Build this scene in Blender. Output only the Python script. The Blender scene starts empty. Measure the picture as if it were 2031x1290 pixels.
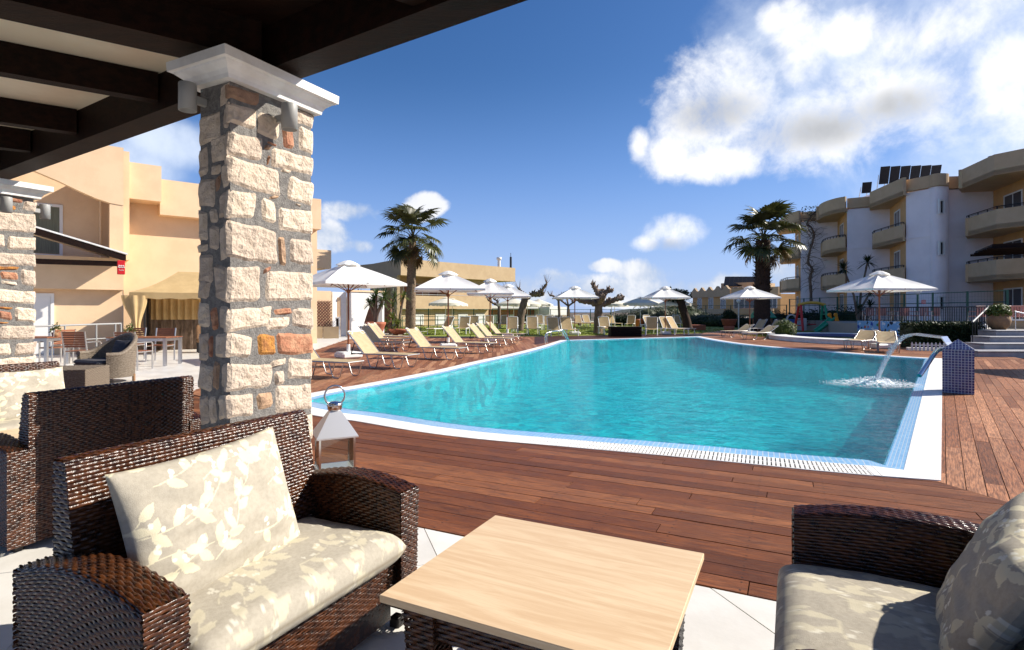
import bpy, bmesh, math, random
import numpy as np
from mathutils import Vector, Matrix, noise as mnoise
SC = bpy.context.scene
COL = SC.collection
RND = random.Random(11)
pi = math.pi
# ---------------------------------------------------------------- camera, sky, sun, exposure
FPX, EYE, CX, HY = 1115.0, 1.4, 1015.5, 618.0
cam = bpy.data.objects.new('camera', bpy.data.cameras.new('camera'))
COL.objects.link(cam)
cam.location = (0, 0, EYE)
cam.rotation_euler = (pi / 2, 0, 0)
cam.data.sensor_width = 36
cam.data.lens = FPX / 2031 * 36
cam.data.shift_y = -27 / 2031
cam.data.clip_start = 0.05
cam.data.clip_end = 9000
SC.camera = cam
SUN_AZ, SUN_EL = math.radians(79), math.radians(35)
sun_dir = Vector((math.sin(SUN_AZ) * math.cos(SUN_EL), math.cos(SUN_AZ) * math.cos(SUN_EL), math.sin(SUN_EL)))
sl = bpy.data.lights.new('sun', 'SUN')
sl.energy = 4.4
sl.angle = math.radians(0.53)
sl.color = (1.0, 0.93, 0.82)
so = bpy.data.objects.new('sun', sl)
COL.objects.link(so)
so.rotation_euler = sun_dir.to_track_quat('Z', 'Y').to_euler()
SC.view_settings.view_transform = 'Standard'
SC.view_settings.look = 'None'
SC.view_settings.exposure = 0.9
SC.view_settings.gamma = 1
SC.view_settings.use_curve_mapping = False
SC.cycles.max_bounces = 10
SC.cycles.transparent_max_bounces = 24
SC.cycles.sample_clamp_indirect = 6
SC.cycles.use_denoising = True


class NT:
    """small helper round a node tree"""
    def __init__(s, tree):
        s.t = tree
        s.t.nodes.clear()
    def n(s, typ, ins=None, **kw):
        nd = s.t.nodes.new(typ)
        for k, v in kw.items():
            setattr(nd, k, v)
        for k, v in (ins or {}).items():
            s.set(nd.inputs[k], v)
        return nd
    def set(s, sock, v):
        if isinstance(v, bpy.types.NodeSocket):
            s.t.links.new(v, sock)
        elif isinstance(v, bpy.types.Node):
            s.t.links.new(v.outputs[0], sock)
        else:
            if sock.type == 'RGBA' and len(v) == 3:
                v = (*v, 1)
            sock.default_value = v
    def math(s, op, a, b=0.0, c=None, clamp=False):
        d = {0: a, 1: b}
        if c is not None:
            d[2] = c
        return s.n('ShaderNodeMath', d, operation=op, use_clamp=clamp).outputs[0]
    def mix(s, f, a, b, blend='MIX'):
        nd = s.t.nodes.new('ShaderNodeMix')
        nd.data_type = 'RGBA'
        nd.blend_type = blend
        s.set(nd.inputs['Factor'], f)
        s.set(nd.inputs[6], a)
        s.set(nd.inputs[7], b)
        return nd.outputs[2]
    def ramp(s, f, lo, hi, a=0.0, b=1.0):
        nd = s.n('ShaderNodeMapRange', {0: f, 1: lo, 2: hi, 3: a, 4: b})
        nd.interpolation_type = 'SMOOTHSTEP'
        return nd.outputs[0]
    def noise(s, vec, scale, detail=4, rough=.55, dist=0.0):
        return s.n('ShaderNodeTexNoise', {'Vector': vec, 'Scale': scale, 'Detail': detail, 'Roughness': rough, 'Distortion': dist})


world = bpy.data.worlds.new('World')
SC.world = world
world.use_nodes = True
W = NT(world.node_tree)
sky = W.n('ShaderNodeTexSky', sky_type='NISHITA', sun_disc=False, sun_elevation=SUN_EL, sun_rotation=SUN_AZ,
          altitude=50, air_density=1.0, dust_density=0.7, ozone_density=3.0)
tc = W.n('ShaderNodeTexCoord')
gen = tc.outputs['Generated']
sx = W.n('ShaderNodeSeparateXYZ', {0: gen})
az = W.math('ARCTAN2', sx.outputs[0], sx.outputs[1])
el = W.math('ARCSINE', sx.outputs[2])
base = W.n('ShaderNodeHueSaturation', {'Saturation': 1.25, 'Value': 1.0, 'Color': sky.outputs[0]}).outputs[0]
base = W.mix(W.math('MULTIPLY', W.ramp(el, .42, -.02), .85), base, W.mix(W.ramp(el, .30, -.02), (2.6, 4.6, 8.6), (4.6, 6.1, 8.3)))
n1 = W.noise(gen, 9.0, 9, .6, .25).outputs[0]
n0 = W.noise(gen, 34.0, 7, .65, .3).outputs[0]
n2 = W.noise(gen, 3.2, 6, .6).outputs[0]


def pix_dir(px, py):
    a = math.atan((px - CX) / FPX)
    return a, math.atan((HY - py) / FPX * math.cos(a))


def blob(px, py, rx, ry):
    a, e = pix_dir(px, py)
    ra, re = rx / FPX * math.cos(a) ** 2, ry / FPX * math.cos(a)
    da = W.math('MULTIPLY', W.math('SUBTRACT', az, a), 1 / ra)
    de = W.math('MULTIPLY', W.math('SUBTRACT', el, e), 1 / re)
    q = W.math('ADD', W.math('MULTIPLY', da, da), W.math('MULTIPLY', de, de))
    return W.math('SUBTRACT', 1.0, q)


def blobs(lst):
    o = None
    for b in lst:
        v = blob(*b)
        o = v if o is None else W.n('ShaderNodeMath', {0: o, 1: v, 2: .35}, operation='SMOOTH_MAX').outputs[0]
    return o


CLOUDS = [(1365, 215, 95, 105), (1450, 215, 125, 110), (1580, 265, 180, 85), (1720, 225, 160, 105), (1840, 205, 120, 95),
          (1330, 310, 70, 50), (1450, 320, 130, 40), (1585, 95, 60, 90), (1560, 30, 60, 35), (1700, 60, 90, 45), (1860, 60, 170, 60),
          (2000, 170, 130, 130), (1268, 285, 24, 40), (1330, 462, 62, 40), (1290, 482, 40, 20)]
LOW = [(700, 420, 70, 24), (840, 410, 44, 26), (650, 468, 60, 40), (700, 490, 50, 18), (1040, 568, 45, 30), (1205, 528, 40, 14),
       (1280, 545, 80, 34), (1190, 572, 130, 28), (1360, 575, 110, 34), (1460, 560, 90, 26), (1560, 545, 120, 40), (1730, 520, 200, 50), (1000, 590, 200, 22),
       (1300, 598, 260, 16), (1100, 556, 60, 26), (1250, 572, 120, 30), (1420, 588, 130, 22)]
SOFT = [(330, 285, 110, 50), (250, 330, 120, 60), (1930, 50, 430, 330), (2060, 300, 360, 260), (1620, 120, 300, 170)]
m1 = blobs(CLOUDS)
m2 = blobs(LOW)
m3 = blobs(SOFT)
nn = W.math('SUBTRACT', n1, .5)
nb = W.math('SUBTRACT', n2, .5)
d1 = W.ramp(W.math('ADD', W.math('MULTIPLY', m1, 1.12), W.math('ADD', W.math('ADD', W.math('MULTIPLY', nn, 4.0), W.math('MULTIPLY', W.math('SUBTRACT', n0, .5), 1.1)), W.math('MULTIPLY', nb, 1.6))), -.25, 1.5)
d2 = W.math('MULTIPLY', W.ramp(W.math('ADD', W.math('MULTIPLY', m2, 1.1), W.math('MULTIPLY', nn, 5.0)), -.05, 1.0), .9)
d3 = W.math('MULTIPLY', W.ramp(W.math('ADD', m3, W.math('ADD', W.math('MULTIPLY', nb, 2.6), W.math('MULTIPLY', nn, 2.4))), -.4, 1.6), .82)
# fair-weather cumulus all the way round, so that the sky goes on outside the picture
away = W.ramp(W.math('ABSOLUTE', W.math('SUBTRACT', az, .12)), .95, 1.3)
band = W.math('MULTIPLY', W.ramp(el, .04, .2), W.ramp(el, 1.2, .7))
d4 = W.math('MULTIPLY', W.ramp(W.math('ADD', nb, W.math('MULTIPLY', nn, .5)), .06, .22), W.math('MULTIPLY', W.math('MULTIPLY', away, band), .85))
core = blobs([(1415, 222, 125, 48), (1630, 255, 190, 50), (1780, 212, 130, 45), (1325, 490, 55, 22)])
shade = W.ramp(W.math('ADD', core, W.math('ADD', W.math('MULTIPLY', nb, 1.6), W.math('MULTIPLY', nn, .8))), -.2, 1.6)
ctop = W.mix(shade, (10.2, 10.2, 10.3), (3.9, 4.1, 4.5))
clow = W.mix(W.ramp(n1, .4, .65), (5.2, 6.0, 7.4), (9.2, 9.2, 9.3))
base = W.mix(1.0, base, (.90, .915, 1.07), 'MULTIPLY')
c = W.mix(d3, base, (8.2, 9.0, 10.2))
c = W.mix(d2, c, clow)
c = W.mix(d4, c, clow)
c = W.mix(d1, c, ctop)
bg = W.n('ShaderNodeBackground', {'Color': c, 'Strength': 0.061})
W.n('ShaderNodeOutputWorld', {'Surface': bg})


# ---------------------------------------------------------------- places: from a sight line to a point of the site
def G(px, py, z=0.0):
    y = FPX * (EYE - z) / (py - HY)
    return Vector(((px - CX) / FPX * y, y, z))


def P(px, py, y):
    return Vector(((px - CX) / FPX * y, y, EYE + (HY - py) / FPX * y))


U = Vector((0.8957, -0.4446, 0))     # along the front of the terrace
T = Vector((0.4446, 0.8957, 0))      # away from the terrace


def ut(u, t, z=0.0):
    return U * u + T * t + Vector((0, 0, z))


# ---------------------------------------------------------------- materials
MATS = {}


def newmat(name):
    m = bpy.data.materials.new(name)
    m.use_nodes = True
    return m, NT(m.node_tree)


def finish(nt, bsdf):
    nt.n('ShaderNodeOutputMaterial', {'Surface': bsdf})


def M(name, col, rough=.6, col2=None, vs=3.0, bump=0.0, bs=40.0, metal=0.0, spec=.5, rand=0.0, stretch=None, lo=.35, hi=.65, trans=0.0, dist=.02):
    m, nt = newmat(name)
    co = nt.n('ShaderNodeTexCoord').outputs['Object']
    if stretch:
        co = nt.n('ShaderNodeMapping', {0: co, 3: stretch}).outputs[0]
    c = nt.n('ShaderNodeRGB').outputs[0]
    c.default_value = (*col, 1)
    if col2:
        f = nt.ramp(nt.noise(co, vs, 6, .62).outputs[0], lo, hi)
        c = nt.mix(f, col, col2)
    if rand:
        oi = nt.n('ShaderNodeObjectInfo')
        c = nt.n('ShaderNodeHueSaturation', {'Hue': nt.ramp(oi.outputs['Random'], 0, 1, .5 - rand * .03, .5 + rand * .03),
                                             'Value': nt.ramp(oi.outputs['Random'], 0, 1, 1 - rand, 1 + rand), 'Color': c}).outputs[0]
    ins = {'Base Color': c, 'Roughness': rough, 'Metallic': metal, 'Specular IOR Level': spec}
    if bump:
        ins['Normal'] = nt.n('ShaderNodeBump', {'Strength': bump, 'Distance': dist, 'Height': nt.noise(co, bs, 5, .6).outputs[0]})
    b = nt.n('ShaderNodeBsdfPrincipled', ins)
    if trans:
        t = nt.n('ShaderNodeBsdfTranslucent', {'Color': c})
        b = nt.n('ShaderNodeMixShader', {0: trans, 1: b.outputs[0], 2: t.outputs[0]})
    finish(nt, b.outputs[0])
    MATS[name] = m
    return m


M('white_paint', (.8, .8, .78), .45, (.7, .69, .66), 6, .1)
M('coping_white', (.82, .81, .78), .55, (.72, .71, .68), 5, .25, 60)
M('gutter_dark', (.06, .065, .07), .7)
M('tile_white', (.74, .72, .67), .32, (.66, .635, .58), 2.5, .05, 30, rand=.06)
M('grout', (.34, .31, .27), .9)
M('mortar', (.15, .142, .134), .95, (.24, .228, .212), 30, .8, 90)
M('dark_beam', (.007, .0035, .0025), .6, (.018, .007, .004), 4, .3, 30, stretch=(1, 6, 6), spec=.12)
M('ceiling_sheet', (.84, .75, .58), .8, (.74, .65, .49), 1.5)
M('wicker_brown', (.02, .0065, .003), .24, (.085, .027, .008), 26, .15, 200, spec=.5)
M('wicker_dark', (.012, .006, .004), .6)
M('wicker_grey', (.21, .165, .12), .6, (.12, .09, .06), 40, .3, 160)
M('steel', (.72, .72, .72), .16, metal=1.0)
M('aluminium', (.6, .575, .54), .34, metal=1.0)
M('lamp_grey', (.3, .3, .29), .5)
M('charcoal_fabric', (.035, .035, .042), .9, (.05, .05, .06), 60, .3, 300)
M('umbrella_wood', (.26, .085, .03), .45, (.2, .06, .02), 12, stretch=(8, 8, 1))
M('canvas', (.88, .87, .83), .85, (.85, .835, .79), 4, .1, 60, trans=.16)
M('canvas_lawn', (.82, .78, .68), .85, (.76, .71, .6), 4, .1, 60, trans=.2)
M('sling', (.56, .43, .25), .75, (.5, .375, .21), 8, .15, 300, trans=.16)
M('sling_lawn', (.66, .51, .28), .75, (.6, .45, .24), 8, .15, 300, trans=.4)
M('resin_white', (.78, .77, .73), .45)
M('black_plastic', (.015, .015, .016), .5)
M('iron_black', (.012, .012, .013), .5)
M('fence_green', (.012, .085, .05), .5)
M('ochre_wall', (.78, .565, .355), .85, (.72, .51, .315), 1.2, .12, 25)
M('sand_wall', (.52, .38, .225), .85, (.47, .335, .195), 1.5, .12, 25)
M('beige_parapet', (.56, .40, .24), .85, (.51, .36, .21), 1.1, .12, 25)
M('orange_wall', (.64, .37, .15), .85, (.58, .33, .13), 1.3, .1, 25)
M('white_wall', (.88, .82, .83), .85, (.83, .77, .78), 1.0, .12, 25)
M('white_arch', (.8, .79, .77), .8, (.73, .72, .7), 1.4, .12, 25)
M('frame_white', (.74, .73, .7), .5)
M('glass_dark', (.012, .014, .018), .06, spec=.8)
M('curtain_green', (.2, .21, .15), .8, (.12, .13, .09), 9, stretch=(8, 8, .2))
M('terracotta', (.40, .125, .06), .75, (.33, .10, .05), 6, .15, 50)
M('pot_tan', (.3, .17, .08), .8, (.22, .12, .06), 5, .2, 40)
M('brick_red', (.2, .07, .04), .85, (.14, .05, .03), 6, .3, 40)
M('bark', (.22, .155, .11), .9, (.11, .075, .05), 9, .8, 40, stretch=(1, 1, .35))
M('palm_bark', (.27, .19, .125), .95, (.12, .08, .05), 12, .9, 30, stretch=(1, 1, 2.5))
M('palm_skirt', (.07, .035, .02), .95, (.035, .018, .01), 12, .9, 30)
M('palm_leaf', (.085, .088, .024), .42, (.05, .055, .015), 5, spec=.5, rand=.25, trans=.22)
M('palm_leaf_dry', (.2, .12, .05), .7, (.13, .08, .03), 5, rand=.2, trans=.15)
M('yucca_leaf', (.05, .09, .02), .45, (.1, .13, .03), 4, trans=.25)
M('yucca_yellow', (.17, .19, .035), .5, (.09, .12, .02), 4, trans=.25)
M('leaf_dark', (.013, .024, .008), .6, (.024, .04, .012), 5, spec=.2, trans=.15)
M('leaf_mid', (.04, .06, .016), .55, (.07, .09, .025), 4, trans=.22)
M('leaf_olive', (.075, .085, .04), .6, (.05, .065, .028), 4, trans=.22)
M('leaf_lime', (.12, .15, .02), .5, (.07, .10, .015), 6, trans=.25)
M('hill_hazed', (.03, .045, .042), .95, (.045, .055, .045), .02, lo=.4, hi=.6)  # distance haze put into the green as a bluish tone
M('sea', (.05, .11, .18), .25)
M('soil', (.1, .07, .045), .95, (.07, .05, .032), 3, .4, 20)
M('lawn', (.15, .21, .012), .85, (.23, .25, .03), 1.2, .8, 60, lo=.3, hi=.7)
M('grass_blade', (.15, .21, .014), .6, (.22, .24, .03), 2, trans=.3)
M('teak', (.29, .10, .04), .5, (.22, .07, .028), 10, .1, 50, stretch=(1, 9, 9), rand=.12)
M('red_paint', (.55, .012, .015), .4)
M('play_red', (.6, .02, .02), .4)
M('play_green', (.015, .3, .16), .35)
M('play_yellow', (.7, .42, .06), .4)
M('play_orange', (.85, .3, .01), .4)
M('play_blue', (.03, .12, .4), .4)
M('play_white', (.6, .6, .58), .45)
M('pink_plastic', (.52, .22, .17), .5)
M('mosaic_purple', (.07, .07, .2), .3)
M('marble_step', (.24, .24, .26), .5, (.34, .33, .34), 2.2, .05, 30, stretch=(1, .5, 1))
M('solar_black', (.006, .007, .011), .5, spec=.15)
M('satin_steel', (.86, .85, .83), .38, metal=.75)
M('globe_white', (.75, .75, .73), .3)
M('beige_canopy', (.62, .45, .22), .85, (.55, .39, .185), 3, .1, 40, trans=.25)
M('wall_brown', (.34, .15, .075), .85, (.28, .12, .06), 3)  # plain brown for villa wall, playhouse and hotel panes
M('limestone', (.63, .52, .41), .9, (.49, .385, .285), 9, 1.0, 30, rand=.13, lo=.45, hi=.75, dist=.03)
M('stone_red', (.36, .15, .085), .9, (.47, .25, .15), 14, 1.0, 34, rand=.14)
M('stone_orange', (.46, .2, .04), .9, (.3, .12, .04), 14, 1.0, 34, rand=.1)
M('stone_brown', (.42, .27, .17), .9, (.32, .2, .13), 14, 1.0, 34, rand=.14)


def mat_planks(name, cols, rough=.5, gray=.1):
    m, nt = newmat(name)
    uv = nt.n('ShaderNodeUVMap', uv_map='UVMap').outputs[0]
    rn = nt.n('ShaderNodeAttribute', attribute_name='rnd').outputs['Fac']
    g = nt.n('ShaderNodeMapping', {0: uv, 3: (1.6, 26, 1)}).outputs[0]
    grain = nt.noise(g, 3.0, 8, .65, .6).outputs[0]
    fine = nt.noise(nt.n('ShaderNodeMapping', {0: uv, 3: (5, 160, 1)}).outputs[0], 3.0, 4, .6).outputs[0]
    cr = nt.n('ShaderNodeValToRGB', {0: rn})
    el_ = cr.color_ramp.elements
    el_[0].color = (*cols[0], 1)
    el_[1].color = (*cols[-1], 1)
    for i, c_ in enumerate(cols[1:-1]):
        e = el_.new((i + 1) / (len(cols) - 1))
        e.color = (*c_, 1)
    c = nt.mix(nt.ramp(grain, .38, .66), nt.mix(.66, cr.outputs[0], (.03, .009, .004)), cr.outputs[0])
    c = nt.mix(nt.math('MULTIPLY', nt.ramp(fine, .5, .75), .35), c, nt.mix(.5, c, (.45, .3, .2)))
    blot = nt.noise(nt.n('ShaderNodeMapping', {0: uv, 3: (1.2, 2.5, 1)}).outputs[0], 1.5, 5, .6).outputs[0]
    c = nt.mix(nt.math('MULTIPLY', nt.ramp(blot, .5, .72), gray), c, (.3, .2, .15))
    bd = nt.n('ShaderNodeSeparateXYZ', {0: nt.n('ShaderNodeUVMap', uv_map='board').outputs[0]})
    ax = nt.math('MULTIPLY', nt.math('SUBTRACT', nt.math('FRACT', nt.math('MULTIPLY', bd.outputs[0], 1 / .46)), .5), .46)
    ay = nt.math('SUBTRACT', nt.math('ABSOLUTE', bd.outputs[1]), .046)
    rr = nt.math('SQRT', nt.math('ADD', nt.math('MULTIPLY', ax, ax), nt.math('MULTIPLY', ay, ay)))
    c = nt.mix(nt.math('LESS_THAN', rr, .0062), c, (.02, .014, .011))
    h = nt.math('ADD', grain, nt.math('MULTIPLY', fine, .5))
    b = nt.n('ShaderNodeBsdfPrincipled', {'Base Color': c, 'Roughness': nt.ramp(grain, .3, .7, rough - .1, rough + .12), 'Specular IOR Level': .16,
                                          'Normal': nt.n('ShaderNodeBump', {'Strength': .35, 'Distance': .006, 'Height': h})})
    finish(nt, b.outputs[0])
    MATS[name] = m


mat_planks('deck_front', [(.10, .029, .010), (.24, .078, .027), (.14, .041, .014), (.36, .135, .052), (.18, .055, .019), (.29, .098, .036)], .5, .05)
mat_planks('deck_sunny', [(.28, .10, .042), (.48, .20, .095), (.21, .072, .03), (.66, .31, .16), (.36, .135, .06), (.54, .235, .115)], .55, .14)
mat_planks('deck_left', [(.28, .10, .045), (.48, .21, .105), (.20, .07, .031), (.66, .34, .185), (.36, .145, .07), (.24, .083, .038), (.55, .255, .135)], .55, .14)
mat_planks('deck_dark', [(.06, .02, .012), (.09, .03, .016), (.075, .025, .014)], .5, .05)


def mat_brick(name, c1, c2, mortar, w, h, ms, rough=.25, uvm=True, bump=.3):
    m, nt = newmat(name)
    co = nt.n('ShaderNodeUVMap').outputs[0] if uvm else nt.n('ShaderNodeTexCoord').outputs['Object']
    br = nt.n('ShaderNodeTexBrick', {'Vector': co, 'Color1': c1, 'Color2': c2, 'Mortar': mortar, 'Scale': 1.0, 'Mortar Size': ms,
                                     'Brick Width': w, 'Row Height': h, 'Bias': 0.0})
    br.offset = 0.0
    b = nt.n('ShaderNodeBsdfPrincipled', {'Base Color': br.outputs[0], 'Roughness': rough,
                                          'Normal': nt.n('ShaderNodeBump', {'Strength': bump, 'Distance': -.003, 'Height': br.outputs[1]})})
    finish(nt, b.outputs[0])
    MATS[name] = m


mat_brick('mosaic_blue', (.12, .36, .66), (.19, .46, .74), (.55, .62, .68), .05, .05, .004)
mat_brick('mosaic_navy', (.012, .016, .10), (.03, .04, .17), (.42, .44, .5), .045, .045, .0045)
mat_brick('brick_wall', (.22, .075, .04), (.15, .05, .03), (.12, .08, .06), .24, .08, .012, .85)


def mat_pool():
    m, nt = newmat('pool_lining')
    co = nt.n('ShaderNodeTexCoord').outputs['Object']
    v = nt.n('ShaderNodeTexVoronoi', {'Vector': co, 'Scale': 4.5}, feature='F1').outputs['Color']
    s = nt.n('ShaderNodeSeparateColor', {0: v}).outputs[0]
    big = nt.noise(co, .35, 3, .5).outputs[0]
    c = nt.mix(s, (.0, .30, .40), (.01, .92, .90))
    c = nt.mix(nt.ramp(big, .35, .65), c, nt.mix(.5, c, (.0, .48, .60)))
    finish(nt, nt.n('ShaderNodeBsdfPrincipled', {'Base Color': c, 'Roughness': .5}).outputs[0])
    MATS['pool_lining'] = m
    m, nt = newmat('pool_water')
    co = nt.n('ShaderNodeTexCoord').outputs['Object']
    a = nt.noise(nt.n('ShaderNodeMapping', {0: co, 2: (0, 0, .5), 3: (1.0, 1.5, 1)}).outputs[0], 3.4, 5, .62, .9).outputs[0]
    b_ = nt.noise(nt.n('ShaderNodeMapping', {0: co, 2: (0, 0, -.4), 3: (1.0, 1.3, 1)}).outputs[0], 12.0, 3, .5, .6).outputs[0]
    h = nt.math('ADD', nt.math('MULTIPLY', a, 1.0), nt.math('MULTIPLY', b_, .3))
    nrm = nt.n('ShaderNodeBump', {'Strength': .8, 'Distance': .13, 'Height': h}).outputs[0]
    calm = nt.n('ShaderNodeBump', {'Strength': .42, 'Distance': .06, 'Height': h}).outputs[0]
    fr = nt.n('ShaderNodeFresnel', {'IOR': 1.33, 'Normal': calm}).outputs[0]
    tint = (.72, .98, .99)
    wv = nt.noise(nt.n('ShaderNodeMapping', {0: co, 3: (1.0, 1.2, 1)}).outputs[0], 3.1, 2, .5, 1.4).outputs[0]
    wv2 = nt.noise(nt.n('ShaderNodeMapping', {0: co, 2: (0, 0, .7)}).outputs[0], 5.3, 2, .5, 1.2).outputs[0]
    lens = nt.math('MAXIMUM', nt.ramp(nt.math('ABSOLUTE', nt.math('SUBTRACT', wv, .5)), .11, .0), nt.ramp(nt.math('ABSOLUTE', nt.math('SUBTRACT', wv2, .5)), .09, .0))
    tint = nt.mix(lens, (.26, .80, .86), (.74, 1, 1))  # caustic light network put into the water's transmission tint
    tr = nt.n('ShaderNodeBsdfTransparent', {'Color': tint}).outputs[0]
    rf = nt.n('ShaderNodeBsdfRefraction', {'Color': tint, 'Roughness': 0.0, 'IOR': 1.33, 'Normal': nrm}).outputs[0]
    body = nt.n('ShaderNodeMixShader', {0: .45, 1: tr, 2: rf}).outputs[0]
    gl = nt.n('ShaderNodeBsdfGlossy', {'Color': (1, 1, 1), 'Roughness': .02, 'Normal': calm}).outputs[0]
    finish(nt, nt.n('ShaderNodeMixShader', {0: nt.math('MULTIPLY', fr, .42, clamp=True), 1: body, 2: gl}).outputs[0])
    MATS['pool_water'] = m
    m, nt = newmat('falling_water')
    co = nt.n('ShaderNodeTexCoord').outputs['Object']
    a = nt.noise(nt.n('ShaderNodeMapping', {0: co, 3: (14, 14, 2.2)}).outputs[0], 3.0, 5, .65, .4).outputs[0]
    nrm = nt.n('ShaderNodeBump', {'Strength': .9, 'Distance': .03, 'Height': a}).outputs[0]
    tr = nt.n('ShaderNodeBsdfTransparent', {'Color': (.95, .98, 1)}).outputs[0]
    gl = nt.n('ShaderNodeBsdfPrincipled', {'Base Color': (.85, .9, .93), 'Roughness': .12, 'Normal': nrm}).outputs[0]
    finish(nt, nt.n('ShaderNodeMixShader', {0: nt.ramp(a, .38, .68, .06, .75), 1: tr, 2: gl}).outputs[0])
    MATS['falling_water'] = m
    m, nt = newmat('clear_glass')
    tr = nt.n('ShaderNodeBsdfTransparent', {'Color': (.93, .96, .95)}).outputs[0]
    gl = nt.n('ShaderNodeBsdfGlossy', {'Roughness': .02}).outputs[0]
    fr = nt.n('ShaderNodeFresnel', {'IOR': 1.5}).outputs[0]
    finish(nt, nt.n('ShaderNodeMixShader', {0: fr, 1: tr, 2: gl}).outputs[0])
    MATS['clear_glass'] = m
    m, nt = newmat('tabletop_wood')
    co = nt.n('ShaderNodeTexCoord').outputs['Object']
    g = nt.noise(nt.n('ShaderNodeMapping', {0: co, 2: (0, 0, .1), 3: (.9, 9, 9)}).outputs[0], 1.6, 6, .6, 1.2).outputs[0]
    f = nt.noise(nt.n('ShaderNodeMapping', {0: co, 3: (6, 120, 60)}).outputs[0], 2.0, 3, .6).outputs[0]
    c = nt.mix(nt.ramp(g, .36, .64), (.70, .53, .34), (.60, .42, .25))
    c = nt.mix(nt.math('MULTIPLY', nt.ramp(f, .5, .7), .35), c, (.52, .35, .2))
    finish(nt, nt.n('ShaderNodeBsdfPrincipled', {'Base Color': c, 'Roughness': .42, 'Specular IOR Level': .35}).outputs[0])
    MATS['tabletop_wood'] = m
    m, nt = newmat('print_fabric')
    co = nt.n('ShaderNodeTexCoord').outputs['Object']
    at = nt.n('ShaderNodeAttribute', attribute_name='print').outputs['Color']
    se = nt.n('ShaderNodeSeparateColor', {0: at})
    w = nt.noise(co, 420, 2, .5).outputs[0]
    slub = nt.noise(co, 60, 4, .65).outputs[0]
    c = nt.mix(nt.ramp(slub, .35, .7), (.415, .375, .305), (.36, .325, .262))
    c = nt.mix(se.outputs[0], c, (.66, .60, .43))
    c = nt.mix(se.outputs[1], c, (.74, .71, .6))
    c = nt.mix(nt.math('MULTIPLY', se.outputs[2], .75), c, (.25, .21, .15))
    soft = nt.noise(co, 11, 4, .55).outputs[0]
    hh = nt.math('ADD', nt.math('MULTIPLY', w, .25), nt.math('MULTIPLY', soft, 1.0))
    finish(nt, nt.n('ShaderNodeBsdfPrincipled', {'Base Color': c, 'Roughness': .9, 'Specular IOR Level': .2,
           'Normal': nt.n('ShaderNodeBump', {'Strength': .35, 'Distance': .012, 'Height': hh})}).outputs[0])
    MATS['print_fabric'] = m
    m, nt = newmat('mural_paint')
    co = nt.n('ShaderNodeUVMap').outputs[0]
    vo = nt.n('ShaderNodeTexVoronoi', {'Vector': nt.n('ShaderNodeMapping', {0: co, 3: (1, 1, 1)}).outputs[0], 'Scale': 4.2, 'Randomness': 1.0})
    r = nt.n('ShaderNodeSeparateColor', {0: vo.outputs['Color']})
    cr = nt.n('ShaderNodeValToRGB', {0: r.outputs[0]})
    cr.color_ramp.interpolation = 'CONSTANT'
    els = cr.color_ramp.elements
    els[0].color = (.01, .01, .012, 1)
    els[1].position, els[1].color = .2, (.55, .02, .02, 1)
    for p_, c_ in ((.35, (.02, .06, .35)), (.5, (.6, .4, .04)), (.6, (.75, .75, .73)), (.8, (.02, .02, .025)), (.9, (.04, .2, .06))):
        e = els.new(p_)
        e.color = (*c_, 1)
    dd = nt.math('ADD', vo.outputs['Distance'], nt.math('MULTIPLY', nt.noise(co, 7, 5, .6).outputs[0], 1.3))
    sea_ = nt.mix(nt.ramp(nt.n('ShaderNodeSeparateXYZ', {0: co}).outputs[1], .1, .5), (.16, .42, .42), (.22, .42, .62))
    c = nt.mix(nt.ramp(dd, 1.0, 1.06), cr.outputs[0], sea_)
    finish(nt, nt.n('ShaderNodeBsdfPrincipled', {'Base Color': c, 'Roughness': .7}).outputs[0])
    MATS['mural_paint'] = m
    m, nt = newmat('foam')
    tr = nt.n('ShaderNodeBsdfTransparent').outputs[0]
    co = nt.n('ShaderNodeTexCoord').outputs['Object']
    b = nt.n('ShaderNodeBsdfPrincipled', {'Base Color': (.85, .9, .92), 'Roughness': .35}).outputs[0]
    f = nt.ramp(nt.noise(co, 11, 5, .75, .8).outputs[0], .42, .58)
    at = nt.n('ShaderNodeAttribute', attribute_name='rnd').outputs['Fac']
    finish(nt, nt.n('ShaderNodeMixShader', {0: nt.math('MULTIPLY', f, at, clamp=True), 1: tr, 2: b}).outputs[0])
    MATS['foam'] = m


mat_pool()


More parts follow.
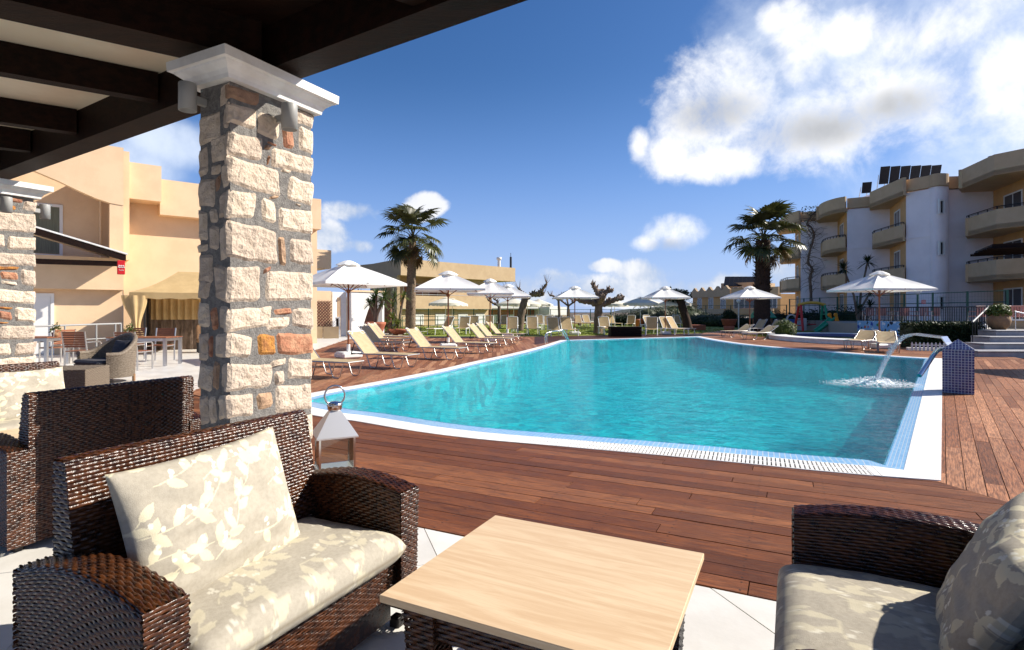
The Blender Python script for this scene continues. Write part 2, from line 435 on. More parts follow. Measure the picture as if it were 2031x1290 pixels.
# ---------------------------------------------------------------- mesh builder
class MB:
    def __init__(s):
        s.v, s.f, s.uv, s.sm = [], [], [], []
    def add(s, vs, fs, uvs=None, smooth=False, mx=None):
        o = len(s.v)
        s.v += [tuple(mx @ Vector(p)) for p in vs] if mx is not None else [tuple(p) for p in vs]
        for i, f in enumerate(fs):
            s.f.append([o + k for k in f])
            s.uv.append(uvs[i] if uvs else None)
            s.sm.append(smooth)
        return s
    def box(s, c, d, rz=0.0, mx=None, bev=0.0, taper=1.0):
        x, y, z = d[0] / 2, d[1] / 2, d[2] / 2
        m = Matrix.Translation(Vector(c)) @ Matrix.Rotation(rz, 4, 'Z')
        if mx is not None:
            m = mx @ m
        b = min(bev, x * .9, y * .9, z * .9)
        if b <= 0:
            vs = [(-x * (taper if k else 1), -y * (taper if k else 1), (z, -z)[k]) for k in (0, 1)]
            vs = []
            for zz, q in ((-z, taper), (z, 1)):
                vs += [(-x * q, -y * q, zz), (x * q, -y * q, zz), (x * q, y * q, zz), (-x * q, y * q, zz)]
            fs = [(3, 2, 1, 0), (4, 5, 6, 7), (0, 1, 5, 4), (1, 2, 6, 5), (2, 3, 7, 6), (3, 0, 4, 7)]
            uvs = [[(vs[i][0], vs[i][1]) for i in fs[0]], [(vs[i][0], vs[i][1]) for i in fs[1]],
                   [(vs[i][0], vs[i][2]) for i in fs[2]], [(vs[i][1], vs[i][2]) for i in fs[3]],
                   [(vs[i][0], vs[i][2]) for i in fs[4]], [(vs[i][1], vs[i][2]) for i in fs[5]]]
            return s.add(vs, fs, uvs, mx=m)
        vs, fs = [], []
        rings = [(-z, b), (-z + b, 0), (z - b, 0), (z, b)]
        for zz, i in rings:
            X, Y = x - i, y - i
            c_ = b if i == 0 else b * .5
            vs += [(-X + c_, -Y, zz), (X - c_, -Y, zz), (X, -Y + c_, zz), (X, Y - c_, zz), (X - c_, Y, zz), (-X + c_, Y, zz), (-X, Y - c_, zz), (-X, -Y + c_, zz)]
        for r in range(3):
            for k in range(8):
                fs.append((r * 8 + k, r * 8 + (k + 1) % 8, r * 8 + 8 + (k + 1) % 8, r * 8 + 8 + k))
        fs += [tuple(range(7, -1, -1)), tuple(range(24, 32))]
        return s.add(vs, fs, mx=m)
    def prism(s, poly, z0, z1, mx=None, top=True, bottom=True):
        n = len(poly)
        vs = [(p[0], p[1], z0) for p in poly] + [(p[0], p[1], z1) for p in poly]
        fs, uvs = [], []
        L = 0
        for i in range(n):
            j = (i + 1) % n
            l = math.hypot(poly[j][0] - poly[i][0], poly[j][1] - poly[i][1])
            fs.append((i, j, n + j, n + i))
            uvs.append([(L, z0), (L + l, z0), (L + l, z1), (L, z1)])
            L += l
        if top:
            fs.append(tuple(range(n, 2 * n)))
            uvs.append([(p[0], p[1]) for p in poly])
        if bottom:
            fs.append(tuple(range(n - 1, -1, -1)))
            uvs.append([(p[0], p[1]) for p in reversed(poly)])
        return s.add(vs, fs, uvs, mx=mx)
    def tube(s, pts, r, n=8, cap=True, mx=None, closed=False):
        pts = [Vector(p) for p in pts]
        m = len(pts)
        rs = r if isinstance(r, (list, tuple)) else [r] * m
        vs, fs = [], []
        prev = None
        for i, p in enumerate(pts):
            if closed:
                d = pts[(i + 1) % m] - pts[i - 1]
            else:
                d = pts[min(i + 1, m - 1)] - pts[max(i - 1, 0)]
            d.normalize()
            if prev is None:
                a = d.orthogonal().normalized()
            else:
                a = (prev - d * prev.dot(d))
                a = a.normalized() if a.length > 1e-6 else d.orthogonal().normalized()
            prev = a
            b = d.cross(a)
            for k in range(n):
                t = 2 * pi * k / n
                vs.append(p + (a * math.cos(t) + b * math.sin(t)) * rs[i])
        for i in range(m if closed else m - 1):
            for k in range(n):
                a0, a1 = i * n + k, i * n + (k + 1) % n
                j = (i + 1) % m
                fs.append((a0, a1, j * n + (k + 1) % n, j * n + k))
        s.add(vs, fs, smooth=True, mx=mx)
        if cap and not closed:
            s.add(vs[:n], [tuple(range(n - 1, -1, -1))], mx=mx)
            s.add(vs[-n:], [tuple(range(n))], mx=mx)
        return s
    def lathe(s, prof, n=20, c=(0, 0, 0), mx=None, smooth=True, a0=0.0):
        vs, fs = [], []
        for r, z in prof:
            for k in range(n):
                t = 2 * pi * k / n + a0
                vs.append((c[0] + r * math.cos(t), c[1] + r * math.sin(t), c[2] + z))
        for i in range(len(prof) - 1):
            for k in range(n):
                fs.append((i * n + k, i * n + (k + 1) % n, (i + 1) * n + (k + 1) % n, (i + 1) * n + k))
        return s.add(vs, fs, smooth=smooth, mx=mx)
    def grid(s, fn, nu, nv, smooth=True, mx=None, wrap=False):
        vs = [fn(i / nu, j / nv) for j in range(nv + 1) for i in range(nu + 1)]
        fs = [(j * (nu + 1) + i, j * (nu + 1) + i + 1, (j + 1) * (nu + 1) + i + 1, (j + 1) * (nu + 1) + i) for j in range(nv) for i in range(nu)]
        uvs = [[(i / nu, j / nv), ((i + 1) / nu, j / nv), ((i + 1) / nu, (j + 1) / nv), (i / nu, (j + 1) / nv)] for j in range(nv) for i in range(nu)]
        return s.add(vs, fs, uvs, smooth, mx)
    def quad(s, a, b, c, d, uv=None):
        return s.add([a, b, c, d], [(0, 1, 2, 3)], [uv] if uv else None)
    def mesh(s, name):
        me = bpy.data.meshes.new(name)
        me.from_pydata(s.v, [], s.f)
        if any(s.uv):
            ul = me.uv_layers.new(name='UVMap')
            flat = []
            for f, u in zip(s.f, s.uv):
                for k in range(len(f)):
                    flat += list(u[k]) if u else [0.0, 0.0]
            ul.data.foreach_set('uv', flat)
        me.polygons.foreach_set('use_smooth', s.sm)
        me.update()
        return me


def obj(name, mb, mat, parent=None, loc=None, rz=None, rot=None):
    me = mb if isinstance(mb, bpy.types.Mesh) else mb.mesh(name)
    if mat and not me.materials:
        me.materials.append(MATS[mat])
    o = bpy.data.objects.new(name, me)
    COL.objects.link(o)
    if parent:
        o.parent = parent
    if loc is not None:
        o.location = loc
    if rz is not None:
        o.rotation_euler = (0, 0, rz)
    if rot is not None:
        o.rotation_euler = rot
    return o


def tag(o, label, cat, group=None):
    o['label'] = label
    o['category'] = cat
    if group:
        o['group'] = group
    return o


def thing(name, label, cat, loc=(0, 0, 0), rz=0.0, group=None):
    o = bpy.data.objects.new(name, None)
    o.empty_display_size = .1
    COL.objects.link(o)
    o.location = loc
    o.rotation_euler = (0, 0, rz)
    return tag(o, label, cat, group)


def struct(name, mb, mat):
    o = obj(name, mb, mat)
    o['kind'] = 'structure'
    return o


def copy_tree(o, parent=None):
    c = o.copy()
    COL.objects.link(c)
    c.parent = parent
    for ch in o.children:
        copy_tree(ch, c)
    return c


def place(proto, first, loc, rz, label, group=None):
    o = proto if first else copy_tree(proto)
    o.location = loc
    o.rotation_euler = (0, 0, rz)
    o['label'] = label
    if group:
        o['group'] = group
    return o


def smoothline(pts, n=6, closed=False):
    out = []
    m = len(pts)
    for i in range(m if closed else m - 1):
        p0 = pts[(i - 1) % m] if closed or i > 0 else pts[0]
        p1, p2 = pts[i], pts[(i + 1) % m]
        p3 = pts[(i + 2) % m] if closed or i + 2 < m else pts[-1]
        for k in range(n):
            t = k / n
            out.append(tuple(.5 * ((2 * b) + (-a + c_) * t + (2 * a - 5 * b + 4 * c_ - d) * t * t + (-a + 3 * b - 3 * c_ + d) * t ** 3)
                             for a, b, c_, d in zip(p0, p1, p2, p3)))
    if not closed:
        out.append(tuple(pts[-1]))
    return out


def clip(poly, a, b, c):
    """keep the side a*x+b*y<=c"""
    out = []
    n = len(poly)
    for i in range(n):
        p, q = poly[i], poly[(i + 1) % n]
        dp, dq = a * p[0] + b * p[1] - c, a * q[0] + b * q[1] - c
        if dp <= 0:
            out.append(p)
        if dp * dq < 0:
            t = dp / (dp - dq)
            out.append((p[0] + (q[0] - p[0]) * t, p[1] + (q[1] - p[1]) * t))
    return out


def area(poly):
    return .5 * sum(poly[i][0] * poly[(i + 1) % len(poly)][1] - poly[(i + 1) % len(poly)][0] * poly[i][1] for i in range(len(poly)))


def inside(pt, poly):
    x, y = pt
    r = False
    n = len(poly)
    for i in range(n):
        (x1, y1), (x2, y2) = poly[i], poly[(i + 1) % n]
        if (y1 > y) != (y2 > y) and x < (x2 - x1) * (y - y1) / (y2 - y1) + x1:
            r = not r
    return r


def seen_weight(x, y):
    if y < .6:
        return 0
    px, py = CX + x / y * FPX, HY + EYE / y * FPX
    if px < -150 or px > 2180 or py > 1450:
        return 0.001 / (1 + math.hypot(x, y))
    return 1 / math.hypot(x, y)


def lay_planks(parent, name, region, ang, width, mat, lens=(1.6, 3.2), gap=.006, thick=.022, z=0.0, limit=290):
    """cut a region of ground into boards; the nearest ones are objects, the rest one piece"""
    ca, sa = math.cos(ang), math.sin(ang)
    loc = [(p[0] * ca + p[1] * sa, -p[0] * sa + p[1] * ca) for p in region]
    if area(loc) < 0:
        loc.reverse()
    y0, y1 = min(p[1] for p in loc), max(p[1] for p in loc)
    x0, x1 = min(p[0] for p in loc), max(p[0] for p in loc)
    items = []
    k = 0
    y = y0
    while y < y1:
        strip = clip(clip(loc, 0, -1, -(y + gap / 2)), 0, 1, y + width - gap / 2)
        y += width
        if len(strip) < 3:
            continue
        sx0, sx1 = min(p[0] for p in strip), max(p[0] for p in strip)
        x = x0 - RND.uniform(0, lens[1])
        while x < sx1:
            l = RND.uniform(*lens)
            if x + l > sx0:
                q = clip(clip(strip, -1, 0, -(x + gap / 2)), 1, 0, x + l - gap / 2)
                if len(q) >= 3 and abs(area(q)) > .002:
                    cx_, cy_ = sum(p[0] for p in q) / len(q), sum(p[1] for p in q) / len(q)
                    items.append((seen_weight(cx_ * ca - cy_ * sa, cx_ * sa + cy_ * ca), q, cx_, cy_, RND.random(), RND.uniform(-.0015, .0015), y - width / 2))
            x += l
    items.sort(key=lambda i: -i[0])
    groups = [[i] for i in items[:limit]] + ([items[limit:]] if len(items) > limit else [])
    for gi, g in enumerate(groups):
        single = gi < limit
        vs, fs, uv, rn, ub = [], [], [], [], []
        ox, oy = (g[0][2], g[0][3]) if single else (0.0, 0.0)
        for _, q, cx_, cy_, r, dz, ym in g:
            n, o = len(q), len(vs)
            off = (r * 37.0, r * 91.0)
            vs += [(p[0] - ox, p[1] - oy, dz) for p in q] + [(p[0] - ox, p[1] - oy, dz - thick) for p in q]
            fs.append([o + i for i in range(n)])
            uv += [(p[0] + off[0], p[1] + off[1]) for p in q]
            ub += [(p[0], p[1] - ym) for p in q]
            for i in range(n):
                j = (i + 1) % n
                fs.append([o + i, o + n + i, o + n + j, o + j])
                uv += [(q[i][0] + off[0], q[i][1] + off[1])] * 2 + [(q[j][0] + off[0], q[j][1] + off[1])] * 2
                ub += [(q[i][0], q[i][1] - ym)] * 2 + [(q[j][0], q[j][1] - ym)] * 2
            rn += [r] * (2 * n)
        me = bpy.data.meshes.new(name)
        me.from_pydata(vs, [], fs)
        me.uv_layers.new(name='UVMap').data.foreach_set('uv', [c_ for t in uv for c_ in t])
        me.uv_layers.new(name='board').data.foreach_set('uv', [c_ for t in ub for c_ in t])
        me.attributes.new('rnd', 'FLOAT', 'POINT').data.foreach_set('value', rn)
        me.materials.append(MATS[mat])
        o = bpy.data.objects.new(name, me)
        COL.objects.link(o)
        o.location = (ox * ca - oy * sa, ox * sa + oy * ca, z)
        o.rotation_euler = (0, 0, ang)
        o.parent = parent
        if not single:
            o['kind'] = 'stuff'


def ico(r, sub=2):
    bm = bmesh.new()
    bmesh.ops.create_icosphere(bm, subdivisions=sub, radius=r)
    vs = [v.co.copy() for v in bm.verts]
    fs = [tuple(v.index for v in f.verts) for f in bm.faces]
    bm.free()
    return vs, fs
# ---------------------------------------------------------------- pool outline (outer edge of the white rim), clockwise from the left tip
rim_px = [(530, 803), (622, 824.5), (700, 835), (823, 856), (942, 871), (1100, 885), (1273, 900.5), (1422, 914.5), (1600, 932.5), (1750, 946)]
front = [G(*p).xy for p in rim_px]
c_near, c_far = G(1866.5, 954.6).xy, G(1869.5, 711.8).xy
right_far = [G(*p).xy for p in [(1753, 705), (1600, 693.2), (1497, 684.4), (1436, 676.3)]]
far_l, far_r = G(1112, 675.2).xy, G(1388, 667.6).xy
left = [G(*p).xy for p in [(1096, 680), (1079, 685.5), (1040, 696), (992, 707), (930, 720), (868, 734.5), (739, 759.5), (620, 780)]]
fs_ = smoothline(front, 3)
OUT = [tuple(p) for p in fs_] + [tuple(c_near), tuple(c_near.lerp(c_far, .5)), tuple(c_far)] + \
      [tuple(p) for p in smoothline([c_far] + right_far + [far_r], 3)[1:]] + [tuple(far_r.lerp(far_l, .33)), tuple(far_r.lerp(far_l, .66))] + \
      [tuple(p) for p in smoothline([far_l] + left + [front[0]], 3)[:-1]]
if area(OUT) < 0:
    OUT.reverse()


def inset(poly, d):
    out = []
    n = len(poly)
    for i in range(n):
        p, a, b = Vector(poly[i]), Vector(poly[i - 1]), Vector(poly[(i + 1) % n])
        n1_, n2_ = (p - a).normalized(), (b - p).normalized()
        n1_, n2_ = Vector((-n1_.y, n1_.x)), Vector((-n2_.y, n2_.x))
        m = (n1_ + n2_)
        m = m / max(.35, m.dot(n1_)) if m.length > 1e-6 else n1_
        dd = d(poly[i], i) if callable(d) else d
        out.append(tuple(p + m * dd))
    return out


fset = set(tuple(p) for p in fs_)
IN1 = inset(OUT, lambda p, i: .33 if tuple(p) in fset else .26)
IN2 = inset(IN1, lambda p, i: .29 if tuple(OUT[i]) in fset else .16)
IN3 = inset(IN2, .03)
WL = -.0045
n_ = len(OUT)


def ring(mb, A, za, B, zb, w=1.0, smooth=False):
    L = 0
    for i in range(n_):
        j = (i + 1) % n_
        l = math.hypot(A[j][0] - A[i][0], A[j][1] - A[i][1])
        mb.quad((*A[i], za), (*A[j], za), (*B[j], zb), (*B[i], zb), [(L, 0), (L + l, 0), (L + l, w), (L, w)])
        L += l


# ground sheet, with the pool left open
bm = bmesh.new()
big = [(-4000, -300), (4000, -300), (4000, 700), (-4000, 700)]
hole = inset(OUT, -.02)
es = []
for loop in (big, hole):
    vv = [bm.verts.new((x, y, -.07)) for x, y in loop]
    es += [bm.edges.new((vv[i], vv[(i + 1) % len(vv)])) for i in range(len(vv))]
bmesh.ops.triangle_fill(bm, use_beauty=True, edges=es)
gm = bpy.data.meshes.new('ground')
bm.to_mesh(gm)
bm.free()
gm.materials.append(MATS['soil'])
go = bpy.data.objects.new('ground', gm)
COL.objects.link(go)
go['kind'] = 'structure'
sea = MB()
sea.quad((-9000, 690, -6), (9000, 690, -6), (9000, 8500, -6), (-9000, 8500, -6))
struct('sea', sea, 'sea')

# pool shell, coping, mosaic lip, water
pl = MB()
ring(pl, IN2, -.0075, IN3, -.07)
ring(pl, IN3, -.07, IN3, -1.15)
pl.add([(*p, -1.15) for p in IN3], [list(range(n_))])
struct('pool_basin', pl, 'pool_lining')
lip = MB()
ring(lip, IN1, .003, IN2, -.0055, .25)
struct('pool_lip', lip, 'mosaic_blue')
wt = MB()
mid = inset(IN1, lambda p, i: .265 if tuple(OUT[i]) in fset else .146)
wt.add([(*p, WL) for p in mid], [list(range(n_))])
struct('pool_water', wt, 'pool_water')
# coping: plain slabs on three sides, a bar grating along the front
nf = len(fs_)
i0 = OUT.index(tuple(fs_[0]))
order = [(i0 + k) % n_ for k in range(n_)] if OUT[(i0 + 1) % n_] == tuple(fs_[1]) else [(i0 - k) % n_ for k in range(n_)]
fr_idx = order[:nf]
rest = order[nf - 1:] + [order[0]]
cop = struct('pool_coping', MB().box((0, 0, -5), (.1, .1, .1)), 'coping_white')
acc = 0.0
slab = []


def coping_piece(a, b, ta, tb, parent, name, z0, z1, gap=.004):
    oa, ob, ia, ib = Vector(OUT[a]), Vector(OUT[b]), Vector(IN1[a]), Vector(IN1[b])
    e = gap / max(.01, (ob - oa).length)
    p = [oa.lerp(ob, ta + e), oa.lerp(ob, tb - e), ia.lerp(ib, tb - e), ia.lerp(ib, ta + e)]
    if area([tuple(q) for q in p]) < 0:
        p.reverse()
    return obj(name, MB().prism([tuple(q) for q in p], z0, z1), 'coping_white', parent)


old = cop.data
base_ring = MB()
ring(base_ring, OUT, -.02, IN1, -.02)
ring(base_ring, OUT, -.07, OUT, -.02)
cop.data = base_ring.mesh('pool_coping')
cop.data.materials.append(MATS['gutter_dark'])
bpy.data.meshes.remove(old)
for q in range(len(rest) - 1):
    a, b = rest[q], rest[q + 1]
    L = (Vector(OUT[a]) - Vector(OUT[b])).length
    k = max(1, round(L / 1.0))
    for m in range(k):
        coping_piece(a, b, m / k, (m + 1) / k, cop, 'coping_slab', -.03, .008)
gr = MB()
gb = MB()
for q in range(nf - 1):
    a, b = fr_idx[q], fr_idx[q + 1]
    oa, ob, ia, ib = Vector(OUT[a]), Vector(OUT[b]), Vector(IN1[a]), Vector(IN1[b])
    L = (ob - oa).length
    last = q == nf - 2
    k = int(L / .034)
    for m in range(k):
        t0, t1 = (m + .0) / k, (m + .64) / k
        if last and m > k * .55:
            continue
        for s0, s1 in ((.05, .47), (.53, .97)):
            p = [oa.lerp(ob, t0), oa.lerp(ob, t1), ia.lerp(ib, t1), ia.lerp(ib, t0)]
            p = [p[0].lerp(p[3], s0), p[1].lerp(p[2], s0), p[1].lerp(p[2], s1), p[0].lerp(p[3], s1)]
            if area([tuple(x) for x in p]) < 0:
                p.reverse()
            gr.prism([tuple(x) for x in p], -.015, .006, bottom=False)
    for s0, s1 in ((0, .05), (.47, .53), (.97, 1)):
        p = [oa.lerp(ia, s0), ob.lerp(ib, s0), ob.lerp(ib, s1), oa.lerp(ia, s1)]
        if area([tuple(x) for x in p]) < 0:
            p.reverse()
        gb.prism([tuple(x) for x in p], -.015, .005, bottom=False)
    if last:
        coping_piece(a, b, .56, .999, cop, 'coping_slab', -.03, .008)
gv = obj('grating_bar', gr, 'coping_white', cop)
gv['kind'] = 'stuff'
obj('grating_frame', gb, 'coping_white', cop)

# ---------------------------------------------------------------- decks
T_EDGE = 3.01
q_near = Vector(c_near)
q_near = q_near + Vector((-.045, .035))
seam = Vector((.25, -.97)).normalized()
s_end = q_near + seam * ((T_EDGE - (q_near.x * T.x + q_near.y * T.y)) / (seam.x * T.x + seam.y * T.y))
OUTM = inset(OUT, .05)
fmid = [Vector(OUTM[i]) for i in fr_idx]
lefttip = fmid[0]


def deck_base(name, region):
    r = [tuple(p) for p in region]
    if area(r) < 0:
        r.reverse()
    return struct(name, MB().prism(r, -.068, -.028), 'wicker_dark')


regA = [tuple(ut(-15, T_EDGE).xy), tuple(s_end), tuple(q_near)] + [tuple(p) for p in reversed(fmid)] + [tuple(ut(-15, 6.05).xy)]
dA = deck_base('front_deck', regA)
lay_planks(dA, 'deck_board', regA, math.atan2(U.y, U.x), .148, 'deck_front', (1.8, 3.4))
vdir = (Vector(c_far) - Vector(c_near)).normalized()
vn = Vector((vdir.y, -vdir.x))
rb0 = Vector(c_near) - vn * .05
rb1 = Vector(c_far) - vn * .05 + vdir * 1.0
regB = [tuple(q_near), tuple(s_end), tuple(s_end + vn * 6), tuple(rb1 + vn * 6.5), tuple(rb1)]
dB = deck_base('right_deck', regB)
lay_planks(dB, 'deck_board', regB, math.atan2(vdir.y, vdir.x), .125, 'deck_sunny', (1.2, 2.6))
# beyond the pool on the right, up to the paddling pool
frl = [Vector(OUTM[i]) for i in order if OUT[i] in set(tuple(p) for p in smoothline([c_far] + right_far + [far_r], 3))]
frl = [Vector(p) for p in frl]
if (frl[0] - Vector(c_far)).length > (frl[-1] - Vector(c_far)).length:
    frl.reverse()
regC = [tuple(rb1 - vdir * .98)] + [tuple(p) for p in frl] + [tuple(G(1395, 661).xy), tuple(G(1440, 655).xy), tuple(G(1530, 655.5).xy), (17.2, 27.0), (17.2, 21.0), tuple(rb1 + vn * 2)]
dC = deck_base('far_deck', regC)
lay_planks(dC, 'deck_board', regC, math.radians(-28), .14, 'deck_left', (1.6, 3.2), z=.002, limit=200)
# strip beyond the far end
fm_l, fm_r = Vector(far_l) + Vector((-.02, -.06)), Vector(far_r) + Vector((0, -.06))
regE = [tuple(fm_l), tuple(fm_r), tuple(G(1395, 661).xy), tuple(G(1300, 663.5).xy), tuple(G(1110, 667).xy), tuple(G(1040, 668).xy), tuple(G(1030, 690).xy)]
regE = [tuple(fm_l), tuple(fm_r), tuple(G(1395, 661).xy), tuple(G(1250, 664).xy), tuple(G(1060, 668).xy), tuple(G(1060, 684).xy)]
dE = deck_base('end_deck', regE)
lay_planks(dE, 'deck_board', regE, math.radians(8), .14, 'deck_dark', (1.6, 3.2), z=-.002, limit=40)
# left deck with the sun loungers
lm = [Vector(OUTM[i]) for i in order]
li = [i for i in range(len(order)) if i >= order.index(OUT.index(tuple(smoothline([far_l] + left + [front[0]], 3)[0])))]
ll = [Vector(OUTM[order[i]]) for i in li]
if ll[0].y < ll[-1].y:
    ll.reverse()
tip6 = ut(-7.2, 6.06).xy
tileline = [G(385, 775).xy, G(622, 696).xy, G(690, 673).xy, G(760, 667).xy, G(860, 667.5).xy, G(1060, 668).xy]
regD = [tuple(p) for p in ll] + [tuple(lefttip), tuple(ut(-7.6, 6.06).xy), tuple(ut(-15, 6.06).xy), (-12.5, 10.0)] + [tuple(p) for p in tileline] + [tuple(G(1060, 684).xy)]
dD = deck_base('left_deck', regD)
lay_planks(dD, 'deck_board', regD, math.radians(92), .14, 'deck_left', (1.2, 2.8), limit=290)

# ---------------------------------------------------------------- tiled floors
def lay_tiles(parent, region, ang, size, gap=.005, z=0.0, limit=290, thick=.012):
    ca, sa = math.cos(ang), math.sin(ang)
    loc = [(p[0] * ca + p[1] * sa, -p[0] * sa + p[1] * ca) for p in region]
    if area(loc) < 0:
        loc.reverse()
    xs, ys = [p[0] for p in loc], [p[1] for p in loc]
    items = []
    for i in range(math.floor(min(xs) / size), math.ceil(max(xs) / size)):
        for j in range(math.floor(min(ys) / size), math.ceil(max(ys) / size)):
            q = clip(clip(clip(clip(loc, -1, 0, -(i * size + gap / 2)), 1, 0, (i + 1) * size - gap / 2), 0, -1, -(j * size + gap / 2)), 0, 1, (j + 1) * size - gap / 2)
            if len(q) < 3 or abs(area(q)) < .003:
                continue
            cx_, cy_ = sum(p[0] for p in q) / len(q), sum(p[1] for p in q) / len(q)
            items.append((seen_weight(cx_ * ca - cy_ * sa, cx_ * sa + cy_ * ca), q, cx_, cy_))
    items.sort(key=lambda i: -i[0])
    restm = MB()
    for k, (w, q, cx_, cy_) in enumerate(items):
        if k < limit:
            o = obj('tile', MB().prism([(p[0] - cx_, p[1] - cy_) for p in q], -thick, RND.uniform(-.0007, .0007), bottom=False), 'tile_white', parent)
            o.location = (cx_ * ca - cy_ * sa, cx_ * sa + cy_ * ca, z)
            o.rotation_euler = (0, 0, ang)
        else:
            restm.prism(q, -thick, RND.uniform(-.0007, .0007), bottom=False)
    if restm.v:
        o = obj('tile', restm, 'tile_white', parent)
        o.location = (0, 0, z)
        o.rotation_euler = (0, 0, ang)
        o['kind'] = 'stuff'


regT = [tuple(ut(u_, t_).xy) for u_, t_ in ((-16, -5.5), (6, -5.5), (6, 2.995), (-16, 2.995))]
tf = struct('terrace_floor', MB().prism(regT, -.3, -.006), 'grout')
lay_tiles(tf, regT, math.radians(-26.4 + 45), .62)
regL = [(-12.52, 10.0)] + [tuple(ut(-15.05, 6.07).xy), (-26, 12), (-26, 30), (-6, 40)] + [tuple(p + Vector((-.04, 0))) for p in (G(760, 667).xy, G(690, 673).xy, G(622, 696).xy, G(385, 775).xy)]
lf = struct('side_terrace_floor', MB().prism(regL if area(regL) > 0 else list(reversed(regL)), -.3, -.010), 'grout')
lay_tiles(lf, regL, math.radians(-32), .6, limit=120, z=-.004)

# lawn behind the pool
lw = MB()
regG = [tuple(G(1030, 668.3).xy), tuple(G(1110, 667.2).xy), tuple(G(1300, 663.7).xy), tuple(G(1397, 660.8).xy), tuple(G(1440, 654.8).xy), (26, 40), (30, 75), (-25, 75), (-12, 43), tuple(G(860, 667.8).xy)]
lw.prism([(x, y) for x, y in regG], -.06, -.02)
struct('lawn', lw, 'lawn')
lw2 = MB()
lw2.prism([(13.2, 29.0), (27, 31.2), (27, 39.5), (16, 39.5)], -.06, -.012)
struct('play_lawn', lw2, 'lawn')
tu = MB()
for k in range(5200):
    if k % 4 == 3:
        x, y = RND.uniform(13.5, 20), RND.uniform(29, 34)
    else:
        x, y = RND.uniform(-12, 17), 34 + 24 * RND.random() ** 1.6
    if not inside((x, y), regG) and k % 4 != 3:
        continue
    for b_ in range(5):
        a_, h_ = RND.uniform(0, 2 * pi), RND.uniform(.03, .075)
        bx_, by_ = x + RND.uniform(-.1, .1), y + RND.uniform(-.1, .1)
        w_ = .012
        tu.add([(bx_ - w_, by_, -.02), (bx_ + w_, by_, -.02), (bx_ + math.cos(a_) * .03, by_ + math.sin(a_) * .03, h_)], [(0, 1, 2)])
g_ = obj('grass', tu, 'grass_blade')
g_['kind'] = 'stuff'

# upper terrace on the right, with its steps
TZ = .74
up = MB()
up.prism([(19.62, 33.2), (19.62, 31.6), (20.3, 26.7), (20.2, 23.5), (18.7, 22.0), (16.9, 20.2), (24, 20.2), (40, 26), (40, 70), (22, 70), (22, 40)], -.06, TZ)
struct('upper_terrace', up, 'grout')
stp = []
for i, yz in enumerate((17.3, 18.05, 18.8, 19.5)):
    m_ = MB()
    z1 = .185 * (i + 1)
    x_l = (1940 + i * 12 - CX) / FPX * yz
    m_.box((x_l + 4.0, yz + .375 + .02, z1 / 2 - .03 - .015), (8.0, .75 + .04, z1 - .03 + .06 - .03))
    m_.box((x_l + 3.99, yz + .36, z1 - .015), (8.06, .80, .03), bev=.006)
    stp.append(m_)
stairs = struct('terrace_steps', stp[0], 'marble_step')
for m_ in stp[1:]:
    obj('step', m_, 'marble_step', stairs)

# hills across the bay
def hill(pxs, dist, depth, name):
    mb = MB()
    pts = [P(px, py, dist) for px, py in pxs]
    pts = [tuple(p) for p in smoothline([tuple(p) for p in pts], 5)]
    nn_ = len(pts)
    def fn(u_, v_):
        i = min(int(u_ * (nn_ - 1) + .5), nn_ - 1)
        x, y, z = pts[i]
        k = math.sin(v_ * pi)
        return (x, y - depth * (1 - 2 * v_) * .5, -8 + (z + 8) * k + (mnoise.noise(Vector((x * .02, v_ * 3, dist))) * 4 * k if 0 < v_ < 1 and v_ != .5 else 0))
    mb.grid(fn, nn_ - 1, 8)
    struct(name, mb, 'hill_hazed')


hill([(560, 628), (900, 622), (1080, 625), (1180, 623), (1215, 622), (1250, 616), (1290, 610), (1330, 606), (1400, 600), (1600, 596), (1900, 604), (2300, 615)], 620, 200, 'hills')
# ---------------------------------------------------------------- stone pillars
def ray(px, py):
    return Vector(((px - CX) / FPX, 1.0, (HY - py) / FPX))


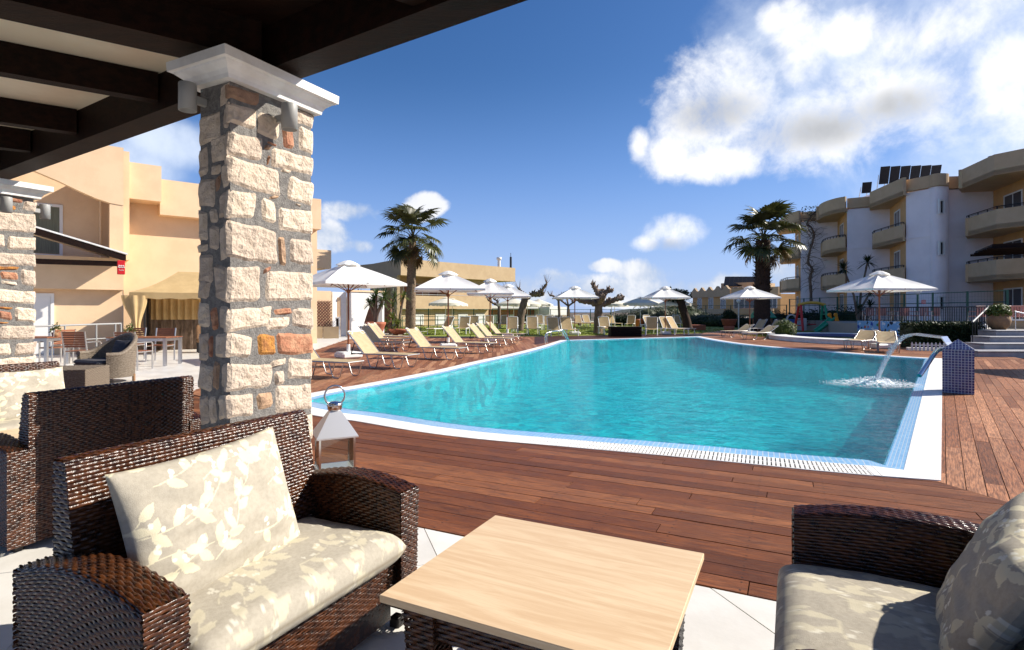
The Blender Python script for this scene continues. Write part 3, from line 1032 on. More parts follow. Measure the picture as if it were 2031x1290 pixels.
def stone_mesh(mb, w, h, depth, seed, mx):
    """rough block: w along x, h along z, outward is -y"""
    rs = random.Random(seed)
    w, h = w + .004, h + .004
    nu, nv = max(4, int(w / .024)), max(4, int(h / .024))
    cr = min(w, h) * rs.uniform(.05, .16)
    jit = [rs.uniform(-.012, .012) for _ in range(16)]
    def outline(u_, v_):
        x, z = (u_ - .5) * w, (v_ - .5) * h
        # rounded corners
        ax, az_ = abs(x) - (w / 2 - cr), abs(z) - (h / 2 - cr)
        if ax > 0 and az_ > 0:
            m = max(ax, az_)
            l = math.hypot(ax, az_)
            if l > 1e-9:
                k = m / l
                x = math.copysign(w / 2 - cr + ax * k, x)
                z = math.copysign(h / 2 - cr + az_ * k, z)
        e = mnoise.noise(Vector((x * 9, z * 9, seed * 1.7)))
        e2 = mnoise.noise(Vector((x * 9 + 40, z * 9, seed * 1.7)))
        return x + e * .011 + jit[0] * 2 * (z / h) , z + e2 * .014 + jit[1] * 2 * (x / w)
    def fn(u_, v_):
        x, z = outline(u_, v_)
        d = min(u_, 1 - u_) * w
        d2 = min(v_, 1 - v_) * h
        e = min(d, d2)
        edge = 1 if e > .012 else (e / .012) ** .6
        b = mnoise.noise(Vector((x * 14, z * 14, seed * 3.1))) * .010 + abs(mnoise.noise(Vector((x * 30, z * 30, seed)))) * .012 + mnoise.noise(Vector((x * 62, z * 62, seed))) * .004
        return (x, -(.004 + .016 * edge + b * edge), z)
    mb.grid(fn, nu, nv, smooth=False, mx=mx)
    ring_ = [(i / nu, 0) for i in range(nu)] + [(1, j / nv) for j in range(nv)] + [(1 - i / nu, 1) for i in range(nu)] + [(0, 1 - j / nv) for j in range(nv)]
    vs, fs = [], []
    for u_, v_ in ring_:
        x, y, z = fn(u_, v_)
        vs += [(x, y, z), (x * .98, depth, z * .98)]
    m = len(ring_)
    for i in range(m):
        j = (i + 1) % m
        fs.append((2 * i, 2 * i + 1, 2 * j + 1, 2 * j))
    mb.add(vs, fs, mx=mx)


def pillar(corner, ang, w_lit, w_side, ztop, label, lit, side, first_seed, plain=None):
    """corner: near corner of the sunny face on the ground; ang: heading of that face"""
    t = thing('stone_pillar', label, 'pillar', corner, 0, 'stone pillars along the terrace edge')
    fd = Vector((math.sin(ang), math.cos(ang), 0))      # along the sunny face, away
    nd = Vector((math.cos(ang), -math.sin(ang), 0))     # outward from it
    core = MB()
    p0 = nd * -.022 + fd * .022
    quad = [p0, p0 + fd * (w_lit - .044), p0 + fd * (w_lit - .044) - nd * (w_side - .044), p0 - nd * (w_side - .044)]
    poly = [(p.x, p.y) for p in quad]
    if area(poly) < 0:
        poly.reverse()
    core.prism(poly, 0, ztop)
    obj('core', core, 'mortar', t)
    sd = first_seed
    for face, lst in ((0, lit), (1, side)):
        for it in lst:
            x0, x1, y0, y1, mat_ = it
            fdir = fd if face == 0 else -nd
            nrm = nd if face == 0 else -fd
            # px box -> rectangle on the face plane
            def hit(px, py):
                r = ray(px, py)
                k = (Vector(corner) - Vector((0, 0, EYE))).dot(nrm) / r.dot(nrm)
                p = r * k + Vector((0, 0, EYE)) - Vector(corner)
                return p.dot(fdir), p.z
            xm = (x0 + x1) / 2
            s0, s1 = hit(x0, y0)[0], hit(x1, y0)[0]
            z1, z0 = hit(xm, y0)[1], hit(xm, y1)[1]
            if s0 > s1:
                s0, s1 = s1, s0
            lim = w_lit if face == 0 else w_side
            s0, s1 = max(s0, .0 if face == 0 else .034), min(s1, lim)
            z1 = min(z1, ztop - .01)
            if s1 - s0 < .012 or z1 - z0 < .012 or z1 < 0:
                continue
            sd += 1
            c_ = fdir * ((s0 + s1) / 2) + Vector((0, 0, (z0 + z1) / 2)) - nrm * .03
            mx = Matrix((fdir if face == 0 else -fdir, -nrm, (0, 0, 1))).transposed().to_4x4()
            mb = MB()
            stone_mesh(mb, s1 - s0, z1 - z0, .02, sd, mx)
            o = obj('stone', mb, mat_, t)
            o.location = c_
    for s0, s1, z0, z1 in plain or ():
        sd += 1
        mx = Matrix((nd, fd, (0, 0, 1))).transposed().to_4x4()
        mb = MB()
        stone_mesh(mb, s1 - s0, z1 - z0, .02, sd, mx)
        o = obj('stone', mb, RND.choice(('limestone',) * 6 + ('stone_brown', 'stone_red')), t)
        o.location = -nd * ((s0 + s1) / 2) + Vector((0, 0, (z0 + z1) / 2)) + fd * .03
    return t


def capital(parent, corner, ang, w_lit, w_side, z):
    fd = Vector((math.sin(ang), math.cos(ang), 0))
    nd = Vector((math.cos(ang), -math.sin(ang), 0))
    c_ = fd * (w_lit / 2) - nd * (w_side / 2)
    mb = MB()
    prof = [(.0, 0), (.03, 0), (.035, .025), (.05, .05), (.085, .078), (.09, .09), (.115, .092), (.118, .15), (.0, .155)]
    def corners(d):
        a, b = w_lit / 2 + d, w_side / 2 + d
        return [c_ + fd * a * i + nd * b * j for i, j in ((-1, -1), (1, -1), (1, 1), (-1, 1))]
    vs, fs = [], []
    for d, h in prof:
        vs += [(p.x, p.y, z + h) for p in corners(d)]
    for i in range(len(prof) - 1):
        for k in range(4):
            fs.append((i * 4 + k, i * 4 + 4 + k, i * 4 + 4 + (k + 1) % 4, i * 4 + (k + 1) % 4))
    fs.append((0, 1, 2, 3))
    mb.add(vs, fs)
    bm = mb.mesh('capital')
    b = bmesh.new()
    b.from_mesh(bm)
    bmesh.ops.recalc_face_normals(b, faces=b.faces)
    b.to_mesh(bm)
    b.free()
    obj('capital', bm, 'white_paint', parent)


def up_lamp(name, label, loc, nrm):
    t = thing(name, label, 'spotlight', loc, math.atan2(nrm.y, nrm.x))
    obj('lamp_body', MB().lathe([(.0, .085), (.05, .085), (.052, .08), (.052, -.085), (.046, -.085), (.044, -.06), (0, -.06)], 20), 'lamp_grey', t)
    obj('bracket', MB().box((-.08, 0, 0), (.09, .035, .05), bev=.005), 'lamp_grey', t)
    return t


def conv(lst, ox, oy, sc, defm='limestone'):
    return [(ox + a / sc, ox + b / sc, oy + c_ / sc, oy + d / sc, (m_[0] if m_ else defm)) for a, b, c_, d, *m_ in lst]


R_, O_, B_ = 'stone_red', 'stone_orange', 'stone_brown'
lit1 = conv([(248, 448, 62, 165, B_), (250, 428, 190, 325), (434, 574, 245, 395), (640, 800, 215, 310), (592, 662, 285, 460, R_), (696, 800, 335, 492),
             (246, 468, 375, 525), (495, 560, 425, 442, R_), (486, 520, 446, 478, B_), (496, 511, 512, 572, R_), (524, 800, 492, 612), (250, 580, 555, 738),
             (582, 652, 598, 620), (630, 795, 662, 815), (244, 424, 735, 916), (460, 552, 785, 940), (512, 572, 770, 790, B_), (680, 720, 818, 832),
             (570, 788, 848, 1005), (236, 560, 955, 1188), (572, 618, 1030, 1215, B_), (640, 788, 1050, 1205), (470, 522, 1228, 1258, R_)], 380, 150, 3.223)
lit1 += conv([(236, 455, 92, 318), (490, 790, 122, 316), (238, 522, 355, 498), (534, 656, 362, 400, R_), (482, 640, 414, 496), (654, 790, 356, 488),
              (234, 400, 528, 680), (436, 552, 528, 662, O_), (556, 786, 518, 655, R_), (240, 530, 718, 880), (512, 620, 690, 730), (626, 784, 678, 814),
              (546, 606, 762, 852), (234, 412, 912, 1062), (430, 534, 902, 1004, B_), (546, 780, 850, 1020), (690, 785, 1045, 1210), (560, 676, 1060, 1190),
              (236, 420, 1092, 1240), (432, 545, 1060, 1225), (660, 790, 1232, 1380), (430, 640, 1250, 1400), (236, 420, 1270, 1420), (236, 500, 1450, 1600), (520, 790, 1430, 1560)], 380, 500, 3.223)
side1 = conv([(168, 246, 45, 180), (188, 246, 185, 335), (28, 165, 235, 425), (102, 244, 375, 545), (26, 88, 455, 640), (104, 170, 565, 625), (178, 244, 560, 715),
              (28, 134, 655, 835), (138, 164, 635, 735, B_), (162, 242, 740, 905), (26, 84, 860, 1055), (96, 150, 850, 942), (92, 156, 960, 1112), (162, 238, 955, 1182),
              (22, 84, 1072, 1128), (22, 118, 1142, 1330), (126, 234, 1215, 1440)], 380, 150, 3.223)
side1 += conv([(22, 98, 182, 298), (22, 100, 322, 488), (110, 148, 350, 504, R_), (158, 234, 348, 500), (20, 90, 522, 698), (96, 118, 530, 680, R_), (130, 232, 520, 676),
               (22, 116, 722, 888), (120, 158, 704, 886, B_), (176, 238, 716, 886), (32, 90, 922, 1110), (96, 140, 918, 1100), (150, 238, 922, 1080), (30, 120, 1130, 1290),
               (130, 236, 1110, 1260), (30, 150, 1320, 1480), (160, 236, 1290, 1460)], 380, 500, 3.223)
PA = math.radians(27.0)
pc1 = Vector((-560.5 / FPX * 3.5, 3.5, 0))
zt1 = 2.845
p1 = pillar(pc1, PA, .70, .335, zt1, 'nearest stone pillar, standing between the wicker sofas and the pool', lit1, side1, 10)
capital(p1, pc1, PA, .70, .335, zt1)
fd1, nd1 = Vector((math.sin(PA), math.cos(PA), 0)), Vector((math.cos(PA), -math.sin(PA), 0))
up_lamp('pillar_spotlight', 'grey cylinder spotlight on the sunny face of the nearest pillar', pc1 + fd1 * .375 + nd1 * .1 + Vector((0, 0, zt1 - .135)), nd1)
up_lamp('pillar_spotlight', 'grey cylinder spotlight on the shaded face of the nearest pillar', pc1 - nd1 * .26 - fd1 * .1 + Vector((0, 0, zt1 - .1)), -fd1)

lit2 = conv([(60, 168, 118, 150, R_), (10, 120, 165, 200, O_), (172, 264, 138, 212), (-40, 264, 222, 360), (62, 264, 392, 488), (-60, 42, 372, 465), (-30, 264, 512, 600),
             (-20, 142, 606, 630, O_), (10, 138, 642, 700, R_), (12, 132, 710, 736), (156, 260, 628, 742), (-30, 258, 768, 868), (-30, 94, 892, 906, O_), (-10, 95, 922, 984, R_),
             (112, 260, 902, 998), (-20, 70, 1000, 1010, O_), (0, 258, 1028, 1124), (-40, 84, 1152, 1236), (112, 260, 1142, 1234), (-40, 258, 1252, 1320), (0, 120, 1340, 1440),
             (140, 260, 1335, 1450), (0, 258, 1470, 1600)], 0, 360, 3.583)
z2 = 6.55
pe2 = Vector(((73 - CX) / FPX * z2, z2, 0))
pc2 = pe2 - Vector((math.sin(PA), math.cos(PA), 0)) * .70
zt2 = 1.4 + (HY - 395) / FPX * z2
rows = []
z_ = .02
while z_ < zt2 - .2:
    h_ = RND.uniform(.15, .25)
    c_ = RND.uniform(.12, .22)
    rows += [(.035, c_ - .012, z_, z_ + h_ - .025), (c_ + .012, .33, z_ + RND.uniform(-.01, .01), z_ + h_ - .025)]
    z_ += h_
p2 = pillar(pc2, PA, .70, .335, zt2, 'farther stone pillar at the left edge, behind the brown sofas', lit2, [], 300, rows)
capital(p2, pc2, PA, .70, .335, zt2)
up_lamp('pillar_spotlight', 'grey cylinder spotlight on the sunny face of the farther pillar', pc2 + fd1 * .38 + nd1 * .1 + Vector((0, 0, zt2 - .13)), nd1)
up_lamp('pillar_spotlight', 'grey cylinder spotlight on the far side of the farther pillar', pc2 + fd1 * .80 + nd1 * -.05 + Vector((0, 0, zt2 - .13)), fd1)

# ---------------------------------------------------------------- terrace roof
RA = math.radians(32.5)
rd = Vector((math.cos(RA), -math.sin(RA), 0))
rn = Vector((-math.sin(RA), -math.cos(RA), 0))      # towards the house
B0 = Vector((-1.509, 3.94, 0))
jd = Vector((-.826, -.563, 0))
roof = thing('terrace_roof', 'dark timber roof with cream panels over the terrace, at the top left', 'roof', B0 + Vector((0, 0, 3.0)))


def beam_box(a, b, half, z0, z1, side):
    d = (b - a).normalized()
    s = Vector((d.y, -d.x, 0)) * half
    q = [a + s, b + s, b - s, a - s]
    poly = [(p.x, p.y) for p in q]
    if area(poly) < 0:
        poly.reverse()
    return MB().prism(poly, z0, z1)


bz = .02
dz2 = -.0
obj('front_beam', beam_box(rn * .11 - rd * 7.4, rn * .11 + rd * 7, .11, bz, bz + .30, 0), 'dark_beam', roof)
obj('edge_board', beam_box(-rn * .02 - rd * 7.4, -rn * .02 + rd * 7, .018, bz + .31, bz + .43, 0), 'dark_beam', roof)


def on_beam(px):
    # point of the inner side of the beam seen at this column
    k = (px - CX) / FPX
    a = rn * .22 + B0
    s_ = (k * a.y - a.x) / (rd.x - k * rd.y)
    return a + rd * s_ - B0


js = [on_beam(x) for x in (313, 153, 62)]
step_ = (js[0] - js[1])
j_all = [js[0] + rd * (js[0] - js[1]).length * 1.0 * 1.0, js[0], js[1], js[2]]
sp = (js[1] - js[2]).length
j_all += [js[2] - rd * sp * (k + 1) for k in range(3)]
for k, p in enumerate(j_all[1:]):
    obj('joist', beam_box(p, p + jd * 5.2, .055, bz + .07, bz + .29, 0), 'dark_beam', roof)
jb = on_beam(487)
for k in range(3):
    p = jb + rd * (.14 + k * 1.5)
    obj('joist', beam_box(p, p + jd * 5.2, .14 if k == 0 else .08, bz + .04, bz + .29, 0), 'dark_beam', roof)
ledge = [jb + rd * .1] + j_all[1:]
for k in range(len(ledge) - 1):
    a, b = ledge[k], ledge[k + 1]
    poly = [(q.x, q.y) for q in (a, b, b + jd * 5.2, a + jd * 5.2)]
    if area(poly) < 0:
        poly.reverse()
    obj('ceiling_panel', MB().prism(poly, bz + .295, bz + .315), 'ceiling_sheet', roof)
a, b = jb + rd * .1, jb + rd * 7
poly = [(q.x, q.y) for q in (a, b, b + jd * 5.2, a + jd * 5.2)]
if area(poly) < 0:
    poly.reverse()
obj('dark_ceiling', MB().prism(poly, bz + .293, bz + .32), 'dark_beam', roof)

# ---------------------------------------------------------------- wicker lounge furniture
def weave(mb, S, nu, nv, amp=.0029, per=4, wrap_v=False):
    """woven strands over a surface S(u,v)->(point, normal): nv strands running along u over nu stakes"""
    m = nu * per
    for j in range(nv):
        vs, fs = [], []
        for i in range(m + 1):
            u_ = i / m
            ph = math.cos(pi * (u_ * nu + j))
            wob = .8 + .55 * mnoise.noise(Vector((i * .23, j * 1.7, nu)))
            woff = .45 * mnoise.noise(Vector((i * .06, j * 3.1, nv)))
            for q, (dv, k) in enumerate(((.06, -.75), (.5, .45), (.94, -.75))):
                p, n = S(u_, (j + dv) / nv)
                vs.append(Vector(p) + Vector(n) * (amp * (ph * .9 * wob + k + woff)))
        for i in range(m):
            for q in range(2):
                a_ = i * 3 + q
                fs.append((a_, a_ + 3, a_ + 4, a_ + 1))
        mb.add(vs, fs, smooth=True)


def solid_under(mb, S, nu, nv, d=.009):
    def fn(u_, v_):
        p, n = S(u_, v_)
        return Vector(p) - Vector(n) * d
    mb.grid(fn, nu, nv)


def path_S(path, f):
    """path: list of ((a,b),(na,nb)) by length -> interpolate"""
    L = [0]
    for i in range(1, len(path)):
        L.append(L[-1] + math.dist(path[i][0], path[i - 1][0]))
    def at(v_):
        d = v_ * L[-1]
        for i in range(1, len(path)):
            if d <= L[i] or i == len(path) - 1:
                k = (d - L[i - 1]) / max(1e-9, L[i] - L[i - 1])
                a, b = path[i - 1], path[i]
                p = (a[0][0] + (b[0][0] - a[0][0]) * k, a[0][1] + (b[0][1] - a[0][1]) * k)
                n = (a[1][0] + (b[1][0] - a[1][0]) * k, a[1][1] + (b[1][1] - a[1][1]) * k)
                l = math.hypot(*n) or 1
                return p, (n[0] / l, n[1] / l)
    return at, L[-1]


def rounded_path(pts, r=.02, ns=4):
    """polyline with rounded corners, normals on the left-hand side of travel turned outwards (right side)"""
    out = []
    m = len(pts)
    for i in range(m):
        p = Vector(pts[i])
        if i in (0, m - 1):
            d = (Vector(pts[1]) - p) if i == 0 else (p - Vector(pts[i - 1]))
            d.normalize()
            out.append((tuple(p), (-d.y, d.x)))
            continue
        d0, d1 = (p - Vector(pts[i - 1])).normalized(), (Vector(pts[i + 1]) - p).normalized()
        n0, n1_ = Vector((-d0.y, d0.x)), Vector((-d1.y, d1.x))
        for k in range(ns + 1):
            t = k / ns
            q = (p - d0 * r * (1 - t)) * (1 - t) + (p + d1 * r * t) * t
            q = (p - d0 * r) * (1 - t) ** 2 + p * 2 * t * (1 - t) + (p + d1 * r) * t * t
            n = (n0 * (1 - t) + n1_ * t)
            n.normalize()
            out.append((tuple(q), tuple(n)))
    return out


SL, SD, AW = 1.22, .66, .135     # sofa length, depth, arm width


def make_sofa(label):
    t = thing('wicker_sofa', label, 'sofa', (0, 0, 0), 0, 'brown wicker lounge sofas')
    for sgn in (-1, 1):
        mb = MB()
        def top(y):
            return .60 + .055 * math.sin(pi * min(1, max(0, y / SD * .95 + .08)))
        xo, xi = sgn * SL / 2, sgn * (SL / 2 - AW)
        def S(u_, v_):
            y = u_ * SD
            pts = [(xo * .965, .04), (xo, top(y)), (xi, top(y)), (xi, .33)]
            if sgn > 0:
                at, L = path_S([(p, n) for p, n in rounded_path(pts, .024)], 0)
                p, n = at(v_)
                n = (-n[0] * -1, n[1])
            else:
                at, L = path_S(rounded_path(pts, .024), 0)
                p, n = at(v_)
            # outward: away from the arm's middle
            cxm, czm = (xo + xi) / 2, .45
            d = (p[0] - cxm, p[1] - top(y) + .03)
            if n[0] * d[0] + n[1] * d[1] < 0:
                n = (-n[0], -n[1])
            return (p[0], y, p[1]), (n[0], 0, n[1])
        weave(mb, S, 28, 84)
        solid_under(mb, S, 10, 24)
        def Sf(u_, v_):
            z = .04 + v_ * (top(0) - .045)
            w_ = .965 + .035 * v_
            return (xo * w_ + (xi - xo * w_) * (.03 + .94 * u_), -.004, z), (0, -1, 0)
        weave(mb, Sf, 6, 46)
        def Sb(u_, v_):
            z = .04 + v_ * (top(SD) - .045)
            return (xo + (xi - xo) * u_, SD + .002, z), (0, 1, 0)
        weave(mb, Sb, 6, 40)
        obj('armrest', mb, 'wicker_brown', t)
    mb = MB()
    hw = SL / 2 - AW + .03
    yb0, yb1, zt = .50, .60, .92
    prof = rounded_path([(yb0 - .02, .33), (yb0 + .085, zt), (yb0 + .155, zt), (yb1 + .05, .04)], .025)
    at, L = path_S(prof, 0)
    def S(u_, v_):
        p, n = at(v_)
        return (-hw + 2 * hw * u_, p[0], p[1]), (0, n[0], n[1])
    # outward test
    p_, n_v = S(.5, .1)
    sg = -1 if n_v[1] > 0 else 1
    def S2(u_, v_):
        p, n = S(u_, v_)
        return p, (0, n[1] * sg, n[2] * sg)
    weave(mb, S2, 46, 112)
    solid_under(mb, S2, 6, 30)
    for sgn in (-1, 1):
        def Ss(u_, v_):
            z = .34 + v_ * (zt - .35)
            f = (z - .33) / (zt - .33)
            ya, yb = yb0 - .02 + .105 * f, yb1 + .05 - .0 + (.105 - .1) * f * .1 + (yb0 + .155 - yb1 - .05) * (z - .04) / (zt - .04)
            return (sgn * (hw + .001), ya + (yb - ya) * u_, z), (sgn, 0, 0)
        weave(mb, Ss, 4, 38)
    obj('backrest', mb, 'wicker_brown', t)
    mb = MB()
    hw2 = SL / 2 - AW + .005
    def Sf2(u_, v_):
        return (-hw2 + 2 * hw2 * u_, .035 + .03 * (1 - v_), .04 + .29 * v_), (0, -1, .05)
    weave(mb, Sf2, 42, 26)
    mb.box((0, .33, .185), (2 * hw2, .55, .27))
    obj('seat_base', mb, 'wicker_brown', t)
    legs = MB()
    for x in (-.53, .53):
        for y in (.06, .58):
            obj('foot', MB().box((x, y, .02), (.05, .05, .05), bev=.006), 'wicker_dark', t)
    return t


# ---- printed cushions
def print_raster(w, h, seed, res=.0025):
    rs = random.Random(seed)
    nx, ny = int(w / res), int(h / res)
    img = np.zeros((ny, nx, 3), np.float32)
    X, Y = np.meshgrid((np.arange(nx) + .5) * res, (np.arange(ny) + .5) * res)
    def leaf(x, y, a, l, wd, ch=0):
        c_, s_ = math.cos(a), math.sin(a)
        dx, dy = X - x, Y - y
        p, q = dx * c_ + dy * s_, -dx * s_ + dy * c_
        tt = p / l
        half = wd * np.sin(pi * np.clip(tt, 0, 1) ** .8) ** .85
        m = (tt > 0) & (tt < 1) & (np.abs(q) < half)
        img[..., ch] = np.maximum(img[..., ch], m * .92)
    def dot(x, y, r):
        m = (X - x) ** 2 + (Y - y) ** 2 < r * r
        img[..., 1] = np.maximum(img[..., 1], m * 1.0)
    def stroke(pts):
        for x, y in pts:
            m = (X - x) ** 2 + (Y - y) ** 2 < .0022 ** 2
            img[..., 0] = np.maximum(img[..., 0], m * .9)
    for gy in range(-1, int(h / .135) + 2):
        for gx in range(-1, int(w / .17) + 2):
            x = gx * .17 + (gy % 2) * .085 + rs.uniform(-.02, .02)
            y = gy * .135 + rs.uniform(-.02, .02)
            a = rs.uniform(-.4, .9)
            k = rs.choice((-1, 1)) * rs.uniform(2, 5)
            pts = []
            for i in range(70):
                pts.append((x, y))
                x += math.cos(a) * .0032
                y += math.sin(a) * .0032
                a += k * .0032
                if i % 22 == 12:
                    sd_ = 1 if (i // 22) % 2 else -1
                    leaf(x, y, a + sd_ * rs.uniform(.6, 1.0), rs.uniform(.06, .076), rs.uniform(.0145, .018))
                    if rs.random() < .3:
                        leaf(x, y, a - sd_ * rs.uniform(.7, 1.1), rs.uniform(.055, .068), rs.uniform(.0135, .017))
                if i % 30 == 18:
                    for b_ in range(3):
                        dot(x + rs.uniform(-.025, .025) - math.sin(a) * .025, y + rs.uniform(-.018, .018) + math.cos(a) * .025, rs.uniform(.0065, .0085))
            stroke(pts)
            leaf(x, y, a, .07, .017)
    return img


def cushion_mesh(name, w, h, th, seed, p=2.2, sag=.0, wr=.012, box=0.0, nx=150, droop=None):
    """pillow in the local x (width), z (height) plane, thickness along y"""
    ny = max(20, int(nx * h / w))
    img = print_raster(w, h, seed)
    vs, fs, col, sm = [], [], [], []
    for side in (1, -1):
        o = len(vs)
        for j in range(ny + 1):
            for i in range(nx + 1):
                u_, v_ = i / nx * 2 - 1, j / ny * 2 - 1
                e = max(0, 1 - abs(u_) ** p) * max(0, 1 - abs(v_) ** p)
                t_ = e ** .42
                if box:
                    t_ = min(1, e * 5) ** .4 * .86 + .14 * e ** .5
                x = u_ * w / 2 * (1 - .055 * (1 - abs(v_) ** 2.0) * (0 if box else 1) * abs(u_) ** 3)
                z = v_ * h / 2 * (1 - .075 * (1 - abs(u_) ** 2.0) * (0 if box else 1) * abs(v_) ** 3)
                q = Vector((x * 5, z * 7, seed + side * 5))
                wv = (mnoise.noise(q) * 1.0 + mnoise.noise(q * 2.3) * .55 + mnoise.noise(Vector((x * 4 + z * 9, z * 22 - x * 6, seed))) * .5 * (1 - .5 * abs(v_))) * wr * min(1, e * 4)
                vs.append((x, -side * (t_ * th / 2 + wv * t_), z))
                ii, jj = min(img.shape[1] - 1, int((i / nx) * img.shape[1])), min(img.shape[0] - 1, int((j / ny) * img.shape[0]))
                r, g, b = img[jj, ii]
                edge = 1.0 if (.975 < max(abs(u_), abs(v_)) <= 1.0 and not box) else 0.0
                col.append((r, g, edge * .35, 1))
        for j in range(ny):
            for i in range(nx):
                a = o + j * (nx + 1) + i
                f = (a, a + 1, a + nx + 2, a + nx + 1)
                fs.append(f if side > 0 else f[::-1])
    me = bpy.data.meshes.new(name)
    me.from_pydata(vs, [], fs)
    ca_ = me.color_attributes.new('print', 'FLOAT_COLOR', 'POINT')
    ca_.data.foreach_set('color', [c_ for t in col for c_ in t])
    me.polygons.foreach_set('use_smooth', [True] * len(fs))
    me.materials.append(MATS['print_fabric'])
    me.update()
    return me


def seat_cushion_mesh(name, w, d, th, seed):
    """box cushion lying flat: x width, y depth, z thickness; bulged top, rolled front edge"""
    img = print_raster(w + .3, d + .3, seed)
    nx, ns = 170, 96
    vs, fs, col = [], [], []
    # profile round the cushion in the y-z plane
    r = th * .46
    prof = []
    def arc(cy, cz, a0, a1, n):
        for k in range(n + 1):
            a = a0 + (a1 - a0) * k / n
            prof.append((cy + math.cos(a) * r, cz + math.sin(a) * r))
    y0, y1 = r, d - r
    for k in range(10):
        prof.append((y1 + (y0 - y1) * k / 10, .0))
    arc(y0, r, -pi / 2, -pi * 1.5, 16)
    for k in range(1, 56):
        prof.append((y0 + (y1 - y0) * k / 56, 2 * r))
    arc(y1, r, pi / 2, -pi / 2, 12)
    L = [0]
    for i in range(1, len(prof)):
        L.append(L[-1] + math.dist(prof[i], prof[i - 1]))
    for j, (y, z) in enumerate(prof):
        for i in range(nx + 1):
            u_ = i / nx * 2 - 1
            e = 1 - abs(u_) ** 14
            es = max(0.02, e) ** .5
            x = u_ * w / 2
            zz = r + (z - r) * es
            yy = d / 2 + (y - d / 2) * (1 - .03 * (1 - es))
            topness = max(0, (z - r) / r)
            bulge = .018 * topness * (1 - u_ * u_) * max(0, 1 - ((y - d / 2) / (d / 2)) ** 2)
            wv = (mnoise.noise(Vector((x * 4, y * 6, seed))) + .6 * mnoise.noise(Vector((x * 9, y * 12, seed + 3)))) * .007 * topness
            pip = .0035 if abs(y - .028) < .014 and abs(z - r * 1.0) < .006 else 0
            vs.append((x, yy - pip, zz + bulge + wv))
            sx_, sy_ = (x + w / 2 + .1) / (w + .3), (L[j] - L[10] * .5) / (d + .3) * .8
            ii, jj = int(min(.999, max(0, sx_)) * img.shape[1]), int(min(.999, max(0, sy_)) * img.shape[0])
            rr, g, b = img[jj, ii]
            seamd = 1.0 if abs(z - r * .75) < .0075 and y < r else 0.0
            col.append((rr * .55, g * .55, seamd, 1))
    m = len(prof)
    for j in range(m):
        for i in range(nx):
            a, b = j * (nx + 1) + i, ((j + 1) % m) * (nx + 1) + i
            fs.append((a, b, b + 1, a + 1))
    me = bpy.data.meshes.new(name)
    me.from_pydata(vs, [], fs)
    me.color_attributes.new('print', 'FLOAT_COLOR', 'POINT').data.foreach_set('color', [c_ for t in col for c_ in t])
    me.polygons.foreach_set('use_smooth', [True] * len(fs))
    me.materials.append(MATS['print_fabric'])
    me.update()
    return me


TA = math.atan2(T.y, T.x)       # a sofa turned so that its length runs along T, facing +U
F0 = Vector((-.967, 1.4617, 0))
sofa = make_sofa('brown wicker sofa in the foreground at the left, nearest the wooden coffee table')
mid1 = F0 + T * .61
mid1 = Vector((mid1.x, mid1.y, 0))
sofa.location = mid1
sofa.rotation_euler = (0, 0, TA)


def sofa_frame(mid, rz):
    return Matrix.Translation(mid) @ Matrix.Rotation(rz, 4, 'Z')


CG = 'printed seat cushions on the wicker sofas'
seat_me = seat_cushion_mesh('seat_cushion', SL - 2 * AW - .01, .58, .15, 5)


def add_seat(mid, rz, label, k=1.0):
    o = bpy.data.objects.new('seat_cushion', seat_me)
    COL.objects.link(o)
    o.matrix_world = sofa_frame(mid, rz) @ Matrix.Diagonal((1, k, 1, 1)) @ Matrix.Translation((0, -.045, .322))
    tag(o, label, 'cushion', CG)


pil_me = cushion_mesh('back_cushion', .68, .5, .17, 21, nx=230, wr=.016)
pil_me2 = cushion_mesh('back_cushion', .60, .46, .135, 33, p=3.0, nx=190, wr=.016)


def add_pillow(me, mid, rz, loc, rot, label):
    o = bpy.data.objects.new('back_cushion', me)
    COL.objects.link(o)
    from mathutils import Euler
    o.matrix_world = sofa_frame(mid, rz) @ Matrix.Translation(loc) @ Euler(rot).to_matrix().to_4x4()
    tag(o, label, 'cushion', 'printed back cushions on the wicker sofas')


add_seat(mid1, TA, 'long printed seat cushion on the foreground left sofa')
add_pillow(pil_me, mid1, TA, (-.125, .365, .66), (math.radians(-17), math.radians(-2), math.radians(4)), 'leaf printed back cushion leaning in the foreground left sofa')
# right-hand sofa opposite, seen at the bottom right
mid2 = ut(.0105, 2.567 - .61)
copy2 = place(sofa, False, mid2, TA + pi, 'brown wicker sofa cut by the lower right corner, facing the coffee table', None)
copy2.scale = (1, 1.25, 1)
add_seat(mid2, TA + pi, 'printed seat cushion on the sofa in the lower right corner', 1.25)
add_pillow(pil_me2, mid2, TA + pi, (-.10, .50, .60), (math.radians(-26), math.radians(8), math.radians(-14)), 'leaf printed back cushion on the sofa at the right edge')
# second group behind, on the left
mid3 = ut(-4.64, 2.19)
place(sofa, False, mid3, TA + pi, 'dark wicker sofa seen from behind, between the nearest pillar and the left edge', None)
add_seat(mid3, TA + pi, 'printed seat cushion on the sofa seen from behind')
mid4 = ut(-5.72, 2.4)
place(sofa, False, mid4, TA, 'wicker sofa at the left edge below the farther pillar', None)
add_seat(mid4, TA, 'printed seat cushion on the left edge sofa below the farther pillar')
add_pillow(pil_me2, mid4, TA, (.17, .36, .66), (math.radians(-16), 0, .05), 'leaf printed back cushion on the left edge sofa')


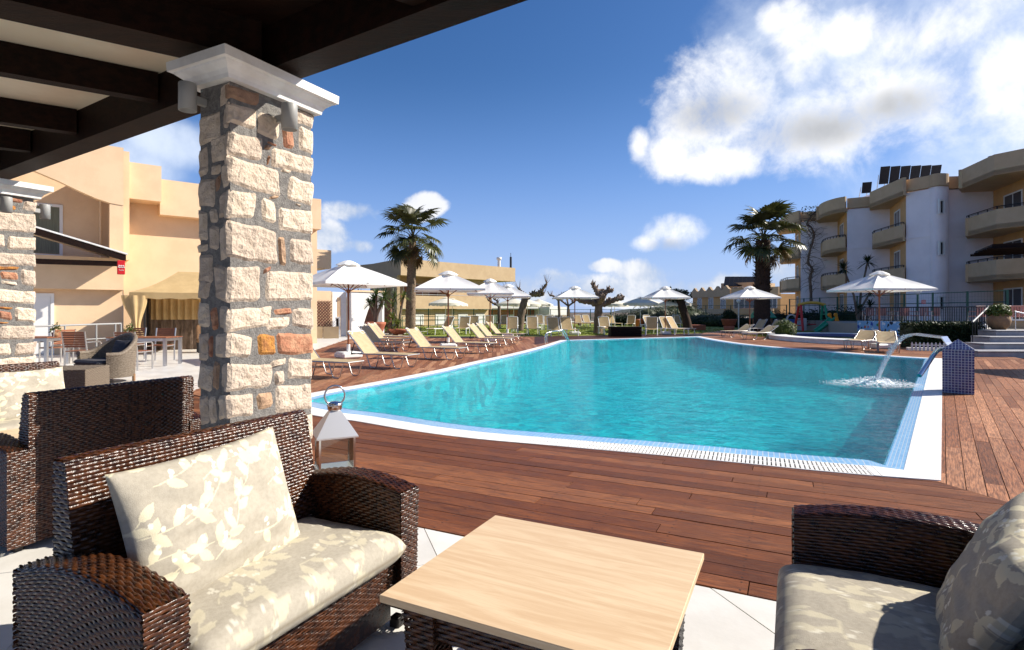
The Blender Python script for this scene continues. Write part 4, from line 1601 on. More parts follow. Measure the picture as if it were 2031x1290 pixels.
def make_table(label):
    t = thing('coffee_table', label, 'table', (0, 0, 0), 0, 'wooden topped wicker coffee tables')
    obj('tabletop', MB().box((0, 0, .4375), (.93, .825, .025), bev=.002), 'tabletop_wood', t)
    mb = MB()
    for sx_ in (-1, 1):
        for sy_ in (-1, 1):
            lm_ = MB()
            for k, (nx_, ny_) in enumerate(((1, 0), (-1, 0), (0, 1), (0, -1))):
                def S(u_, v_):
                    z = .01 + .41 * v_
                    hw_ = .05 + .012 * (z / .42)
                    c0, c1 = sx_ * (.34 + .02 * z), sy_ * (.29 + .02 * z)
                    if nx_:
                        return (c0 + nx_ * hw_, c1 + (u_ - .5) * 2 * hw_, z), (nx_, 0, 0)
                    return (c0 + (u_ - .5) * 2 * hw_, c1 + ny_ * hw_, z), (0, ny_, 0)
                weave(lm_, S, 4, 28)
            lm_.box((sx_ * .34, sy_ * .29, .21), (.092, .092, .42))
            obj('leg', lm_, 'wicker_brown', t)
    for d in ((1, 0), (-1, 0), (0, 1), (0, -1)):
        def S(u_, v_):
            z = .30 + .12 * v_
            if d[0]:
                return (d[0] * .385, -.25 + .5 * u_, z), (d[0], 0, 0)
            return (-.30 + .6 * u_, d[1] * .335, z), (0, d[1], 0)
        am = MB()
        weave(am, S, 18, 8)
        am.box(((d[0] * .37), d[1] * .32, .36), (.02 if d[0] else .6, .02 if d[1] else .5, .11))
        obj('apron', am, 'wicker_brown', t)
    obj('lower_shelf', MB().box((0, 0, .14), (.6, .5, .02)), 'wicker_dark', t)
    return t


UA = math.atan2(U.y, U.x)
tab = make_table('low square table with a pale wooden top between the two foreground sofas')
tab.location = ut((-1.2355 - .306) / 2, (2.314 + 1.49) / 2)
tab.rotation_euler = (0, 0, UA)
place(tab, False, ut(-5.17, 2.16), UA, 'pale topped coffee table cut by the left edge, beside the dark sofa', None)

# ---------------------------------------------------------------- lantern
LZ = 4.92
lp = Vector(((664 - CX) / FPX * LZ, LZ, 0))
lan = thing('lantern', 'tall steel and glass lantern on the deck beside the nearest pillar', 'lantern', lp, math.radians(26))
hb = .15
mb = MB()
mb.box((0, 0, .02), (2 * hb + .02, 2 * hb + .02, .04), bev=.004)
obj('base', mb, 'satin_steel', lan)
for sx_ in (-1, 1):
    for sy_ in (-1, 1):
        obj('post', MB().box((sx_ * (hb - .008), sy_ * (hb - .008), .18), (.016, .016, .28)), 'steel', lan)
for k in range(4):
    a = k * pi / 2
    m_ = Matrix.Rotation(a, 4, 'Z')
    obj('pane', MB().box((hb - .008, 0, .18), (.003, 2 * hb - .034, .276), mx=m_), 'clear_glass', lan)
rf = MB()
hr = hb + .022
vs = [(-hr, -hr, .33), (hr, -hr, .33), (hr, hr, .33), (-hr, hr, .33), (-.045, -.045, .535), (.045, -.045, .535), (.045, .045, .535), (-.045, .045, .535),
      (-hr, -hr, .318), (hr, -hr, .318), (hr, hr, .318), (-hr, hr, .318)]
rf.add(vs, [(0, 1, 5, 4), (1, 2, 6, 5), (2, 3, 7, 6), (3, 0, 4, 7), (8, 9, 1, 0), (9, 10, 2, 1), (10, 11, 3, 2), (11, 8, 0, 3), (11, 10, 9, 8), (4, 5, 6, 7)])
obj('roof', rf, 'satin_steel', lan)
obj('chimney', MB().lathe([(.05, .535), (.062, .55), (.062, .575), (.07, .58), (.06, .6), (.03, .612), (0, .614)], 16), 'steel', lan)
obj('handle', MB().tube([(math.cos(a) * .085, 0, .665 + math.sin(a) * .085) for a in [math.radians(-50 + 280 * k / 24) for k in range(25)]], .008), 'steel', lan)
# ---------------------------------------------------------------- building helpers
def away(a, b):
    d = (Vector(b) - Vector(a)).normalized()
    n = Vector((-d.y, d.x))
    if n.dot(Vector(a)) < 0:
        n = -n
    return n


def slab_poly(a, b, depth, n=None):
    a, b = Vector(a), Vector(b)
    n = n or away(a, b)
    p = [tuple(a), tuple(b), tuple(b + n * depth), tuple(a + n * depth)]
    return p if area(p) > 0 else p[::-1]


def wall(name, parent, a, b, z0, z1, mat, depth=.3):
    return obj(name, MB().prism(slab_poly(Vector(a).to_2d(), Vector(b).to_2d(), depth), z0, z1), mat, parent)


def window_on(parent, a, b, s, z0, w, h, frame='frame_white', pane='glass_dark', leaves=2, name='window', proud=.05):
    a, b = Vector(a).to_2d(), Vector(b).to_2d()
    d = (b - a).normalized()
    n = -away(a, b)
    ang = math.atan2(d.y, d.x)
    c = a + d * s
    m_ = Matrix.Translation((c.x, c.y, z0)) @ Matrix.Rotation(ang, 4, 'Z')
    sg = 1 if (m_.to_3x3() @ Vector((0, 1, 0))).to_2d().dot(n) > 0 else -1
    fr = MB()
    t = .09
    y = sg * (proud / 2 - .01)
    dy = proud + .02
    fr.box((-w / 2 + t / 2, y, h / 2), (t, dy, h), mx=m_)
    fr.box((w / 2 - t / 2, y, h / 2), (t, dy, h), mx=m_)
    fr.box((0, y, h - t / 2), (w - 2 * t, dy, t), mx=m_)
    fr.box((0, y, t / 4), (w - 2 * t, dy, t / 2), mx=m_)
    for k in range(1, leaves):
        fr.box((-w / 2 + w * k / leaves, y, h / 2), (t * .7, dy * .8, h - 2.2 * t), mx=m_)
    f = obj(name, fr, frame, parent)
    pn = MB()
    for k in range(leaves):
        pn.box((-w / 2 + t + (w - 2 * t) * (k + .5) / leaves, sg * .012, h / 2), ((w - 2 * t) / leaves - .01, .01, h - 1.5 * t), mx=m_)
    obj('pane', pn, pane, f)
    return f


def poly_prism(name, parent, pts, z0, z1, mat):
    p = [tuple(Vector(q).to_2d()) for q in pts]
    if area(p) < 0:
        p.reverse()
    return obj(name, MB().prism(p, z0, z1), mat, parent)


def pz(px, y):
    return Vector(((px - CX) / FPX * y, y))


# ---------------------------------------------------------------- right-hand apartment building
ab = thing('apartment_building', 'large three storey white and ochre apartment building with balconies on the right', 'building', (0, 0, 0))
Apt, Bpt, Cpt = pz(1797, 40), pz(1765, 45), pz(1680, 46.5)
Dpt, Ept, Fpt = pz(1661, 51.5), pz(1588, 53), pz(1577, 59)
Gpt, Jpt = pz(1970, 38.5), pz(2075, 32.5)
TWl, TWr = pz(1845, 38.6), pz(1872, 39)
LV = [.6, 3.65, 6.7, 9.75]
ZT = 10.85
segs_w = [(Apt, TWl), (TWr, Gpt), (Bpt, Cpt), (Dpt, Ept)]
segs_o = [(Apt, Bpt), (Cpt, Dpt), (Ept, Fpt), (Gpt, Jpt)]
core_poly = [Jpt, Gpt, TWr, TWl, Apt, Bpt, Cpt, Dpt, Ept, Fpt, Fpt + Vector((14, 3)), Jpt + Vector((14, 0))]
poly_prism('inner_block', ab, [p + Vector((.32, .12)) for p in core_poly], .2, 10.3, 'white_wall')
for a, b in segs_w:
    wall('wall', ab, a, b, .2, LV[1] - .1, 'white_wall')
    wall('wall', ab, a, b, LV[1] - .06, LV[2] - .1, 'white_wall')
    wall('wall', ab, a, b, LV[2] - .06, 9.82, 'white_wall')
    for z in (LV[1], LV[2]):
        n = -away(a, b) * .05
        wall('string_course', ab, a + n, b + n, z - .16, z - .04, 'white_wall', .34)
for a, b in segs_o:
    wall('ochre_wall', ab, a, b, .2, 9.82, 'orange_wall')
    L = (b - a).length
    for z in LV[:3]:
        window_on(ab, a, b, L * (.5 if (a - Gpt).length > .1 else .42), z + .06, 1.9 if (a - Gpt).length > .1 else 2.3, 2.25)
# stair tower, rounded, with small windows
tw = [TWl + Vector((0, .2)), TWl + Vector((.02, -.3)), TWl.lerp(TWr, .35) + Vector((0, -.62)), TWl.lerp(TWr, .8) + Vector((.05, -.62)), TWr + Vector((.05, -.1)), TWr + Vector((0, .3))]
tw = [Vector(p) for p in smoothline([tuple(p) for p in tw], 4)]
poly_prism('stair_tower', ab, tw, .2, 9.9, 'white_wall')
for z in (1.5, 5.2, 8.0):
    window_on(ab, TWl + Vector((-.02, -.62)), TWl.lerp(TWr, .6) + Vector((0, -.78)), .3, z, .42, .95, leaves=1, proud=.12)


def balcony(parent, pts, z, solid=.88, rail=True, n_edge=None):
    """pts: outline; the first n_edge points are the open edge"""
    poly_prism('balcony_slab', parent, pts, z - .28, z - .02, 'beige_parapet')
    open_ = pts[:n_edge] if n_edge else pts
    mb = MB()
    rl = MB()
    for a, b in zip(open_[:-1], open_[1:]):
        nn_ = away(a, b)
        mb.prism(slab_poly(a, b, .14, nn_), z - .3, z + solid)
        rl.tube([(*a, z + solid + .16), (*b, z + solid + .16)], .03, 6)
        rl.tube([(*a, z + solid + .08), (*b, z + solid + .08)], .015, 5)
        k = max(1, int((b - a).length / 1.1))
        for i in range(k + 1):
            p = a.lerp(b, i / k) + nn_ * .06
            rl.box((p.x, p.y, z + solid + .08), (.04, .04, .16))
    b_ = obj('balcony', mb, 'beige_parapet', parent)
    obj('railing', rl, 'iron_black', b_)


def bay(parent, edge, back, zs, roof_over=.3, bottoms=None):
    pts = edge + back
    for z in zs:
        balcony(parent, pts, z, n_edge=len(edge))
    # overhanging parapet on top
    c = sum(edge, Vector((0, 0))) / len(edge)
    e2 = [p + (p - (sum(back, Vector((0, 0))) / len(back))).normalized() * roof_over for p in edge]
    poly_prism('roof_overhang', parent, e2 + back, 9.62, 9.9, 'beige_parapet')
    m_ = MB()
    for a, b in zip(e2[:-1], e2[1:]):
        m_.prism(slab_poly(a, b, .2), 9.6, ZT)
    obj('parapet', m_, 'beige_parapet', parent)


eM = [Apt + Vector((-.3, -.1)), pz(1733, 44.3), pz(1730, 45.4)]
bay(ab, eM, [Bpt + Vector((.1, .1)), Apt + Vector((.3, .2))], LV[1:3])
eL = [Vector(p) for p in smoothline([tuple(p) for p in (Cpt + Vector((-.2, -.05)), pz(1658, 47.2), pz(1640, 48.6), pz(1631, 50.3), pz(1633, 52.2))], 3)]
bay(ab, eL, [Dpt + Vector((.1, .1)), Cpt + Vector((.3, .2))], LV[1:3])
eE = [Ept + Vector((-.2, -.05)), pz(1560, 55), pz(1549, 58.5), pz(1553, 60)]
bay(ab, eE, [Fpt + Vector((.2, .1)), Ept + Vector((.3, .2))], LV[1:3])
eR = [pz(2090, 31.6), pz(1976, 34), pz(1920, 37.2), pz(1924, 38.6)]
bay(ab, eR, [Gpt + Vector((.1, .1)), Jpt + Vector((.4, .1))], LV[1:3])
for a, b in segs_w:
    n = -away(a, b) * .1
    wall('parapet', ab, a + n, b + n, 9.9, ZT - .12, 'beige_parapet', .3)
poly_prism('parapet', ab, [p + Vector((-.08, -.12)) for p in tw], 9.92, ZT - .1, 'beige_parapet')
# upper stair bulkhead and solar collectors on the roof
bh = P(1720, 375, 52)
obj('roof_room', MB().box((bh.x + 1.2, 52, 11.0), (3.2, 3, 2.0)), 'white_wall', ab)
for k in range(7):
    px = 1726 + 20.2 * k if k else 1711
    p = P(px + 8, (352 - k * .5) if k else 376, 48.5)
    m_ = Matrix.Translation(p + Vector((0, 0, .15))) @ Matrix.Rotation(math.radians(-24), 4, 'Z') @ Matrix.Rotation(math.radians(-55), 4, 'X')
    sp_ = obj('solar_panel', MB().box((0, 0, 0), (.70, 1.6 if k else 1.0, .07), mx=m_, bev=.01), 'solar_black', ab)
    q = p + Vector((0, .5, -.2))
    obj('panel_stand', MB().tube([p + Vector((-.3, .3, .25)), (p.x - .3, p.y + .9, 10.2)], .03, 5).tube([p + Vector((.3, .3, .25)), (p.x + .3, p.y + .9, 10.2)], .03, 5), 'aluminium', sp_)
fl = P(1967, 302, 35.5)
ft = thing('roof_floodlight', 'small grey floodlight on the roof corner of the right building', 'floodlight', (fl.x, fl.y, ZT))
obj('stem', MB().tube([(0, 0, -.02), (0, 0, .16)], .025, 6), 'lamp_grey', ft)
obj('head', MB().box((0, -.05, .25), (.42, .28, .2), bev=.03), 'lamp_grey', ft)

# ---------------------------------------------------------------- left hotel wing
lb = thing('hotel_wing', 'sunlit ochre two storey hotel wing behind the left terrace', 'building', (0, 0, 0))
Q = pz(245, 19)
ld = Vector((-.78, -.63))
ln = Vector((-.63, .78))      # into the building
A1 = Q + ld * 7
# parapet with its arched lower edge
arch = [(0, 408), (.35, 406), (.75, 399), (1.2, 388), (1.7, 374), (2.3, 360), (3.0, 349), (7, 344)]
mb = MB()
for (s0, y0), (s1, y1) in zip(arch[:-1], arch[1:]):
    za, zb = 1.4 + (HY - y0) / FPX * 19, 1.4 + (HY - y1) / FPX * 19
    a, b = Q + ld * s0, Q + ld * s1
    a2, b2 = a + ln * .25, b + ln * .25
    mb.add([(*a, za), (*b, zb), (*b, 6.93), (*a, 6.93), (*a2, za), (*b2, zb), (*b2, 6.93), (*a2, 6.93)],
           [(1, 0, 3, 2), (4, 5, 6, 7), (0, 1, 5, 4), (2, 3, 7, 6)] + ([(0, 4, 7, 3)] if s0 == 0 else []))
obj('arched_parapet', mb, 'ochre_wall', lb)
back0, back1 = Q + ln * 1.7, A1 + ln * 1.7
wall('wall', lb, back0, back1, 2.9, 6.9, 'ochre_wall')
window_on(lb, back1, back0, 7 - 2.2, 3.3, 1.25, 1.75, pane='curtain_green', leaves=1)
wall('column', lb, Q + ln * .02 , Q + ld * .38 + ln * .02, 3.18, 5.0, 'ochre_wall', .4)
wall('end_wall', lb, Q + ln * .42, Q + ln * 1.7, 3.18, 6.92, 'ochre_wall', .2)
wall('balcony_wall', lb, Q, A1, 2.12, 3.18, 'ochre_wall', 1.9)
wall('ground_wall', lb, Q + ln * .35, A1 + ln * .35, -.1, 2.12, 'ochre_wall', .3)
window_on(lb, A1 + ln * .35, Q + ln * .35, 7 - 2.35, -.02, 1.1, 2.0, pane='frame_white', leaves=1, name='door')
obj('drain_pipe', MB().tube([(*(Q + ld * .55 + ln * 1.5), 3.1), (*(Q + ld * .55 + ln * 1.5), 5.4)], .045, 8), 'ochre_wall', lb)
B0w = pz(245, 20.3)
B1w = B0w + Vector((.78, .63)) * 7.0
wall('wall', lb, B0w, B1w, -.1, 5.345, 'ochre_wall', .4)
bn = -away(B0w, B1w)
sd_ = Vector((.78, .63))
wall('parapet', lb, B0w + bn * .95, B0w + sd_ * 1.05 + bn * .95, 5.35, 6.62, 'ochre_wall', 1.6)
wall('parapet', lb, B0w + sd_ * 1.06 + bn * .5, B1w + bn * .5, 4.95, 6.25, 'ochre_wall', 1.2)
# far cantilevered corner seen to the right of the pillar
wc = thing('hotel_corner', 'pale upper corner of a farther hotel block just right of the near pillar', 'building', (0, 0, 0))
a, b = pz(560, 33), pz(657, 35)
wall('parapet', wc, a, b, 4.05, 5.2, 'ochre_wall', 4)
wall('wall', wc, pz(520, 34), pz(600, 35.5), -.1, 4.05, 'ochre_wall', 3)
# lean-to awning in front of the wing
aw = thing('awning', 'brown timber awning with a white top edge on the ochre wing', 'awning', (0, 0, 0))
a, b = P(40, 443, 16.6), P(250, 506, 18.3)
c, d = P(40, 512, 16.9), P(246, 519, 18.3)
off = Vector((-.63, .78, 0)) * .12
def plank3(mb, p, q, h, w):
    d_ = (q - p).normalized()
    s_ = d_.cross(Vector((0, 0, 1))).normalized() * w
    mb.add([p, q, q + Vector((0, 0, -h)), p + Vector((0, 0, -h)), p - s_, q - s_, q - s_ + Vector((0, 0, -h)), p - s_ + Vector((0, 0, -h))],
           [(0, 1, 2, 3), (7, 6, 5, 4), (0, 4, 5, 1), (3, 2, 6, 7), (0, 3, 7, 4), (1, 5, 6, 2)])
mb = MB()
plank3(mb, a, b, .2, .1)
obj('rafter', mb, 'dark_beam', aw)
mb = MB()
plank3(mb, a + Vector((0, 0, .055)), b + Vector((.05, 0, .055)), .05, .3)
obj('top_edge', mb, 'white_paint', aw)
mb = MB()
plank3(mb, c, d, .16, .1)
obj('front_plate', mb, 'dark_beam', aw)
mb = MB()
e_ = Vector((-.63, .78, 0)) * 1.6
mb.quad(a + Vector((0, 0, -.1)) + off, b + Vector((0, 0, -.1)) + off, b + e_ + Vector((0, 0, -.1)), a + e_ + Vector((0, 0, -.1)))
obj('roof_panel', mb, 'ceiling_sheet', aw)
rb_ = thing('red_sign_box', 'small red box sign with white lettering under the awning corner', 'sign', P(240, 531, 17.9), math.radians(38))
obj('box_body', MB().box((0, 0, 0), (.2, .2, .44), bev=.01), 'red_paint', rb_)
mb = MB()
for z, w in ((.05, .15), (.0, .17), (-.09, .12)):
    mb.tube([(-w / 2 + w * k / 8, -.104, z + .018 * math.sin(k * 2.1)) for k in range(9)], .012 if z > -.05 else .006, 5)
obj('lettering', mb, 'white_paint', rb_)

# low handrail before the wing
hr_ = thing('handrail', 'grey metal handrail in front of the ochre wing on the left', 'railing', (0, 0, 0))
mb = MB()
h0, h1 = P(60, 648, 14.8), P(240, 642, 17.0)
mb.tube([h0, h1], .025)
mb.tube([h0 + Vector((0, 0, -.42)), h1 + Vector((0, 0, -.42))], .014)
obj('rail', mb, 'lamp_grey', hr_)
for k in (0, .35, .7, .93, 1):
    p = h0.lerp(h1, k)
    obj('post', MB().tube([p, (p.x, p.y, 0)], .022), 'lamp_grey', hr_)

# ---------------------------------------------------------------- canvas pavilion
pv = thing('pavilion', 'beige canvas garden pavilion with a tied curtain, left of the near pillar', 'pavilion', (-11.2, 19.5, 0), math.radians(25))
mb = MB()
w_, e_h, p_h = 1.5, 2.0, 2.75
vs = [(-w_, -w_, e_h), (w_, -w_, e_h), (w_, w_, e_h), (-w_, w_, e_h), (-.3, -.3, p_h), (.3, -.3, p_h), (.3, .3, p_h), (-.3, .3, p_h)]
for i in range(4):
    a, b, c, d = Vector(vs[i]), Vector(vs[(i + 1) % 4]), Vector(vs[4 + (i + 1) % 4]), Vector(vs[4 + i])
    mb.grid(lambda u_, v_, a=a, b=b, c=c, d=d: (a.lerp(b, u_)).lerp(d.lerp(c, u_), v_) - Vector((0, 0, .12 * math.sin(pi * v_) * .8)), 8, 6)
mb.add([vs[4], vs[5], vs[6], vs[7]], [(0, 1, 2, 3)])
for i in range(4):
    a, b = Vector(vs[i]), Vector(vs[(i + 1) % 4])
    mb.grid(lambda u_, v_, a=a, b=b: a.lerp(b, u_) - Vector((0, 0, .2 * v_ + .015 * v_ * math.sin(u_ * 30))), 40, 2)
obj('canopy', mb, 'beige_canopy', pv)
for x, y in ((-1.42, -1.42), (1.42, -1.42), (1.42, 1.42), (-1.42, 1.42), (-1.1, -1.42)):
    obj('post', MB().box((x, y, 1.0), (.06, .06, 2.0)), 'iron_black', pv)
mb = MB()
def curt(u_, v_):
    z = 1.9 - 1.35 * v_
    w = .55 * (1 - .75 * math.sin(min(1, v_ * 1.25) * pi / 2) ** 2) + (.12 if v_ > .8 else 0)
    a = u_ * 2 * pi
    r = 1 + .18 * math.sin(a * 7)
    return (-1.42 + .05 + math.cos(a) * w * .55 * r + .1 * v_, -1.5 + math.sin(a) * .16 * r, z)
mb.grid(curt, 60, 14)
obj('tied_curtain', mb, 'beige_canopy', pv)
mb = MB()
mb.grid(lambda u_, v_: (-1.3 + 2.7 * u_, 1.3 + .06 * math.sin(u_ * 75), 1.85 - .75 * v_), 120, 3)
obj('back_drape', mb, 'beige_canopy', pv)
mb = MB()
for k in range(9):
    mb.box((-1.3 + .32 * k, 1.4, .6), (.05, .05, 1.2))
mb.box((.3, 1.4, 1.18), (2.6, .06, .06))
mb.box((0, 1.47, 1.0), (2.9, .04, 2.0))
mb.box((-1.47, .55, 1.0), (.04, 1.8, 2.0))
obj('back_trellis', mb, 'bark', pv)
for k, (x, y) in enumerate(((.35, .5),)):
    ch = thing('garden_chair', 'dark low chair in the shade under the pavilion', 'chair', Vector((-10.5, 19.3, 0)), .6)
    obj('seat', MB().box((0, 0, .38), (.55, .55, .1), bev=.03), 'pot_tan', ch)
    obj('backrest', MB().box((0, .25, .68), (.55, .1, .5), bev=.03), 'pot_tan', ch)
    for lx in (-.24, .24):
        for ly in (-.24, .24):
            obj('leg', MB().box((lx, ly, .17), (.05, .05, .34)), 'iron_black', ch)

# ---------------------------------------------------------------- slatted dining sets on the left
def make_dining_chair():
    t = thing('slatted_chair', '', 'chair', (0, 0, 0), 0, 'slatted dining chairs on the left terrace')
    for x in (-.26, .26):
        obj('side_frame', MB().tube([(x, .24, 0), (x, .25, .45), (x, .33, .92)], .02, 6).tube([(x, -.24, 0), (x, -.24, .62), (x, -.2, .66), (x, .28, .66)], .02, 6)
            .tube([(x, -.24, .43), (x, .25, .43)], .016, 6), 'aluminium', t)
    for k in range(7):
        obj('slat', MB().box((0, .265 + .0125 * k, .56 + k * .055), (.49, .018, .047), bev=.004), 'teak', t)
    for k in range(7):
        obj('seat_slat', MB().box((0, -.21 + k * .07, .445), (.49, .06, .018), bev=.004), 'teak', t)
    return t


dc = make_dining_chair()
for i, (px, py, rz, lab) in enumerate([(268, 733, pi - .1, 'slatted chair with its back to the camera, right of the grey tub armchair'),
                                       (165, 732, pi + .05, 'slatted chair with its back to the camera, behind the left of the grey tub armchair'),
                                       (112, 722, -1.9, 'slatted chair turned side-on beside the farther stone pillar'),
                                       (318, 716, .1, 'slatted chair on the far side of the right dining table, nearest the pavilion'),
                                       (258, 714, .05, 'slatted chair on the far side of the right dining table, left of its neighbour')]):
    place(dc, i == 0, G(px, py), rz, lab)


def make_dining_table():
    t = thing('dining_table', '', 'table', (0, 0, 0), 0, 'slatted dining tables on the left terrace')
    for k in range(8):
        obj('slat', MB().box((0, -.35 + k * .1, .725), (1.5, .092, .022), bev=.004), 'teak', t)
    for x in (-.7, .7):
        for y in (-.36, .36):
            obj('leg', MB().box((x, y, .355), (.07, .07, .71)), 'aluminium', t)
    obj('apron', MB().box((0, -.36, .67), (1.33, .03, .07)).box((0, .36, .67), (1.33, .03, .07)).box((-.7, 0, .67), (.03, .65, .07)).box((.7, 0, .67), (.03, .65, .07)), 'aluminium', t)
    return t


dt = make_dining_table()
d1p = G(288, 724)
place(dt, True, d1p, .05, 'slatted dining table with four legs in front of the pavilion')
d2p = G(60, 724)
place(dt, False, d2p, .02, 'slatted dining table partly hidden by the farther stone pillar')


def small_plant(label, loc, s=1.0):
    t = thing('potted_plant', label, 'plant', loc)
    obj('pot', MB().lathe([(0, 0), (.05 * s, 0), (.065 * s, .09 * s), (.055 * s, .09 * s), (.05 * s, .07 * s), (0, .07 * s)], 12), 'pot_tan', t)
    mb = MB()
    rs = random.Random(hash(label) % 999 if False else len(label))
    for k in range(60):
        a, e, r = rs.uniform(0, 2 * pi), rs.uniform(-.2, 1.4), rs.uniform(.03, .11) * s
        c = Vector((math.cos(a) * math.cos(e) * r, math.sin(a) * math.cos(e) * r, .12 * s + math.sin(e) * r * 1.5))
        q = Vector((rs.uniform(-1, 1), rs.uniform(-1, 1), rs.uniform(-1, 1))).normalized()
        w = q.orthogonal().normalized()
        v = q.cross(w)
        l = .045 * s
        mb.add([c - w * l * .5, c + v * l * .3, c + w * l, c - v * l * .3], [(0, 1, 2, 3)])
    obj('foliage', mb, 'leaf_lime', t)


small_plant('small green plant on the partly hidden left dining table', d2p + Vector((1.0 - .45, 0, .736)) + Vector((.1, 0, 0)), 1.3)
small_plant('small green plant on the dining table in front of the pavilion', d1p + Vector((-.45, .05, .736)), 1.3)

# grey wicker tub armchair and ottoman
TBp = G(206, 757)
tb = thing('tub_armchair', 'grey wicker tub armchair with a charcoal cushion on the left terrace', 'armchair', TBp, math.radians(-28))
mb = MB()
def tubS(u_, v_):
    a = math.radians(-25 + 230 * u_)
    hgt = .56 + .36 * max(0, math.sin(math.radians(230 * u_ - 25))) ** 1.3
    r = .5 + .04 * v_
    z = .1 + (hgt - .1) * v_
    return (math.cos(a) * r * 1.12, math.sin(a) * r, z), (math.cos(a), math.sin(a), 0)
weave(mb, tubS, 56, 30, .006)
def tubI(u_, v_):
    p, n = tubS(u_, v_)
    p = Vector(p) - Vector(n) * .07
    return p, tuple(-Vector(n))
weave(mb, tubI, 40, 24, .006)
solid_under(mb, tubS, 40, 6, .03)
obj('shell', mb, 'wicker_grey', tb)
mb = MB()
mb.tube([Vector(tubS(k / 40, 1)[0]) - Vector(tubS(k / 40, 1)[1]) * .035 for k in range(41)], .045, 10)
obj('rim', mb, 'wicker_grey', tb)
mb = MB()
weave(mb, lambda u_, v_: ((-.5 + u_, -.30, .1 + .26 * v_), (0, -1, 0)), 24, 13, .006)
mb.box((0, -.02, .22), (.98, .54, .24))
obj('front', mb, 'wicker_grey', tb)
for x, y in ((-.45, -.25), (.45, -.25), (-.4, .35), (.4, .35)):
    obj('leg', MB().tube([(x, y, 0), (x, y, .14)], .03, 8), 'pot_tan', tb)
sc_ = obj('seat_pad', MB().box((0, -.03, .40), (.92, .62, .09), bev=.035), 'charcoal_fabric', None, TBp, math.radians(-28))
tag(sc_, 'flat charcoal seat pad in the grey wicker tub armchair', 'cushion')
cm = cushion_mesh('throw_cushion', .48, .40, .15, 71, nx=40)
cm.materials.clear()
cm.materials.append(MATS['charcoal_fabric'])
tcu = bpy.data.objects.new('throw_cushion', cm)
COL.objects.link(tcu)
tcu.matrix_world = Matrix.Translation(TBp) @ Matrix.Rotation(math.radians(-28), 4, 'Z') @ Matrix.Translation((.1, .25, .63)) @ Matrix.Rotation(math.radians(-18), 4, 'X')
tag(tcu, 'charcoal throw cushion leaning in the grey tub armchair', 'cushion')
otp = P(140, 760, 9.3)
ot = thing('wicker_ottoman', 'square grey wicker ottoman in front of the tub armchair', 'ottoman', (otp.x, otp.y, 0), math.radians(12))
mb = MB()
for d in ((1, 0), (-1, 0), (0, 1), (0, -1)):
    def S(u_, v_):
        z = .03 + .44 * v_
        return (d[0] * .4 + (0 if d[0] else -.4 + .8 * u_), d[1] * .4 + (0 if d[1] else -.4 + .8 * u_), z), (d[0], d[1], 0)
    weave(mb, S, 20, 22, .006)
weave(mb, lambda u_, v_: ((-.4 + .8 * u_, -.4 + .8 * v_, .47), (0, 0, 1)), 20, 30, .006)
mb.box((0, 0, .25), (.78, .78, .42))
obj('woven_body', mb, 'wicker_grey', ot)
# ---------------------------------------------------------------- aluminium sun loungers on the deck
def make_lounger(deg=47):
    t = thing('sun_lounger', '', 'sun lounger', (0, 0, 0), 0, 'aluminium sun loungers on the deck')
    hw, zs, L = .31, .34, 1.27
    be = math.radians(deg)
    bl = .74
    tx, tz = -bl * math.cos(be), zs + bl * math.sin(be)
    mb = MB()
    mb.grid(lambda u_, v_: (.02 + (L - .06) * u_, -hw + .03 + (2 * hw - .06) * v_, zs + .018 - .022 * math.sin(pi * v_)), 6, 6)
    mb.grid(lambda u_, v_: (.02 + (L - .06) * u_, -hw + .03 + (2 * hw - .06) * v_, zs + .008 - .022 * math.sin(pi * v_)), 6, 6)
    obj('seat_sling', mb, 'sling', t)
    mb = MB()
    for o in (0, -.01):
        mb.grid(lambda u_, v_: (tx * .985 * u_ - math.sin(be) * o, -hw + .03 + (2 * hw - .06) * v_, zs + (tz - zs) * .985 * u_ + .02 - .02 * math.sin(pi * v_) + o * .5), 6, 6)
    obj('back_sling', mb, 'sling', t)
    for s in (-1, 1):
        obj('side_rail', MB().tube([(-.12, s * hw, zs), (L - .04, s * hw, zs), (L + .02, s * (hw - .06), zs)], .016, 6), 'aluminium', t)
        obj('back_rail', MB().tube([(0, s * hw, zs), (tx, s * hw, tz)], .015, 6), 'aluminium', t)
        c = Vector((tx, s * (hw - .075), tz))
        d = Vector((-math.cos(be), 0, math.sin(be)))
        obj('corner_loop', MB().tube([c + d * (.055 * math.sin(a) - .03) + Vector((0, s * .075 * math.cos(a), 0)) for a in [2 * pi * k / 12 for k in range(12)]], .014, 6, closed=True), 'resin_white', t)
        for x0 in (.12, .86):
            y = s * (hw - .02)
            obj('leg', MB().tube([(x0 - .04, y, zs - .01), (x0 + .07, y, .05), (x0 + .11, y, .016), (x0 + .23, y, .016), (x0 + .27, y, .05), (x0 + .36, y, zs - .01)], .014, 6), 'aluminium', t)
    obj('foot_rail', MB().tube([(L + .02, -hw + .06, zs), (L + .02, hw - .06, zs)], .016, 6), 'aluminium', t)
    obj('prop', MB().tube([(-.3, -hw + .04, zs + .30), (-.42, -hw + .04, zs - .02), (-.42, hw - .04, zs - .02), (-.3, hw - .04, zs + .30)], .013, 6).tube([(-.42, -hw + .04, zs), (-.1, -hw + .04, zs)], .013, 6).tube([(-.42, hw - .04, zs), (-.1, hw - .04, zs)], .013, 6), 'black_plastic', t)
    return t


